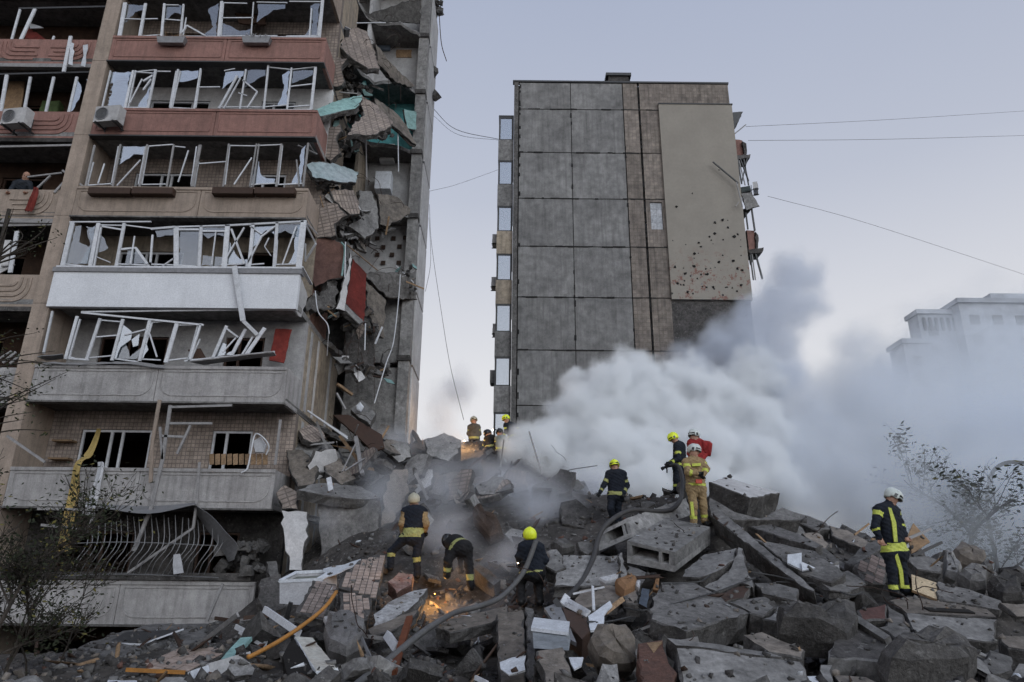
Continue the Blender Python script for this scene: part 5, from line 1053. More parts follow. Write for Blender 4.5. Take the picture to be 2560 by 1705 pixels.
hull_px('concrete_boulder', D5, [(1640,860,13),(1760,800,13.3),(1900,850,13),(1920,940,12.6),(1760,930,12.6)], .5, concrete_d, 'dark rounded lump at the right edge under the skyline')
S('panel_fragment', D5, [(1010,600,14.2),(1180,590,14.4),(1300,640,14.2),(1280,720,13.8),(1100,690,13.8)], .25, frc, 'grey plate behind the lone firefighter on the right')
S('window_piece', D5, [(90,580,13.2),(200,562,13.3),(205,700,12.9),(90,640,13)], .03, [paper, paper], 'white upright window piece on the long beam', 'window piece', .01, .005)
S('window_piece', D5, [(195,632,13),(305,680,12.9),(205,702,12.8)], .03, [paper, paper], 'white triangular scrap beside the upright window piece', 'window piece', .01, .005)
S('sheet', D5, [(325,1005,11),(410,985,11.1),(422,1040,10.9),(370,1072,10.8),(335,1050,10.85)], .015, [paper, paper], 'small white sheet lying on the dark boulder', 'sheet', .01, .005)
S('sheet', D5, [(240,1525,8.6),(310,1520,8.6),(335,1580,8.45),(260,1580,8.45)], .015, [paper, paper], 'white scrap at the very bottom right of centre', 'sheet', .01, .005)
hull_px('bag', D5, [(380,680,13.3),(420,650,13.4),(490,680,13.3),(495,700,13.2),(400,695,13.2)], .15, cloth_w, 'pale crumpled bag on the slab left of the lone firefighter', 'bag')
S('post_fragment', D5, [(345,1430,8.9),(440,1440,8.9),(440,1590,8.4),(350,1590,8.4)], .2, frl, 'short pale post at the bottom right of centre')
S('slab_fragment', D5, [(-60,1400,9.2),(140,1410,9.2),(215,1530,8.7),(220,1600,8.4),(-60,1600,8.4)], .3, frl, 'smooth grey slab corner at the bottom right of centre')
S('panel_fragment', D5, [(-20,1010,11.6),(110,960,11.8),(190,1040,11.4),(90,1090,11.2)], .2, frl, 'grey wedge at the foot of the long sloping beam')
S('board', D5, [(440,1500,8.8),(700,1540,8.7),(860,1600,8.4),(500,1600,8.5)], .1, frw, 'tan plate along the bottom edge right of centre', 'rubble')
# -- left of centre, front
tiled(D7, [(640,370,13.6),(655,310,13.8),(790,160,14.5),(930,100,14.8),(1000,130,14.8),(990,190,14.5),(930,450,13.3)], .22, 'largest tiled wall fragment in the centre foreground', .108, .108)
tiled(D7, [(645,395,13.3),(780,415,13.25),(900,462,13.1),(868,622,12.4),(730,600,12.4),(650,560,12.6)], .22, 'lower tiled wall fragment cracked off the largest one', .108, .108)
tiled(D7, [(440,305,13.6),(620,350,13.6),(640,390,13.4),(520,612,12.4),(308,560,12.5)], .16, 'left tiled wall fragment lying beside the orange pipe', .1, .1, surf('dusty_rubble_tile', (.25, .205, .185), (.2, .165, .15), 2.0, dirt=.3, bump=.1))
tiled(C3, [(760,1490,10.6),(950,1400,11.3),(1080,1360,11.7),(1270,1382,11.7),(1180,1460,11),(1030,1512,10.6),(840,1522,10.4)], .15, 'tiled wall fragment lying flat at bottom left', .17, .17)
bx = empty('chest_freezer', D3(310,1430,14.5), 'battered white chest freezer beside the torn building', 'freezer')
A0, A1, A2, A3 = D3(165,1275,14.5), D3(460,1262,14.5), D3(460,1445,14.1), D3(165,1425,14.1); dvz = Vector((.1, .75, .18))
b = MB(); b.add([A0, A1, A2, A3, A0+dvz, A1+dvz, A2+dvz, A3+dvz], [(0, 1, 2, 3), (7, 6, 5, 4), (1, 5, 6, 2), (2, 6, 7, 3), (3, 7, 4, 0)]); fixn(b.build('casing', plaster_w, bx))
for p, q in ((A0, A1), (A0+dvz, A1+dvz), (A0, A0+dvz), (A1, A1+dvz), (A0.lerp(A1, .9), (A0.lerp(A1, .9)+dvz))):
    b = MB(); b.bar(p+Vector((0, 0, .015)), q+Vector((0, 0, .015)), .06, .05); b.build('rim', paper, bx)
b = MB(); b.add([A0+dvz*.05-Vector((0, 0, .05)), A1+dvz*.05-Vector((0, 0, .05)), A1+dvz*.95-Vector((0, 0, .05)), A0+dvz*.95-Vector((0, 0, .05))], [(0, 1, 2, 3)]); b.build('glass_lid', surf('dusty_lid', (.3, .31, .27)), bx)
S('plastic_sheet', D3, [(470,1180,15.2),(620,1160,15.3),(730,1105,15.5),(740,1130,15.3),(600,1210,14.9),(480,1240,14.7)], .02, [paper, paper], 'torn white sheet behind the chest freezer', 'sheet', .05, .01)
S('panel_fragment', D3, [(175,770,18.6),(290,770,18.6),(360,780,18.6),(370,960,18.5),(330,1100,18.3),(320,1190,18.2),(230,1190,18.2),(200,1000,18.4)], .2, [plaster_w, fracture], 'tall broken wall stump with white plaster beside the building', jag=.05)
S('panel_fragment', D3, [(140,650,18.7),(200,590,18.8),(290,640,18.8),(290,765,18.7),(180,765,18.6)], .3, [tilewall_side, fracture], 'tile faced block on top of the white plaster stump')
S('slab_fragment', D3, [(290,640,18.5),(400,580,19.2),(520,580,19.6),(740,600,19.8),(870,690,19.2),(760,700,18.8),(500,660,18.5)], .25, frl, 'flat ledge slab bridging the wall stumps left of centre')
S('panel_fragment', D3, [(440,700,18.9),(600,690,18.9),(860,700,18.9),(860,900,18.8),(800,960,18.7),(680,1110,18.5),(450,1130,18.5)], .25, frc, 'wide grey wall stump under the ledge slab')
S('panel_fragment', D3, [(900,640,19.5),(940,500,20),(1060,480,20.2),(1080,640,19.8),(960,860,19.2),(870,900,19)], .3, frw, 'tan upright wall piece in the thin smoke left of centre', jag=.05)
S('panel_fragment', D3, [(200,210,21),(340,170,21.3),(470,280,21.2),(600,380,20.8),(560,480,20.2),(420,520,19.8),(330,440,20),(230,340,20.4)], .2, frl, 'upper grey panel leaning against the torn building')
S('panel_fragment', D3, [(210,350,20.2),(330,340,20.2),(440,480,19.8),(400,590,19.3),(290,600,19.2),(230,480,19.7)], .2, frw, 'brown panel leaning below the upper grey panel')
S('panel_fragment', D3, [(440,360,20.6),(600,400,20.4),(700,560,19.9),(600,590,19.5),(490,500,19.8)], .2, frw, 'brown slanted panel right of the leaning panels')
S('loose_door', D3, [(540,110,21.5),(650,95,21.6),(880,250,21.4),(900,330,21),(820,360,20.8),(700,240,21.1)], .06, [darkw, darkw], 'dark door leaf wedged in the debris by the torn end', 'door')
S('panel_fragment', D3, [(660,60,22),(740,0,22.3),(840,100,22),(800,170,21.7),(720,130,21.9)], .2, frl, 'grey wall piece with white sconce by the torn end')
hull_px('lamp_globe', D3, [(700,40,21.8),(730,15,21.8),(758,50,21.8),(735,85,21.8),(705,70,21.8)], .12, paper, 'white round lamp globe stuck on the broken wall piece', 'lamp')
b = MB(); b.bar(D3(510,545,18.6), D3(525,635,18.4), .12, .05); tag(b.build('window_piece', pvc), 'white upright frame stub on the ledge slab', 'window piece')
for (a, c, r, lab, mt) in (((360,75,20.3), (640,258,20.4), .045, 'long white bar leaning across the torn corner', pvc), ((605,500,19.2), (700,300,20.2), .03, 'thin pale rod standing up from the ledge slab', pvc_d), ((620,495,19.3), (790,390,20), .03, 'thin pale rod crossing the standing one', pvc_d), ((590,255,20.8), (760,480,20), .09, 'timber slanting down the debris slope', wood), ((700,260,20.5), (745,520,19.6), .1, 'grey timber post in the debris slope', pvc_d)):
    b = MB(); b.bar(D3(*a), D3(*c), r, r); tag(b.build('rod', mt), lab, 'rod')
S('masonry_block', D3, [(1185,265,24.3),(1320,230,24.6),(1435,280,24.4),(1420,370,24),(1350,425,23.7),(1200,390,23.9)], .9, [concrete_l, fracture], 'pale square block of masonry on the ridge near the orange glow', jag=.04, rough=.05)
S('panel_fragment', D3, [(1190,400,23.6),(1400,430,23.6),(1560,400,23.8),(1590,480,23.4),(1440,520,23.2),(1220,500,23.2)], .3, frd, 'dark scorched plate under the pale masonry block')
hull_px('concrete_boulder', D3, [(1520,780,18),(1560,735,18.1),(1600,800,17.9),(1690,860,17.8),(1740,960,17.5),(1640,1000,17.4),(1520,850,17.8)], .5, surf('sooty_brick', (.085, .06, .048), (.06, .045, .038), 5, bump=.8), 'reddish brown brick clump behind the bending firefighter')
S('panel_fragment', D3, [(1930,600,20.5),(2060,560,20.8),(2130,480,21.2),(2240,500,21),(2200,640,20.3),(2000,690,20)], .3, frd, 'dark scorched slab in the smoke right of centre')
S('panel_fragment', D3, [(2130,720,19.2),(2240,690,19.4),(2330,760,19.2),(2300,900,18.6),(2150,860,18.6)], .3, frd, 'dark slab below the walking yellow helmet')
hull_px('concrete_boulder', D3, [(2030,1100,15.2),(2110,1085,15.2),(2165,1140,15),(2120,1200,14.8),(2050,1180,14.9)], .4, concrete_l, 'pale rounded stone right of the crouching yellow helmet')
hull_px('concrete_boulder', D3, [(2060,1010,16),(2160,990,16.1),(2230,1060,15.8),(2140,1080,15.7)], .4, concrete, 'grey stone above the pale rounded stone')
# plastered lumps and white debris
S('panel_fragment', D7, [(1020,330,13.9),(1110,230,14.3),(1220,270,14.2),(1210,350,13.8),(1090,410,13.5)], .25, [surf('brick_plaster', (.33, .24, .21), (.2, .09, .07), 5, dirt=.4), brickm], 'lump of red brick with white plaster at the firefighters feet')
S('panel_fragment', D7, [(910,580,12.2),(1060,450,12.8),(1220,390,13.2),(1330,385,13.3),(1260,470,12.7),(1060,620,11.9),(900,680,11.7)], .15, [surf('flaky_white_plaster', (.42, .42, .43), (.16, .15, .14), 4, bump=.8, dirt=.5), fracture], 'flaky white plastered slab below the firefighters')
S('panel_fragment', D7, [(860,700,11.5),(1060,610,11.9),(1260,530,12.3),(1230,590,12),(1060,700,11.4),(900,740,11.2)], .12, frw, 'tan slab edge below the flaky white slab')
S('slab_fragment', D7, [(1390,680,11.2),(1500,610,11.6),(1950,510,12.2),(1955,560,11.9),(1830,640,11.4),(1500,715,11)], .16, frw, 'tan ledge slab over the dark hollow in the front')
S('post_fragment', D7, [(1862,570,11.4),(2068,540,11.5),(2095,1000,9.6),(2090,1130,9.2),(1880,1130,9.2)], .18, frw, 'tall beige concrete post standing at bottom centre', jag=.02)
S('post_fragment', D7, [(2085,520,11.6),(2150,530,11.6),(2165,880,10.1),(2140,1130,9.2),(2110,1130,9.2)], .15, frc, 'narrow grey post right of the tall beige post')
S('sheet', D7, [(1890,950,9.35),(2090,890,9.4),(2085,1010,9.1),(1960,1040,9.05),(1895,1000,9.2)], .02, [paper, plaster_w], 'white torn sheet stuck to the beige post', 'sheet', .04, .01)
fr = S('appliance_door', D7, [(300,745,10.4),(440,757,10.5),(640,1005,9.4),(465,1018,9.2)], .08, [surf('dirty_white_enamel', (.5, .5, .46), (.42, .38, .33), 3, dirt=.2, rough=.4), paper], 'white appliance door lying tilted at bottom left of centre', 'appliance door', .006, .004)
b = MB(); pr = [D7(250,800,10.2), D7(300,760,10.35), D7(470,1030,9.2), D7(250,1060,9.2), D7(200,900,9.8)]
slab('appliance_body', pr, .5, [dark, dark], None, .01, .01, label='dark open appliance body beside the white door', cat='appliance')
hull_px('plastic_sack', D7, [(550,640,11.8),(740,610,11.9),(850,700,11.5),(830,840,10.9),(700,900,10.6),(560,850,10.8),(520,740,11.3)], .5, surf('dusty_plastic', (.2, .19, .19), (.14, .135, .13), 2, bump=.8, rough=.4, spec=.5), 'dusty translucent sack in the front rubble', 'sack')
hull_px('plaster_lump', D7, [(525,640,11.9),(590,600,12),(720,570,12.2),(720,600,12),(600,660,11.7),(540,660,11.7)], .15, plaster_w, 'pale strip of plaster rubble above the dusty sack')
for (a, c, wd, lab, mt, nm) in (((68,538,12.6), (335,722,11.6), .1, 'thick white frame bar at left front', pvc, 'frame_bar'), ((1190,600,11.2), (1060,1030,9.3), .09, 'rusty red iron bar standing in the front', rust, 'iron_bar'), ((1015,735,10.9), (1090,840,10.3), .11, 'short white bar left of the rusty bar', pvc, 'frame_bar'), ((840,745,11), (1010,765,10.9), .05, 'pale strip left of the rusty bar', concrete_l, 'strip'), ((775,660,11.4), (905,950,9.9), .035, 'thin shiny strip across the dusty sack', steel, 'strip'), ((790,650,11.4), (890,970,9.8), .02, 'thinner shiny strip next to the other one', steel, 'strip'),
        ((510,1060,9.1), (635,1010,9.2), .06, 'white edge piece beneath the appliance door', pvc, 'frame_bar'), ((1700,1065,9.1), (1790,1110,8.9), .05, 'small white bar at the bottom edge', pvc, 'frame_bar')):
    b = MB(); b.bar(D7(*a), D7(*c), wd, wd*.6); tag(b.build(nm, mt), lab, 'bar')
for (a, c, wd, lab, mt) in (((1310,1260,13.2), (1475,1345,12.5), .08, 'white window frame bar at left, upper of the pair', pvc), ((1330,1290,12.9), (1460,1365,12.3), .05, 'white window frame bar at left, lower of the pair', pvc), ((1510,1260,13), (1470,1380,12.3), .04, 'thin white rod crossing the pair of frame bars', pvc), ((1370,1330,12.2), (1260,1450,11.4), .18, 'pale blue green plank at bottom left', palegreen), ((1390,1440,11.3), (1160,1510,10.7), .2, 'bluish white plank lying at bottom left', plaster_w), ((1160,1510,10.7), (1060,1545,10.4), .16, 'white end piece of the bluish plank', paper), ((1030,1515,10.5), (700,1500,10.4), .05, 'orange pipe lying flat at bottom left', orange), ((600,1350,14.2), (785,1360,13.9), .03, 'pale edge strip of the grey mesh sheet', pvc), ((785,1360,13.9), (1020,1275,14.8), .03, 'second pale edge strip of the grey mesh sheet', pvc)):
    b = MB(); b.bar(C3(*a), C3(*c), wd, wd*.35); tag(b.build('plank' if wd > .1 else 'frame_bar', mt), lab, 'plank' if wd > .1 else 'bar')
S('mesh_sheet', C3, [(605,1345,14.2),(700,1290,14.9),(1020,1272,14.9),(785,1356,14)], .02, [steel_d, steel_d], 'flat grey mesh sheet on the earth bank at left', 'sheet', .01, .005)
S('slab_fragment', C3, [(430,1370,13.6),(600,1310,14.8),(860,1250,16.2),(1170,1235,16.4),(1140,1340,14.6),(900,1400,13.6),(700,1470,12.6),(560,1420,13)], .35, frc, 'large sloping grey slab under the ground floor balcony', jag=.06, rough=.06)
S('slab_fragment', C3, [(80,1490,12),(250,1420,13),(430,1375,13.6),(560,1425,12.9),(690,1475,12.4),(500,1500,11.8),(200,1510,11.6)], .3, frd, 'dark sloping slab at the far left bottom', jag=.06, rough=.06)
S('panel_fragment', C3, [(840,1500,10.6),(930,1425,11.2),(975,1460,10.9),(900,1540,10.3)], .1, [darkw, darkw], 'dark timber wedge on the flat tiled fragment')
S('panel_fragment', C3, [(1160,1240,16),(1260,1220,16.2),(1180,1290,15.4),(1110,1350,14.8)], .15, frd, 'dark chunk at the corner of the ground floor balcony')
S('sheet', C3, [(600,1555,9.9),(760,1560,9.9),(770,1600,9.6),(600,1600,9.6)], .02, [paper, paper], 'white sheet at the bottom left edge', 'sheet', .02, .005)
S('panel_fragment', C3, [(1450,1000,17.6),(1560,960,17.8),(1580,1160,17),(1480,1180,16.8),(1430,1100,17.1)], .4, frd, 'dark stump at the foot of the torn building')
S('beam_fragment', C3, [(1480,900,18.3),(1540,890,18.4),(1570,1170,17.2),(1520,1170,17.1)], .25, frc, 'upright concrete stub beside the ground floor corner')
# white window, shelf and cloths in the middle front
S('window_piece', D6, [(450,830,10.6),(640,700,11.1),(660,730,10.9),(590,820,10.6),(580,945,10.1),(470,955,10.1)], .03, [paper, paper], 'white bent window board standing in the front centre', 'window piece', .01, .005)
for (a, c, wd, lab) in (((225,740,11), (265,665,11.3), .1, 'white block end left of the window board'), ((270,690,11.2), (460,800,10.7), .06, 'upper white slat leaning on the window board'), ((255,730,11), (440,825,10.6), .06, 'lower white slat leaning on the window board'), ((490,575,12.1), (500,780,11), .04, 'thin white upright rod behind the window board'), ((320,640,12), (590,580,12.3), .03, 'thin pale rod lying across the brownish wall piece'), ((600,800,10.8), (750,685,11.4), .07, 'pale timber stick right of the window board')):
    b = MB(); b.bar(D6(*a), D6(*c), wd, wd*.6); tag(b.build('slat', pvc if 'timber' not in lab else wood), lab, 'slat')
S('cabinet', D6, [(225,750,10.9),(440,830,10.6),(470,960,10.1),(400,1030,9.8),(270,900,10.3)], .3, [darkw, darkw], 'dark broken cabinet under the white slats', 'cabinet', .01, .01)
S('board', D6, [(70,760,10.9),(200,710,11.2),(350,1060,9.6),(250,1010,9.8)], .05, [steel, steel], 'grey steel sheet leaning in the front centre', 'sheet', .01, .01)
tb = empty('storage_box', D6(140,1130,9.4), 'clear plastic storage box with a white lid at bottom centre', 'storage box')
P0, P1, P2_, P3_ = D6(-30,960,9.8), D6(265,1000,9.7), D6(285,1130,9.3), D6(-20,1110,9.3); dd = Vector((.05, .35, .1))
b = MB(); b.add([P0, P1, P2_, P3_]+[p+dd for p in (P0, P1, P2_, P3_)], [(0, 1, 2, 3), (4, 7, 6, 5), (1, 5, 6, 2), (2, 6, 7, 3), (3, 7, 4, 0)]); fixn(b.build('box_body', surf('cloudy_plastic', (.27, .29, .31), (.2, .22, .24), 3, rough=.3, spec=.5, bump=.05), tb))
b = MB(); b.add([P0+Vector((-.02, -.03, 0)), P1+Vector((.02, -.03, 0)), P1+dd+Vector((.02, .02, .01)), P0+dd+Vector((-.02, .02, .01))]+[v+Vector((0, 0, .04)) for v in (P0+Vector((-.02, -.03, 0)), P1+Vector((.02, -.03, 0)), P1+dd+Vector((.02, .02, .01)), P0+dd+Vector((-.02, .02, .01)))], [(0, 3, 2, 1), (4, 5, 6, 7), (0, 1, 5, 4), (1, 2, 6, 5), (2, 3, 7, 6), (3, 0, 4, 7)]); b.build('lid', paper, tb)
S('panel_fragment', D6, [(10,1130,9.2),(230,1100,9.3),(340,1440,8.2),(90,1440,8.2)], .15, frw, 'brown slab leaning below the storage box', jag=.03)
S('sheet', D6, [(285,1190,9),(410,1185,9),(395,1260,8.8),(330,1290,8.7)], .02, [paper, paper], 'white bent card beside the rounded boulder', 'sheet', .01, .005)
hull_px('cloth_bundle', D6, [(680,540,12.2),(830,490,12.4),(880,540,12.3),(850,620,12),(760,660,11.8),(690,600,12)], .3, cloth_br, 'crumpled brown cloth in the middle of the rubble', 'cloth')
hull_px('cloth_bundle', D6, [(860,510,12.4),(910,550,12.3),(890,610,12),(850,590,12.1)], .15, cloth_w, 'white cloth tuck beside the crumpled brown cloth', 'cloth')
hull_px('cloth_bundle', D6, [(540,520,12.6),(650,490,12.7),(715,480,12.8),(700,530,12.6),(600,545,12.5)], .15, cloth_w, 'white cloth lying left of the crumpled brown cloth', 'cloth')
S('loose_door', D6, [(920,590,12),(985,600,12),(960,760,11.3),(890,720,11.4)], .06, [surf('slate_blue', (.07, .085, .11)), dark], 'slate blue board standing left of the big floor slab', 'board')
hull_px('bag', D6, [(910,580,12.1),(960,490,12.4),(1050,490,12.5),(1010,560,12.2)], .25, dark, 'black bag at the corner of the big floor slab', 'bag')
hull_px('cloth_bundle', D6, [(1020,500,12.6),(1070,490,12.7),(1060,610,12.2),(1010,600,12.2)], .15, cloth_br, 'small brown cloth behind the black bag', 'cloth')
S('panel_fragment', D6, [(740,640,11.9),(880,600,12.1),(890,720,11.4),(780,720,11.5)], .2, frw, 'tan stone below the crumpled brown cloth')
S('panel_fragment', D6, [(880,1070,9.2),(1100,1040,9.3),(1130,1180,8.9),(1230,1300,8.5),(1200,1440,8.2),(900,1440,8.2)], .3, [brickm, brickm], 'dark red brick mass left of the big standing slab')
S('board', D6, [(960,1065,9.2),(1090,1050,9.2),(1020,1150,8.95)], .03, [wood, wood], 'small orange brown wood piece left of the standing slab', 'board')
S('slab_fragment', D6, [(1790,1000,10),(1950,960,10.2),(2330,1130,9.6),(2300,1190,9.3),(2010,1140,9.4)], .25, frw, 'brown rough slab behind the big standing slab')
hull_px('concrete_boulder', D6, [(2080,830,10.8),(2240,850,10.8),(2360,900,10.6),(2360,1040,10.1),(2180,1000,10.2)], .6, fracture, 'dark brown boulder right of the big floor slab')
S('panel_fragment', D6, [(1960,850,11),(2150,760,11.5),(2200,720,11.7),(2310,790,11.3),(2100,880,10.9)], .2, frl, 'pale grey slab end pointing right in the middle')
S('slab_fragment', D6, [(1880,540,12.6),(2100,550,12.6),(2280,600,12.4),(2270,700,11.9),(1960,640,12.2)], .2, frc, 'low slab lying below the long sloping beam')

def zone(X, Y):
    side = 'far left' if X < -4 else 'centre left' if X < -.8 else 'centre' if X < 2.4 else 'centre right' if X < 5.5 else 'far right'
    return ('along the bottom edge, ' if Y < 9.5 else 'in the front rubble, ' if Y < 13 else 'around the firefighters, ' if Y < 18 else 'on the upper heap, ')+side
RP = random.Random(77)
for i in range(26):        # panels by the torn end and left slope, added to brighten the dark hollow
    x, y, Y = RP.choice([(330,300,20.6), (480,420,20), (620,330,20.8), (720,470,20), (820,420,20.8), (860,560,19.8), (960,330,22.5), (1000,480,21.5), (1080,560,20.6), (1180,560,21), (1300,600,20.6), (1420,640,20), (1650,620,20), (1780,560,21), (980,230,24)])
    c = D3(x+RP.gauss(0, 40), y+RP.gauss(0, 30), Y); r1, r2 = RP.uniform(.35, .85), RP.uniform(.25, .6); d = Vector((RP.gauss(0, 1), RP.gauss(0, .5), RP.gauss(0, .5))).normalized(); e_ = d.cross(Vector((RP.gauss(0, .4), -1, RP.uniform(.3, 1.2)))).normalized()
    mt_ = RP.choice([frl, frc, frw, frl, [plaster_w, fracture], [tilewall_side, fracture], frw]); nm_ = {'concrete_light': 'pale', 'concrete': 'grey', 'concrete_warm': 'tan', 'white_plaster': 'white plastered', 'tiled_facade_fragment': 'tile faced'}[mt_[0].name]
    o = slab('panel_fragment', [c-d*r1, c-e_*r2-d*r1*.3, c+d*r1*.7-e_*r2*.8, c+d*r1, c+e_*r2*.9, c-d*r1*.6+e_*r2*.7], RP.uniform(.1, .24), mt_, None, .04, .05, .15, label='%s %s panel piece piled in the debris %s' % ('large' if r1 > .6 else 'small', nm_, zone(c.x, c.y)), cat='rubble', group='panel pieces piled in the debris')
# ================================================================ loose chunks and small rubble
lib = []
def angular(seed, n=15):
    R = random.Random(seed); bm = bmesh.new()
    for _ in range(n):
        p = Vector((R.uniform(-1, 1), R.uniform(-1, 1), R.uniform(-1, 1))); q = max(abs(p.x), abs(p.y), abs(p.z)); p = p/q*R.uniform(.8, 1); bm.verts.new((p.x*.5, p.y*.42, p.z*.33))
    r = bmesh.ops.convex_hull(bm, input=bm.verts); bmesh.ops.delete(bm, geom=list({g for g in r['geom_interior']+r['geom_unused'] if isinstance(g, bmesh.types.BMVert)}), context='VERTS')
    bmesh.ops.subdivide_edges(bm, edges=bm.edges[:], cuts=1, use_grid_fill=True)
    for v in bm.verts: v.co += Vector((R.gauss(0, 1), R.gauss(0, 1), R.gauss(0, 1)))*.018
    bm.verts.index_update(); vs = [tuple(v.co) for v in bm.verts]; fs = [tuple(v.index for v in f.verts) for f in bm.faces]; bm.free(); return vs, fs
for i in range(8):
    vs, fs = angular(500+i); me = bpy.data.meshes.new('concrete_chunk'); me.from_pydata(vs, [], fs); me.materials.append([fracture, concrete, concrete_l, concrete_d][i % 4]); lib.append(me)
for i in range(10):
    R = random.Random(i); n = R.randint(4, 6); poly = [(math.cos(2*math.pi*j/n+R.uniform(-.3, .3))*R.uniform(.4, .75), math.sin(2*math.pi*j/n+R.uniform(-.3, .3))*R.uniform(.35, .6)) for j in range(n)]
    vs, fs = slab_mesh(poly, R.uniform(.14, .3), .03, .22, .04, rng=R); me = bpy.data.meshes.new('concrete_chunk'); me.from_pydata(vs, [], fs)
    for mt in ([concrete, fracture], [concrete_l, fracture], [concrete_w, fracture], [concrete_d, fracture], [concrete, fracture])[i % 5]: me.materials.append(mt)
    me.polygons.foreach_set('material_index', [0 if all(abs(vs[j][2]) < 1e-6 for j in f) else 1 for f in fs]); lib.append(me)
tries = 0; R = random.Random(5); cnt = 0; MLAB = 'broken grey concrete chunk lying loose among the rubble of the heap'
while cnt < 298:
    u = R.uniform(0, 2354); v = R.uniform(1000, 1568)
    Y = R.choice([R.uniform(7.4, 10), R.uniform(7.6, 12.5), R.uniform(9, 18), R.uniform(16, 26)]); X = R.uniform(-9, 13) if Y > 14 else R.uniform(-8.5, 9.5)
    if X < -5.6 and Y > 17.5: continue
    z = heap(X, Y)
    if z < .25: continue
    s = R.uniform(.3, .95)*(1 if Y > 12 else .8)
    if Y < 19:
        pu, pv = px_of((X, Y, z)); pr = s*.42*FPX/Y
        if any(a-pr < pu < c+pr and d-pr*.8 < pv < e_+pr*.6 and Y < yy+.6 for a, c, d, e_, yy, _o in PLACED):
            tries += 1
            if tries < 6000: continue
            break
    o = bpy.data.objects.new('concrete_chunk', R.choice(lib))
    M = Matrix.Translation((X, Y, z+s*.04)) @ Matrix.Rotation(R.uniform(0, 6.28), 4, 'Z') @ Matrix.Rotation(R.gauss(0, .45), 4, 'X') @ Matrix.Rotation(R.gauss(0, .45), 4, 'Y') @ Matrix.Diagonal((s*R.uniform(.7, 1.3), s, s*R.uniform(.7, 1.1), 1))
    link(o, None, M); tn = o.data.materials[0].name; tone = {'concrete': 'mid grey', 'concrete_light': 'pale grey', 'concrete_warm': 'tan', 'concrete_dark': 'dark grey', 'fractured_concrete': 'rough brown grey'}[tn]
    lb = '%s %s %s lying %s' % ('large' if s > .62 else 'small', tone, 'concrete plate' if len(o.data.materials) > 1 else 'concrete lump', zone(X, Y)); tag(o, lb, 'rubble', lb.split(' lying ')[1]+': loose chunks'); cnt += 1
# gravel-sized debris, splinters and dust-covered scraps
from mathutils.bvhtree import BVHTree
bvv = []; bvf = []
def bv_add(o):
    M = WM[o.name]; b0 = len(bvv); bvv.extend(M @ v.co for v in o.data.vertices); bvf.extend(tuple(i+b0 for i in p.vertices) for p in o.data.polygons)
for q in PLACED: bv_add(q[5])
bv_add(bpy.data.objects['rubble_ground'])
for o in list(COL.objects):
    if o.name.startswith('concrete_chunk') or (o.parent and o.parent.name.startswith('vent_block')): bv_add(o)
BV = BVHTree.FromPolygons(bvv, bvf)
def drop_arr(X, Y, Z):
    out = Z.copy(); keep = np.ones(len(X), bool); dn = Vector((0, 0, -1))
    for i in range(len(X)):
        h, nrm, _, _ = BV.ray_cast(Vector((X[i], Y[i], Z[i]+4)), dn)
        if h is None: continue
        out[i] = h.z; keep[i] = abs(nrm.z) > .55 and h.z < Z[i]+1.6
    return out, keep
def scatter(n, mat, smin, smax, long=1.0, seed=1, name='small_rubble', label=None, flat=1.0):
    R_ = np.random.RandomState(seed); X = R_.uniform(-10, 15, n*3); Y = np.where(R_.rand(n*3) < .6, R_.uniform(6.5, 16, n*3), R_.uniform(14, 30, n*3)); Z = heap_arr(X, Y)
    ok = (Z > .2) & ~((X < -5.7) & (Y > 18)); X, Y, Z = X[ok][:n], Y[ok][:n], Z[ok][:n]; Z, kp = drop_arr(X, Y, Z); lift = Z-heap_arr(X, Y); kp &= (lift < .12) | (R_.rand(len(X)) < .3); X, Y, Z = X[kp], Y[kp], Z[kp]; lift = lift[kp]; n = len(X)
    base = np.array([(-.5,-.5,-.5),(.5,-.5,-.5),(.5,.5,-.5),(-.5,.5,-.5),(-.5,-.5,.5),(.5,-.5,.5),(.5,.5,.5),(-.5,.5,.5)])
    V = base[None]+R_.uniform(-.28, .28, (n, 8, 3)); s = np.exp(R_.uniform(0, 1, n)**1.5*np.log(smax/smin))*smin; s = np.where(lift > .12, np.minimum(s, .06), s); sc = np.stack([s*R_.uniform(.7, 1.5*long, n), s*R_.uniform(.6, 1, n), s*R_.uniform(.3, .8, n)*flat], -1)
    V = V*sc[:, None, :]; q = R_.normal(size=(n, 4))*np.array([1, .45, .45, 1]); q /= np.linalg.norm(q, axis=1)[:, None]; w_, x, y, z = q.T
    Rm = np.stack([1-2*(y*y+z*z), 2*(x*y-z*w_), 2*(x*z+y*w_), 2*(x*y+z*w_), 1-2*(x*x+z*z), 2*(y*z-x*w_), 2*(x*z-y*w_), 2*(y*z+x*w_), 1-2*(x*x+y*y)], -1).reshape(n, 3, 3)
    V = np.einsum('nij,nkj->nki', Rm, V)+np.stack([X, Y, Z+s*.1], -1)[:, None, :]
    F = np.array([(0,3,2,1),(4,5,6,7),(0,1,5,4),(1,2,6,5),(2,3,7,6),(3,0,4,7)]); F = (F[None]+8*np.arange(n)[:, None, None]).reshape(-1, 4)
    me = bpy.data.meshes.new(name); me.vertices.add(n*8); me.vertices.foreach_set('co', V.reshape(-1)); me.loops.add(F.size); me.loops.foreach_set('vertex_index', F.reshape(-1).astype(np.int32)); me.polygons.add(len(F)); me.polygons.foreach_set('loop_start', np.arange(0, F.size, 4, dtype=np.int32)); me.update(calc_edges=True); me.validate()
    me.materials.append(mat); o = link(bpy.data.objects.new(name, me)); return tag(o, label or 'small grey rubble spread over the heap', 'rubble', kind='stuff')
scatter(6000, concrete, .02, .15, seed=1, label='small grey concrete rubble spread over the heap')
scatter(6000, concrete_d, .02, .15, seed=2, label='small dark rubble spread over the heap')
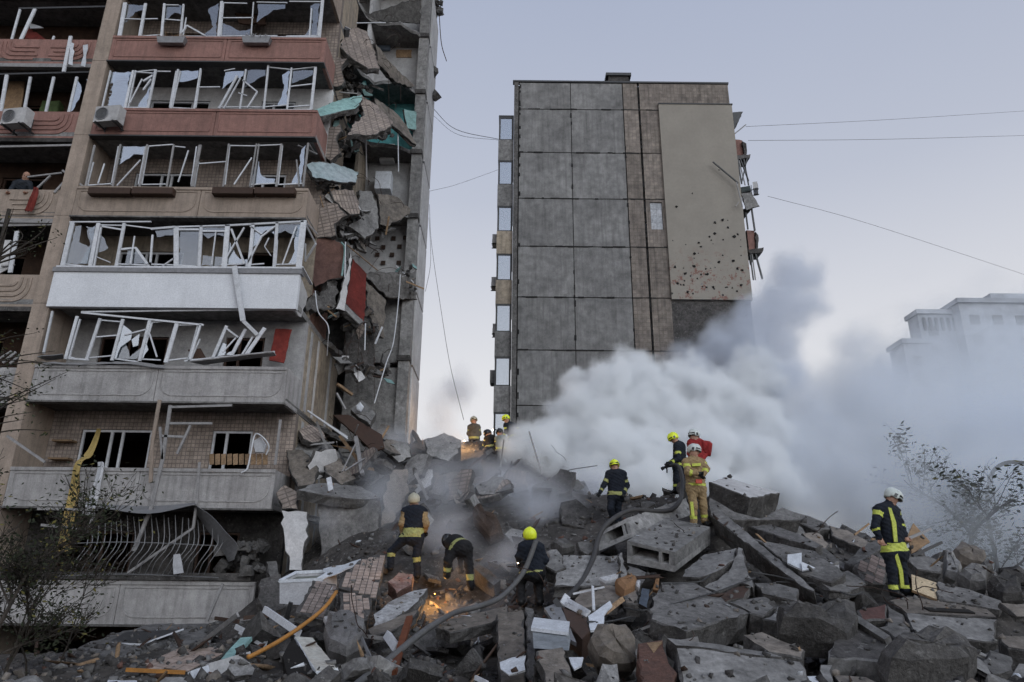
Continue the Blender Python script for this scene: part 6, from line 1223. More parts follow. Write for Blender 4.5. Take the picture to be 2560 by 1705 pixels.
scatter(3000, concrete_l, .02, .12, seed=3, label='small pale rubble spread over the heap')
scatter(1400, concrete_w, .03, .16, seed=4, label='small tan rubble spread over the heap')
scatter(500, brickm, .05, .14, seed=5, name='brick_rubble', label='red brick bits spread over the heap')
scatter(420, darkw, .06, .12, 5, 6, 'splintered_wood', 'dark splintered wood in the rubble', .5)
scatter(260, wood, .05, .1, 6, 7, 'splintered_wood', 'pale splintered wood in the rubble', .4)
scatter(260, paper, .04, .12, 2, 8, 'paper_scraps', 'white scraps of paper and plastic in the rubble', .15)
# ================================================================ people
def surface_nets(F, org, h):
    s = F < 0; nx, ny, nz = F.shape; c = np.zeros((nx-1, ny-1, nz-1), np.int8)
    cor = [(i, j, k) for i in (0, 1) for j in (0, 1) for k in (0, 1)]
    sl = lambda i, j, k: (slice(i, nx-1+i), slice(j, ny-1+j), slice(k, nz-1+k))
    for q in cor: c += s[sl(*q)]
    mk = (c > 0) & (c < 8); ids = np.argwhere(mk); idx = -np.ones(mk.shape, np.int64); idx[mk] = np.arange(len(ids))
    P = np.zeros((len(ids), 3)); W = np.zeros(len(ids)); I, J, K = ids.T
    for a in range(8):
        for b_ in range(a+1, 8):
            A, B = cor[a], cor[b_]
            if sum(abs(x-y) for x, y in zip(A, B)) != 1: continue
            f0 = F[I+A[0], J+A[1], K+A[2]]; f1 = F[I+B[0], J+B[1], K+B[2]]; x = (f0 < 0) != (f1 < 0); t = np.where(x, f0/np.where(x, f0-f1, 1), 0)
            p = np.array(A)[None]+t[:, None]*(np.array(B)-np.array(A))[None]; P[x] += p[x]; W[x] += 1
    V = (P/W[:, None]+ids)*h+org; faces = []
    for ax in range(3):
        o = [0, 0, 0]; o[ax] = 1; A = s[:nx-o[0], :ny-o[1], :nz-o[2]]; B = s[o[0]:, o[1]:, o[2]:]; e_ = np.argwhere(A != B)
        u, v = [(1, 2), (2, 0), (0, 1)][ax]
        e_ = e_[(e_[:, u] > 0) & (e_[:, v] > 0)]; e_ = e_[np.all(e_ < np.array(mk.shape), axis=1)]
        q = []
        for du, dv in ((1, 1), (0, 1), (0, 0), (1, 0)):
            z = e_.copy(); z[:, u] -= du; z[:, v] -= dv; q.append(idx[z[:, 0], z[:, 1], z[:, 2]])
        q = np.stack(q, 1); fl = ~s[e_[:, 0], e_[:, 1], e_[:, 2]]; q[fl] = q[fl][:, ::-1]; faces.append(q)
    return V, np.concatenate(faces)
gear_navy = surf('navy_turnout_cloth', (.016, .02, .03), (.011, .014, .021), 9, dirt=.2, dirtc=(.06, .055, .05), bump=.4, vary=0)
gear_black = surf('black_turnout_cloth', (.012, .012, .014), (.02, .019, .02), 9, dirt=.25, dirtc=(.05, .046, .042), bump=.4, vary=0)
gear_tan = surf('tan_turnout_cloth', (.33, .235, .125), (.25, .175, .095), 9, dirt=.3, bump=.4, vary=0)
refl = surf('reflective_yellow', (.55, .6, .1), (.47, .52, .1), 9, dirt=.15, bump=.1, vary=0, rough=.5)
refl_d = surf('dusty_reflective', (.36, .37, .13), (.3, .3, .12), 9, dirt=.2, bump=.1, vary=0, rough=.5)
skin = surf('skin', (.42, .25, .18), (.36, .2, .145), 12, dirt=.1, bump=.1, vary=0, rough=.5)
boot = plain('boot_rubber', (.012, .012, .013), .5, .3)
redjacket = surf('red_jacket', (.3, .03, .03), (.22, .025, .025), 8, dirt=.2, bump=.3, vary=0)
hel_y = plain('yellow_helmet', (.86, .97, .04), .35, .5, dirt=.08, vary=0)
hel_w = plain('white_helmet', (.62, .66, .62), .35, .5, dirt=.15, vary=0)
hel_c = plain('cream_helmet', (.5, .47, .36), .4, .5, dirt=.2, vary=0)
visor_m = plain('dark_visor', (.01, .01, .012), .15, .6, dirt=0)
def helmet(c, up, fwd, mat, parent, r=.142, visor=True):
    up = Vector(up).normalized(); fwd = Vector(fwd); fwd = (fwd-up*fwd.dot(up)).normalized(); sd = fwd.cross(up)
    M = Matrix((sd, fwd, up)).transposed().to_4x4(); M.translation = c; NA, NP = 28, 9; vs = []; fs = []
    for layer, sc in ((0, 1.0), (1, .93)):
        for i in range(NP):
            for j in range(NA):
                a = 2*math.pi*j/NA; fr = math.cos(a)
                lim = rad(96) if fr > .45 else rad(116) if fr > -.3 else rad(136)
                p = lim*i/(NP-1); R_ = r*sc*(1+.03*max(0, math.cos(2*a))*math.sin(p)); flare = 1+(.1 if i == NP-1 and layer == 0 else 0)
                vs.append((R_*math.sin(p)*math.sin(a)*.93*flare, R_*math.sin(p)*math.cos(a)*1.1*flare, R_*math.cos(p)*.98+(.012 if abs(math.sin(a)) < .25 and i > 0 and i < NP-2 else 0)))
    o_ = NP*NA
    for l in (0, o_):
        for i in range(NP-1):
            for j in range(NA):
                q = (l+i*NA+j, l+i*NA+(j+1) % NA, l+(i+1)*NA+(j+1) % NA, l+(i+1)*NA+j); fs.append(q if l else q[::-1])
    for j in range(NA): a, b_ = (NP-1)*NA+j, (NP-1)*NA+(j+1) % NA; fs.append((a, b_, b_+o_, a+o_))
    b = MB(); b.add(vs, fs); h = fixn(b.build('helmet', mat, parent, M, smooth=True))
    b = MB()
    for j in range(-5, 6):
        a, a2 = j*.2, (j+1)*.2
        if j == 5: break
        P_ = lambda an, z, k=1.03: (r*k*math.sin(an)*.95, r*k*math.cos(an)*1.1, z)
        b.add([P_(a, .04, 1.0), P_(a2, .04, 1.0), P_(a2, -.02, 1.03), P_(a, -.02, 1.03)], [(0, 1, 2, 3), (3, 2, 1, 0)])
    b.build('visor', visor_m, h, M)
    for sx_ in (-1, 1): b = MB(); b.add([(sx_*r*.95, .0, .02), (sx_*r*.95, .05, .02), (sx_*r*.98, .05, -.04), (sx_*r*.98, .0, -.04)]+[(sx_*r*.86, .0, .02), (sx_*r*.86, .05, .02), (sx_*r*.86, .05, -.04), (sx_*r*.86, .0, -.04)], [(0, 1, 2, 3), (7, 6, 5, 4), (0, 4, 5, 1), (1, 5, 6, 2), (2, 6, 7, 3), (3, 7, 4, 0)]); b.build('side_badge', visor_m, h, M)
    return h
def glove(w_, d, parent, mat, curl=.7, s=1.0, side=1):
    d = Vector(d).normalized(); n = d.orthogonal().normalized() if abs(d.y) > .95 else (Vector((0, -1, 0))-d*(-d.y)).normalized(); t = d.cross(n)
    M = Matrix((t, n, d)).transposed().to_4x4(); M.translation = w_; b = MB()
    b.add([Vector(v)*s for v in ((-.038,-.016,-.02),(.038,-.016,-.02),(.038,.016,-.02),(-.038,.016,-.02),(-.045,-.018,.09),(.045,-.018,.09),(.045,.014,.09),(-.045,.014,.09))], [(0,3,2,1),(4,5,6,7),(0,1,5,4),(1,2,6,5),(2,3,7,6),(3,0,4,7)])
    for i, (x, l_) in enumerate(((-.034, .062), (-.012, .075), (.012, .07), (.034, .055))):
        p = Vector((x, 0, .082)); pts = [p]; an = .15
        for q in range(3): an += curl*.6; pts.append(pts[-1]+Vector((0, math.sin(an)*l_*.42, math.cos(an)*l_*.42)))
        b.tube([v*s for v in pts], [.013*s, .0125*s, .0115*s, .009*s], 6)
    b.tube([Vector(v)*s for v in ((side*.036, 0, .015), (side*.062, .012, .045), (side*.062, .03, .075), (side*.05, .04, .09))], [.015*s, .014*s, .013*s, .01*s], 6)
    return b.build('glove', mat, parent, M, smooth=True)
def person(label, J, look, face, helm=None, stripes=True, group='firefighters on the heap', cat='person', scale=1.0, headr=.1, up=None, glv=True, extra=()):
    """J: joints placed in the scene. look: jacket/sleeve/trouser/stripe/boot materials. One continuous body."""
    k_ = scale; g_ = lambda n: np.array(tuple(J[n]), float)
    face = Vector(face).normalized(); f3 = np.array(tuple(face)); head, neck = g_('head'), g_('neck'); chest = (g_('shA')+g_('shB'))/2; pel = (g_('hipA')+g_('hipB'))/2
    Bn = []                                   # (a, b, ra, rb, region)
    def add(a, b_, ra, rb, reg): Bn.append((np.array(a, float), np.array(b_, float), ra*k_, rb*k_, reg))
    upv = (head-neck)/max(1e-6, np.linalg.norm(head-neck))
    add(neck*.6+chest*.4, head-upv*.06, .075, .07, 'collar'); add(head-upv*.05+f3*.012, head+upv*.045, headr*.92, headr, 'skin'); add(head-upv*.095+f3*.05, head-upv*.06+f3*.055, .05, .055, 'skin')
    add(head-upv*.02+f3*(headr+.012), head+upv*.012+f3*(headr-.005), .019, .012, 'skin')
    for s_ in 'AB':
        sh, el, wr, hp, kn, an, to = (g_(x+s_) for x in ('sh', 'el', 'wr', 'hip', 'kn', 'an', 'toe'))
        add(chest*.45+sh*.55, pel*.35+hp*.65, .13, .135, 'jacket'); add(neck*.35+chest*.65, sh, .085, .088, 'jacket')
        add(sh, el, .082, .066, 'uarm'); add(el, wr, .066, .05, 'farm')
        add(pel*.45+hp*.55, hp*.8+kn*.2, .135, .145 if look.get('coat') else .115, 'hem')
        add(hp, kn, .112, .085, 'thigh'); add(kn, an, .086, .073, 'shin'); add(an, an+(an-kn)/max(1e-6, np.linalg.norm(an-kn))*.06, .06, .055, 'boot'); add(an+(an-kn)/max(1e-6, np.linalg.norm(an-kn))*.045, to, .052, .044, 'boot')
    add(chest, pel, .15, .145, 'jacket'); dn = (pel-chest)/max(1e-6, np.linalg.norm(pel-chest)); add(pel-dn*.05, pel+dn*(.05 if look.get('coat') else .05), .165, .19 if look.get('coat') else .17, 'hem')
    allp = np.array([b_[0] for b_ in Bn]+[b_[1] for b_ in Bn]); lo = allp.min(0)-.2; hi = allp.max(0)+.2; h = .019
    ax = [np.arange(lo[i], hi[i]+h, h) for i in range(3)]; G = np.stack(np.meshgrid(*ax, indexing='ij'), -1).astype(np.float32)
    def dist(P, a, b_, ra, rb):
        ab = b_-a; t = np.clip(((P-a) @ ab)/max(1e-9, ab @ ab), 0, 1); return np.linalg.norm(P-a-t[..., None]*ab, axis=-1)-(ra+(rb-ra)*t), t
    F = None
    for a, b_, ra, rb, reg in Bn:
        d, _ = dist(G, a.astype(np.float32), b_.astype(np.float32), ra, rb); kk = .012 if reg == 'skin' else .045
        if F is None: F = d
        else: hh = np.clip(.5+.5*(F-d)/kk, 0, 1); F = F*(1-hh)+d*hh-kk*hh*(1-hh)
    below = G[..., 2] < head[2]-.12           # folds in the cloth
    F = F+below*(.007*np.sin(G[..., 2]*47+5*np.sin(G[..., 0]*13+lo[0]))*np.sin(G[..., 0]*31+G[..., 1]*23)+.005*np.sin(G[..., 2]*83+G[..., 0]*41))
    V, Q = surface_nets(F, lo, h); cen = V[Q].mean(1); D = []; T = []
    for a, b_, ra, rb, reg in Bn:
        d, t = dist(cen, a, b_, ra, rb); D.append(d); T.append(t)
    D = np.array(D); T = np.array(T); near = D.argmin(0); tn = T[near, np.arange(len(cen))]; regs = [b_[4] for b_ in Bn]
    slots = ['jacket', 'sleeve', 'trouser', 'stripe', 'boot', 'skin', 'dark']; mats_ = [look['jacket'], look.get('sleeve', look['jacket']), look['trouser'], look.get('stripe', refl), boot, skin, boot]
    mi = np.zeros(len(cen), int)
    st = look.get('st', dict(uarm=(.42, .62), farm=(.55, .78), shin=(.5, .72)))
    for n_, reg in enumerate(regs):
        sel = near == n_; base = dict(jacket=0, collar=0, hem=0, uarm=1, farm=1, thigh=2, shin=2, boot=4, skin=5)[reg]
        mi[sel] = base
        if stripes and reg in st: x0, x1 = st[reg]; mi[sel & (tn > x0) & (tn < x1)] = 3
    al = (cen-pel) @ (-dn); b0, b1 = look.get('band', (-.02, .055)); rg = np.array(regs)[near]
    mi[(rg == 'hem') & (al < b0-.05)] = 2
    if stripes: mi[np.isin(rg, ['hem', 'jacket']) & (al > b0) & (al < b1)] = 3
    hd = mi == 5; rel = cen-head; fz = rel @ upv; ff = rel @ f3; sdv = np.cross(f3, upv); sd_ = rel @ sdv
    mi[hd & (np.abs(fz-.012) < .014) & (np.abs(np.abs(sd_)-.036) < .016) & (ff > .05)] = 6        # eyes
    if not helm: mi[hd & ((fz > .06) | ((ff < -.02) & (fz > -.05)))] = 6 if look.get('hair', True) else 5
    me = bpy.data.meshes.new('person'); c0 = Vector((float(pel[0]), float(pel[1]), float(V[:, 2].min())))
    me.from_pydata((V-np.array(tuple(c0))).tolist(), [], Q.tolist())
    for m_ in mats_: me.materials.append(m_)
    me.polygons.foreach_set('material_index', mi.astype(np.int32)); me.polygons.foreach_set('use_smooth', [True]*len(Q)); me.update()
    o = link(bpy.data.objects.new('person', me), None, Matrix.Translation(c0)); tag(o, label, cat, group)
    if helm: helmet(Vector(head)+Vector(upv)*.035, Vector(up) if up else Vector(upv), face, helm, o, .14*k_)
    if glv:
        for s_, sg in (('A', 1), ('B', -1)):
            wv = Vector(g_('wr'+s_)); dv = wv-Vector(g_('el'+s_)); glove(wv+dv.normalized()*.02, dv, o, look.get('glove', boot), .8, 1.0, sg)
    return o
def JP(cf, Y, **k):
    """joints from picture measurements; a third number moves the joint nearer (-) or further (+)"""
    return {n: cf(v[0], v[1], Y+(v[2] if len(v) > 2 else 0)) for n, v in k.items()}
navy = dict(jacket=gear_navy, trouser=gear_navy, stripe=refl); blk = dict(jacket=gear_black, trouser=gear_black, stripe=refl_d)
# lone firefighter on the right, facing right
R8 = person('lone firefighter in white helmet and black gear with yellow stripes, right side of the heap', JP(D5, 13, head=(903,135), neck=(872,188), shA=(792,238,-.1), elA=(768,372,-.22), wrA=(803,448,-.24), shB=(920,238,.1), elB=(968,350,.12), wrB=(1002,432,.02),
    hipA=(878,530,-.06), hipB=(960,535,.08), knA=(900,700,-.1), knB=(978,700,.05), anA=(912,850,-.1), anB=(1000,842,.08), toeA=(975,898,-.16), toeB=(1085,892,.05)), dict(jacket=gear_navy, trouser=gear_navy, stripe=refl, glove=skin, coat=1, st=dict(uarm=(.12, .34), farm=(-.2, .28), shin=(.78, 1.0)), band=(-.05, .09)), (.9, -.25, -.25), hel_w)
for nm, pts in (('reflective_stripe', [(868,212,-.16),(895,218,-.17),(935,330,-.2),(945,480,-.22),(918,480,-.22),(902,330,-.2)]), ('reflective_stripe', [(915,570,-.2),(945,570,-.2),(985,700,-.17),(998,835,-.14),(970,835,-.14),(955,700,-.17)])):
    slab(nm, [D5(x, y, 13+dy) for x, y, dy in pts], .03, refl, R8, .003, .002, .2)
# tan-suited firefighter
R7 = person('firefighter in tan suit and white helmet standing on the concrete vent block', JP(D4, 16, head=(1208,300), neck=(1195,350), shA=(1140,398,-.08), elA=(1158,482,-.24), wrA=(1235,490,-.3), shB=(1282,402,.1), elB=(1318,450,-.02), wrB=(1290,505,-.2),
    hipA=(1185,600,-.03), hipB=(1268,600,.05), knA=(1205,765,-.08), knB=(1288,765,.02), anA=(1208,905,-.04), anB=(1300,890,.06), toeA=(1262,952,-.16), toeB=(1325,928,-.05)), dict(jacket=gear_tan, trouser=gear_tan, stripe=refl, st=dict(uarm=(.3, .55), farm=(.25, .55), shin=(.6, .8)), band=(.0, .06)), (.8, -.55, -.12), hel_w)
slab('radio', [D4(1228,540,15.7), D4(1280,540,15.7), D4(1280,575,15.7), D4(1228,572,15.7)], .05, plain('orange_red_plastic', (.6, .06, .02), .4, .4), R7, .003, .002)
for pts in ([(1178,730),(1202,730),(1215,850),(1190,855)], [(1195,405),(1270,400),(1268,425),(1195,428)]): slab('reflective_stripe', [D4(x, y, 15.8) for x, y in pts], .03, refl, R7, .003, .002)
# red jacket with rucksack
R6 = person('person in red jacket and white helmet carrying a red rucksack behind the tan firefighter', JP(D4, 17.3, head=(1213,170), neck=(1220,205), shA=(1182,232,0), elA=(1175,320,-.1), wrA=(1200,380,-.2), shB=(1275,238,.1), elB=(1300,330,0), wrB=(1270,390,-.15),
    hipA=(1205,420), hipB=(1268,420), knA=(1200,560,-.05), knB=(1270,560,.05), anA=(1205,690), anB=(1275,690,.05), toeA=(1170,720,-.1), toeB=(1240,720,-.1)), dict(jacket=redjacket, trouser=gear_black), (-.8, -.5, -.15), hel_w, False, 'rescuers on the heap')
hull_px('rucksack', D4, [(1262,210,17.35),(1340,215,17.35),(1362,240,17.35),(1352,345,17.35),(1290,345,17.35),(1258,300,17.35)], .3, redjacket, 'bright red rucksack on the back of the red jacketed person', 'rucksack')
# nozzle man facing left
R5 = person('firefighter in yellow helmet facing left and aiming the hose nozzle', JP(D4, 19, head=(1038,192), neck=(1062,222), shA=(1065,262,-.15), elA=(1078,368,-.25), wrA=(1005,402,-.3), shB=(1105,258,.15), elB=(1050,370,.2), wrB=(985,408,0),
    hipA=(1065,425,-.08), hipB=(1110,425,.08), knA=(1060,535,-.15), knB=(1105,540,.1), anA=(1055,628,-.12), anB=(1100,632,.1), toeA=(1012,650,-.2), toeB=(1060,655,.05)), dict(jacket=gear_navy, trouser=gear_navy, stripe=refl), (-.95, -.2, -.2), hel_y)
# walking firefighter
R4 = person('firefighter in yellow helmet walking towards us before the white smoke', JP(D4, 18.5, head=(533,425), neck=(540,462), shA=(485,495), elA=(442,590,-.05), wrA=(408,652,-.1), shB=(607,495), elB=(640,592,.05), wrB=(612,662,-.1),
    hipA=(512,665), hipB=(578,665), knA=(500,790,-.1), knB=(560,790,.05), anA=(520,885,.05), anB=(570,900,.1), toeA=(505,915,-.15), toeB=(562,930,-.1)), dict(jacket=gear_navy, trouser=gear_navy, stripe=refl_d, st=dict(farm=(.5, .75), uarm=(.5, .72), ), band=(-.04, .05)), (-.12, -.95, -.25), hel_y)
# legs astride, back to us
R1 = person('firefighter seen from behind with cream helmet, dark vest and legs astride', JP(D3, 16, head=(1106,705), neck=(1105,748), shA=(1045,780), elA=(1020,868,-.05), wrA=(1022,925,.1), shB=(1172,780), elB=(1192,868,-.05), wrB=(1185,915,.12),
    hipA=(1062,950), hipB=(1140,950), knA=(948,1060,.1), knB=(1125,1090,0), anA=(942,1160,.1), anB=(1130,1215,0), toeA=(925,1180,.35), toeB=(1128,1232,.3)), dict(jacket=gear_navy, sleeve=gear_tan, trouser=gear_navy, stripe=refl_d, st=dict(shin=(.1, .36)), band=(-.03, .15)), (.1, .95, -.2), hel_c)
# bending
R2 = person('firefighter bending right over with his back to us beside the glowing light', JP(D3, 15, head=(1352,985,.45), neck=(1385,975,.35), shA=(1355,1000,.3), elA=(1345,1085,.25), wrA=(1360,1160,.2), shB=(1425,985,.35), elB=(1432,1090,.3), wrB=(1432,1170,.25),
    hipA=(1400,1035,0), hipB=(1475,1030,0), knA=(1345,1120,-.05), knB=(1490,1150,0), anA=(1337,1215,.05), anB=(1503,1290,0), toeA=(1325,1235,.25), toeB=(1510,1320,.25)), dict(jacket=gear_black, trouser=gear_black, stripe=refl_d, st=dict(shin=(.5, .8)), band=(-.03, .1)), (-.3, .6, -.75), visor_m)
# crouching with torch
R3 = person('crouching firefighter in bright yellow helmet seen from behind holding a torch', JP(D3, 14, head=(1917,955), neck=(1920,1000), shA=(1868,1030), elA=(1840,1095,0), wrA=(1845,1135,.15), shB=(1985,1035), elB=(2025,1120,0), wrB=(1985,1180,.15),
    hipA=(1895,1190), hipB=(1985,1190), knA=(1850,1290,.2), knB=(1975,1300,.25), anA=(1855,1400,0), anB=(1985,1400,.05), toeA=(1850,1425,.25), toeB=(1985,1425,.3)), dict(jacket=gear_navy, trouser=gear_black, stripe=refl_d, st=dict(farm=(.6, .7)), band=(-.04, -.01)), (-.25, .95, -.2), hel_y)
# in the smoke at the top of the heap
R9 = person('firefighter in yellow helmet leaning over at the top of the heap in the smoke', JP(D1, 26, head=(652,1000), neck=(665,1022), shA=(648,1038), elA=(650,1075), wrA=(635,1105), shB=(705,1042,.2), elB=(725,1080,.1), wrB=(700,1115,-.1),
    hipA=(680,1110), hipB=(712,1112,.1), knA=(670,1165,-.1), knB=(715,1168), anA=(672,1215), anB=(718,1218), toeA=(660,1228,-.15), toeB=(708,1230,-.15)), navy, (-.8, -.4, -.4), hel_y)
RA = person('dim firefighter in pale helmet standing leftmost in the smoke by the glow', JP(D1, 26.5, head=(452,1010), neck=(455,1035), shA=(428,1050), elA=(420,1090), wrA=(435,1115), shB=(480,1050), elB=(488,1090), wrB=(475,1115),
    hipA=(440,1120), hipB=(470,1120), knA=(440,1175), knB=(472,1175), anA=(440,1225), anB=(474,1225), toeA=(432,1238,-.15), toeB=(468,1238,-.15)), dict(jacket=surf('smoky_jacket', (.09, .085, .075)), trouser=gear_black, stripe=refl_d), (.5, -.8, -.2), hel_c)
RB_ = person('dim crouching firefighter bent forward just right of the orange glow', JP(D1, 25.5, head=(540,1090), neck=(550,1105), shA=(530,1120), elA=(520,1150), wrA=(505,1170), shB=(575,1118), elB=(590,1150), wrB=(580,1175),
    hipA=(545,1170), hipB=(575,1170), knA=(525,1205,-.2), knB=(580,1208,-.2), anA=(540,1240), anB=(580,1240), toeA=(530,1250,-.15), toeB=(572,1250,-.15)), blk, (-.5, -.6, -.6), visor_m)
RC = person('dim firefighter in dark cap and pale vest standing below the top yellow helmet', JP(D1, 25.2, head=(613,1085), neck=(616,1108), shA=(595,1122), elA=(590,1155), wrA=(605,1175), shB=(645,1122), elB=(655,1155), wrB=(640,1178),
    hipA=(605,1185), hipB=(638,1185), knA=(605,1235), knB=(638,1235), anA=(605,1280), anB=(640,1280), toeA=(598,1290,-.15), toeB=(634,1290,-.15)), dict(jacket=surf('pale_vest', (.2, .24, .24)), sleeve=gear_navy, trouser=gear_navy), (-.3, -.9, -.2), visor_m)
RM = person('man in dark sweater leaning on the left balcony and looking out', JP(C1, 19.35, head=(180,1212), neck=(165,1245,.05), shA=(105,1262,.08), elA=(78,1300,-.1), wrA=(62,1322,-.3), shB=(205,1265,.1), elB=(215,1310,-.05), wrB=(185,1325,-.28),
    hipA=(115,1410,.35), hipB=(180,1410,.35), knA=(112,1500,.3), knB=(178,1500,.3), anA=(110,1580,.3), anB=(175,1580,.3), toeA=(108,1600,.15), toeB=(173,1600,.15)), dict(jacket=surf('dark_sweater', (.035, .042, .055)), trouser=cloth_b, glove=skin, hair=False), (.5, -.8, -.3), None, False, 'man on the balcony', scale=.95)
# ================================================================ hoses, pipe, lamps
def hose(name, pts, r, mat, label, cat='hose'):
    b = MB(); b.tube(curve_pts(pts, 8), r, 10); return tag(b.build(name, mat, smooth=True), label, cat)
hose('fire_hose', [D3(1960,985,13.75), D3(1930,1070,13.7), D3(1880,1190,13.6), D3(1800,1300,13.4), D3(1690,1395,13), D3(1540,1450,12.6), D3(1400,1485,12.2), D7(1400,640,11), D7(1250,745,10.4), D7(1050,910,9.7), D7(830,1080,9.1), D7(760,1140,8.9)], .045, rubber, 'long grey fire hose running down to the bottom from the crouching firefighter')
hose('fire_hose', [D4(965,432,18.75), D4(1010,420,18.7), D4(1070,425,18.5), D4(1105,500,18.2), D4(1108,620,17.7), D4(1090,720,17), D4(1010,800,16.5), D4(850,808,16.1), D4(690,800,15.8), D4(560,850,15.5), D4(450,940,15.1), D4(395,1040,14.9), D4(372,1130,14.6), D4(340,1240,14.2), D4(262,1400,13.5), D4(150,1530,13), D4(60,1600,12.7)], .05, plain('dark_hose', (.055, .052, .052), .6, .3), 'dark fire hose curving over the hollow shaft to the nozzle man')
nz_ = empty('hose_nozzle', D4(955,440,18.72), 'black hose nozzle held by the firefighter facing left', 'nozzle')
b = MB(); b.tube([D4(1000,425,18.72), D4(960,438,18.72), D4(935,450,18.7)], [.04, .035, .05], 8); b.build('barrel', boot, nz_)
b = MB(); b.tube([D4(978,435,18.7), D4(980,485,18.7)], .02, 6); b.build('grip', boot, nz_)
hose('conduit', [D7(622,400,13), D7(560,490,12.5), D7(480,570,12.1), D7(390,640,11.7), D7(290,712,11.3), D7(150,800,10.8), D7(-20,890,10.3), D7(-60,905,10.2)], .03, orange, 'orange plastic pipe bending across the left front rubble', 'pipe')
for cf, pts, lab in ((D6, [(760,760,11.5),(980,775,11.3),(1500,640,12),(1740,555,12.3),(1900,500,12.6)], 'black cable stretched over the big floor slab'), (D6, [(1100,550,12.5),(1400,535,12.6),(1480,500,12.7),(1720,330,13.4)], 'thin dark cable looping beneath the vent block'), (D6, [(1860,450,13),(2100,490,12.9),(2355,560,12.5)], 'thin dark cable lying along the long beam'), (D5, [(0,790,12.9),(350,810,12.7),(560,890,12.3),(680,870,12.3)], 'thin wire lying on the slab beside the lone firefighter'), (D6, [(440,880,10.3),(620,880,10.5),(820,840,10.9)], 'black cable across the white window board'), (D1, [(1010,1330,20),(1050,1310,20.2),(1210,1285,20.4)], 'thin dark rod sticking out of the smoke left of the walking firefighter')):
    b = MB(); b.tube(curve_pts([cf(*p) for p in pts], 6), .012, 5); tag(b.build('cable', steel_d), lab, 'cable')
RD = random.Random(3)
for i in range(44):
    x, y, Y = RD.choice([(760,1040,20.5), (860,1010,22.5), (820,1080,20.2), (900,1100,20.5), (1050,1080,23.6), (1150,1090,23), (650,1440,14), (560,1480,12.5), (1350,1480,11)])
    p = C0(x+RD.gauss(0, 45), y+RD.gauss(0, 25), Y+RD.uniform(-.5, .3)); d = Vector((RD.gauss(0, 1), RD.gauss(0, .6), RD.gauss(.2, .7))).normalized(); mt_ = RD.choice([wood, pvc_d, darkw, pvc_d, steel_d]); wd = RD.uniform(.03, .08); ln = RD.uniform(.3, .9)
    b = MB(); b.bar(p-d*ln, p+d*ln, wd, wd*.5); nm_ = {'raw_timber': 'pale timber', 'dusty_frame': 'dusty frame', 'dark_wood': 'dark timber', 'grey_steel': 'steel', 'dark_steel': 'dark steel'}[mt_.name]
    tag(b.build('splintered_lath', mt_), '%s %s lath jutting from the debris %s' % ('long' if ln > .6 else 'short', nm_, zone(p.x, p.y)), 'lath', 'laths jutting from the debris '+zone(p.x, p.y))
for i in range(26):
    x, y, Y = RD.choice([(1300,1420,12.5), (1500,1500,10.8), (900,1480,11), (1900,1300,15), (2150,1420,12), (1150,1100,22.5), (1300,1250,17.5), (800,1080,20.5), (1720,1230,15.5)])
    p = C0(x+RD.gauss(0, 110), y+RD.gauss(0, 35), Y); q = [p]; d = Vector((RD.uniform(-1, 1), RD.uniform(-.6, .3), RD.uniform(0, .7))).normalized()
    for s_ in range(5): q.append(q[-1]+d*RD.uniform(.12, .25)); d = (d+Vector((RD.uniform(-.5, .5), RD.uniform(-.4, .4), RD.uniform(-.55, .25)))).normalized()
    b = MB(); b.tube(curve_pts(q, 3), .008, 4); tag(b.build('reinforcing_bar', rusty_dk), 'thin bent reinforcing bar sticking out '+zone(p.x, p.y), 'reinforcing bar', 'bent reinforcing bars '+zone(p.x, p.y))
def lamp(c, label, power, col, direction=None, blend=.5, angle=30, r=.03, glow=30, name='hand_lamp'):
    root = empty(name, c, label, 'lamp'); d = Vector(direction).normalized() if direction else Vector((0, -1, 0))
    b = MB(); b.tube([c-d*.16, c-d*.04, c-d*.02, c], [.018, .018, r*.9, r], 8, cap=True); b.build('torch_body', boot, root)
    bm = bmesh.new(); bmesh.ops.create_icosphere(bm, subdivisions=1, radius=r*.8); vs = [v.co+c+d*.012 for v in bm.verts]; fs = [tuple(v.index for v in f.verts) for f in bm.faces]; bm.free()
    b = MB(); b.add(vs, fs); b.build('bulb', emit('bulb_glow_%d' % len(MAT), col, glow), root)
    l = bpy.data.lights.new(name, 'SPOT' if direction else 'POINT'); l.energy = power; l.color = col; l.shadow_soft_size = .05
    if direction: l.spot_size = rad(angle); l.spot_blend = blend
    o = bpy.data.objects.new('lamp_light', l); link(o, root, Matrix.Translation(c+d*.06) @ d.to_track_quat('-Z', 'Y').to_matrix().to_4x4()); return root
lamp(D3(1838,1140,13.85), 'lit torch in the hand of the crouching firefighter shining left', 200, (1, .68, .36), (-1, .12, -.16), .3, 12, .013, 40)
lamp(on_heap(D3(1255,1225,15.2).x, 15.2)+Vector((0, 0, .16)), 'lit lamp standing on the rubble left of the bending firefighter', 30, (1, .5, .14), None, .5, 70, .008, 12)
lamp(D1(570,1066,25.3), 'bright head lamp among the dim firefighters at the top', 60, (1, .75, .5), (-.9, -.35, -.1), .7, 80, .03, 40)
lamp(D1(395,1135,25.4), 'lit work lamp in the smoke beside the pale masonry block', 60, (1, .58, .25), None, .8, 110, .03, 12)

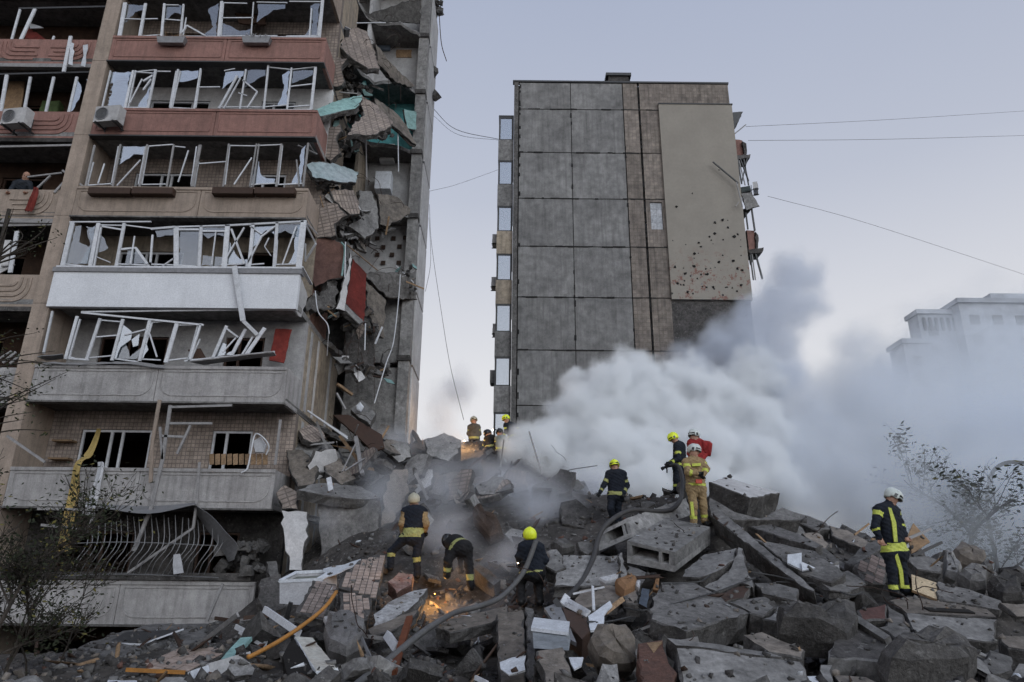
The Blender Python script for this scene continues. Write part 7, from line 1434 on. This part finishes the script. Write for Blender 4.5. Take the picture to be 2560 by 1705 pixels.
# ================================================================ shrubs and trees
leafm = surf('dull_leaf', (.036, .043, .022), (.025, .03, .018), 6, dirt=.2, bump=.1, vary=.3); leafy = surf('yellowing_leaf', (.16, .14, .04), (.11, .1, .035), 6, dirt=.2, vary=.3)
barkm = surf('bark', (.07, .058, .048), (.045, .038, .032), 8, bump=.6)
def branch_tree(base, h, spread, seed, levels=4, r0=.05, kids=4, updir=(0, 0, 1), lean=.35):
    R_ = random.Random(seed); segs = []; tips = []
    def grow(p, d, ln, r, lv):
        pts = [p]; n = 4; rs = [r]
        for i in range(n):
            d = (d+Vector((R_.gauss(0, .16), R_.gauss(0, .16), R_.gauss(0, .12)+.03))).normalized(); p = p+d*ln/n; pts.append(p); rs.append(r*(1-.5*(i+1)/n))
        segs.append((pts, rs))
        if lv <= 1: tips.extend(pts[1:])
        if lv == 0: return
        for i in range(kids):
            t = R_.choice(pts[1:]); dd = (d+Vector((R_.gauss(0, spread), R_.gauss(0, spread), R_.gauss(0, spread*.6)+lean*.4))).normalized(); grow(t, dd, ln*R_.uniform(.5, .75), r*.5, lv-1)
    grow(Vector(base), Vector(updir).normalized(), h, r0, levels)
    return segs, tips, R_
def plant(name, label, cat, segs, tips, R_, nleaf, ls, lm, woodname='stem', leafname='foliage', sp=.12):
    root = empty(name, segs[0][0][0], label, cat); b = MB()
    for pts, rs in segs: b.tube(pts, [max(.0035, r) for r in rs], 5 if rs[0] > .02 else 3, cap=False)
    b.build(woodname, barkm, root); b = MB()
    for i in range(nleaf):
        p = R_.choice(tips)+Vector((R_.gauss(0, sp), R_.gauss(0, sp), R_.gauss(0, sp))); a = Vector((R_.gauss(0, 1), R_.gauss(0, 1), R_.gauss(0, .6))).normalized(); c = a.orthogonal().normalized(); s = ls*R_.uniform(.6, 1.3)
        b.add([p-a*s, p+c*s*.45+a*s*.1, p+a*s, p-c*s*.45+a*s*.1], [(0, 1, 2, 3)], 1 if R_.random() < .12 else 0)
    b.build(leafname, [lm, leafy], root); return root
b0 = C3(60,1560,10.5); s_, t_2, R_ = branch_tree((b0.x-.1, b0.y, .4), 1.2, .55, 4, 4, .03, 5)
plant('shrub', 'dark twiggy shrub at the bottom left corner before the balconies', 'shrub', s_, t_2, R_, 1000, .032, leafm)
b0 = C3(-120,1560,10); s_, t_2, R_ = branch_tree((b0.x, b0.y, .3), 1.6, .5, 9, 4, .04, 5)
plant('shrub', 'taller leafy shrub cut off by the left edge of the picture', 'shrub', s_, t_2, R_, 1700, .036, leafm)
b0 = C3(330,1500,11.5); s_, t_2, R_ = branch_tree((b0.x, b0.y, .7), .9, .5, 21, 3, .016, 5)
plant('shrub', 'small bare shrub right of the dark twiggy one', 'shrub', s_, t_2, R_, 110, .03, leafm)
b0 = C3(150,1540,11); s_, t_2, R_ = branch_tree((b0.x, b0.y, .5), 1.0, .55, 33, 3, .016, 6)
plant('shrub', 'bare thin stemmed shrub between the other shrubs at left', 'shrub', s_, t_2, R_, 200, .03, leafm)
bt = Vector((-10.4, 13, 0)); segs = [([bt, bt+Vector((.1, 0, 3)), bt+Vector((.2, .1, 6)), bt+Vector((.1, .1, 9))], [.14, .11, .08, .04])]; tips = []
R_ = random.Random(8)
for (x, y, Yb) in ((60,545,13), (30,535,12.6), (20,800,13), (60,930,12.8), (110,945,12.4), (30,870,12.7), (95,790,12.6)):
    e_ = C0(x, y, Yb); st = bt+Vector((.15, 0, max(1.5, e_.z-.5)))
    for q in range(5):
        en = e_+Vector((R_.gauss(0, .25), R_.gauss(0, .3), R_.gauss(0, .35))); md = st.lerp(en, .55)+Vector((R_.gauss(0, .12), R_.gauss(0, .1), .12)); pts = curve_pts([st, md, en], 5); segs.append((pts, list(np.linspace(.022, .004, len(pts))))); tips += pts[6:]
plant('tree', 'young tree whose thin branches reach in from the left edge', 'tree', segs, tips, R_, 420, .035, leafm, 'trunk', 'crown', .1)
tb0 = C0(2235,1290,26.2); s_, t_2, R_ = branch_tree((tb0.x, tb0.y, 0), 3.9, .7, 14, 4, .1, 5, lean=.2)
plant('tree', 'small leafy tree half hidden in smoke beside the street lamp', 'tree', s_, t_2, R_, 2600, .1, leafm, 'trunk', 'crown', .15)
tb0 = C0(2330,1330,40); s_, t_2, R_ = branch_tree((tb0.x, tb0.y, 0), 3.0, .8, 15, 4, .12, 5, lean=.2)
plant('tree', 'low tree behind the right end of the heap in the smoke', 'tree', s_, t_2, R_, 2000, .15, leafm, 'trunk', 'crown', .25)
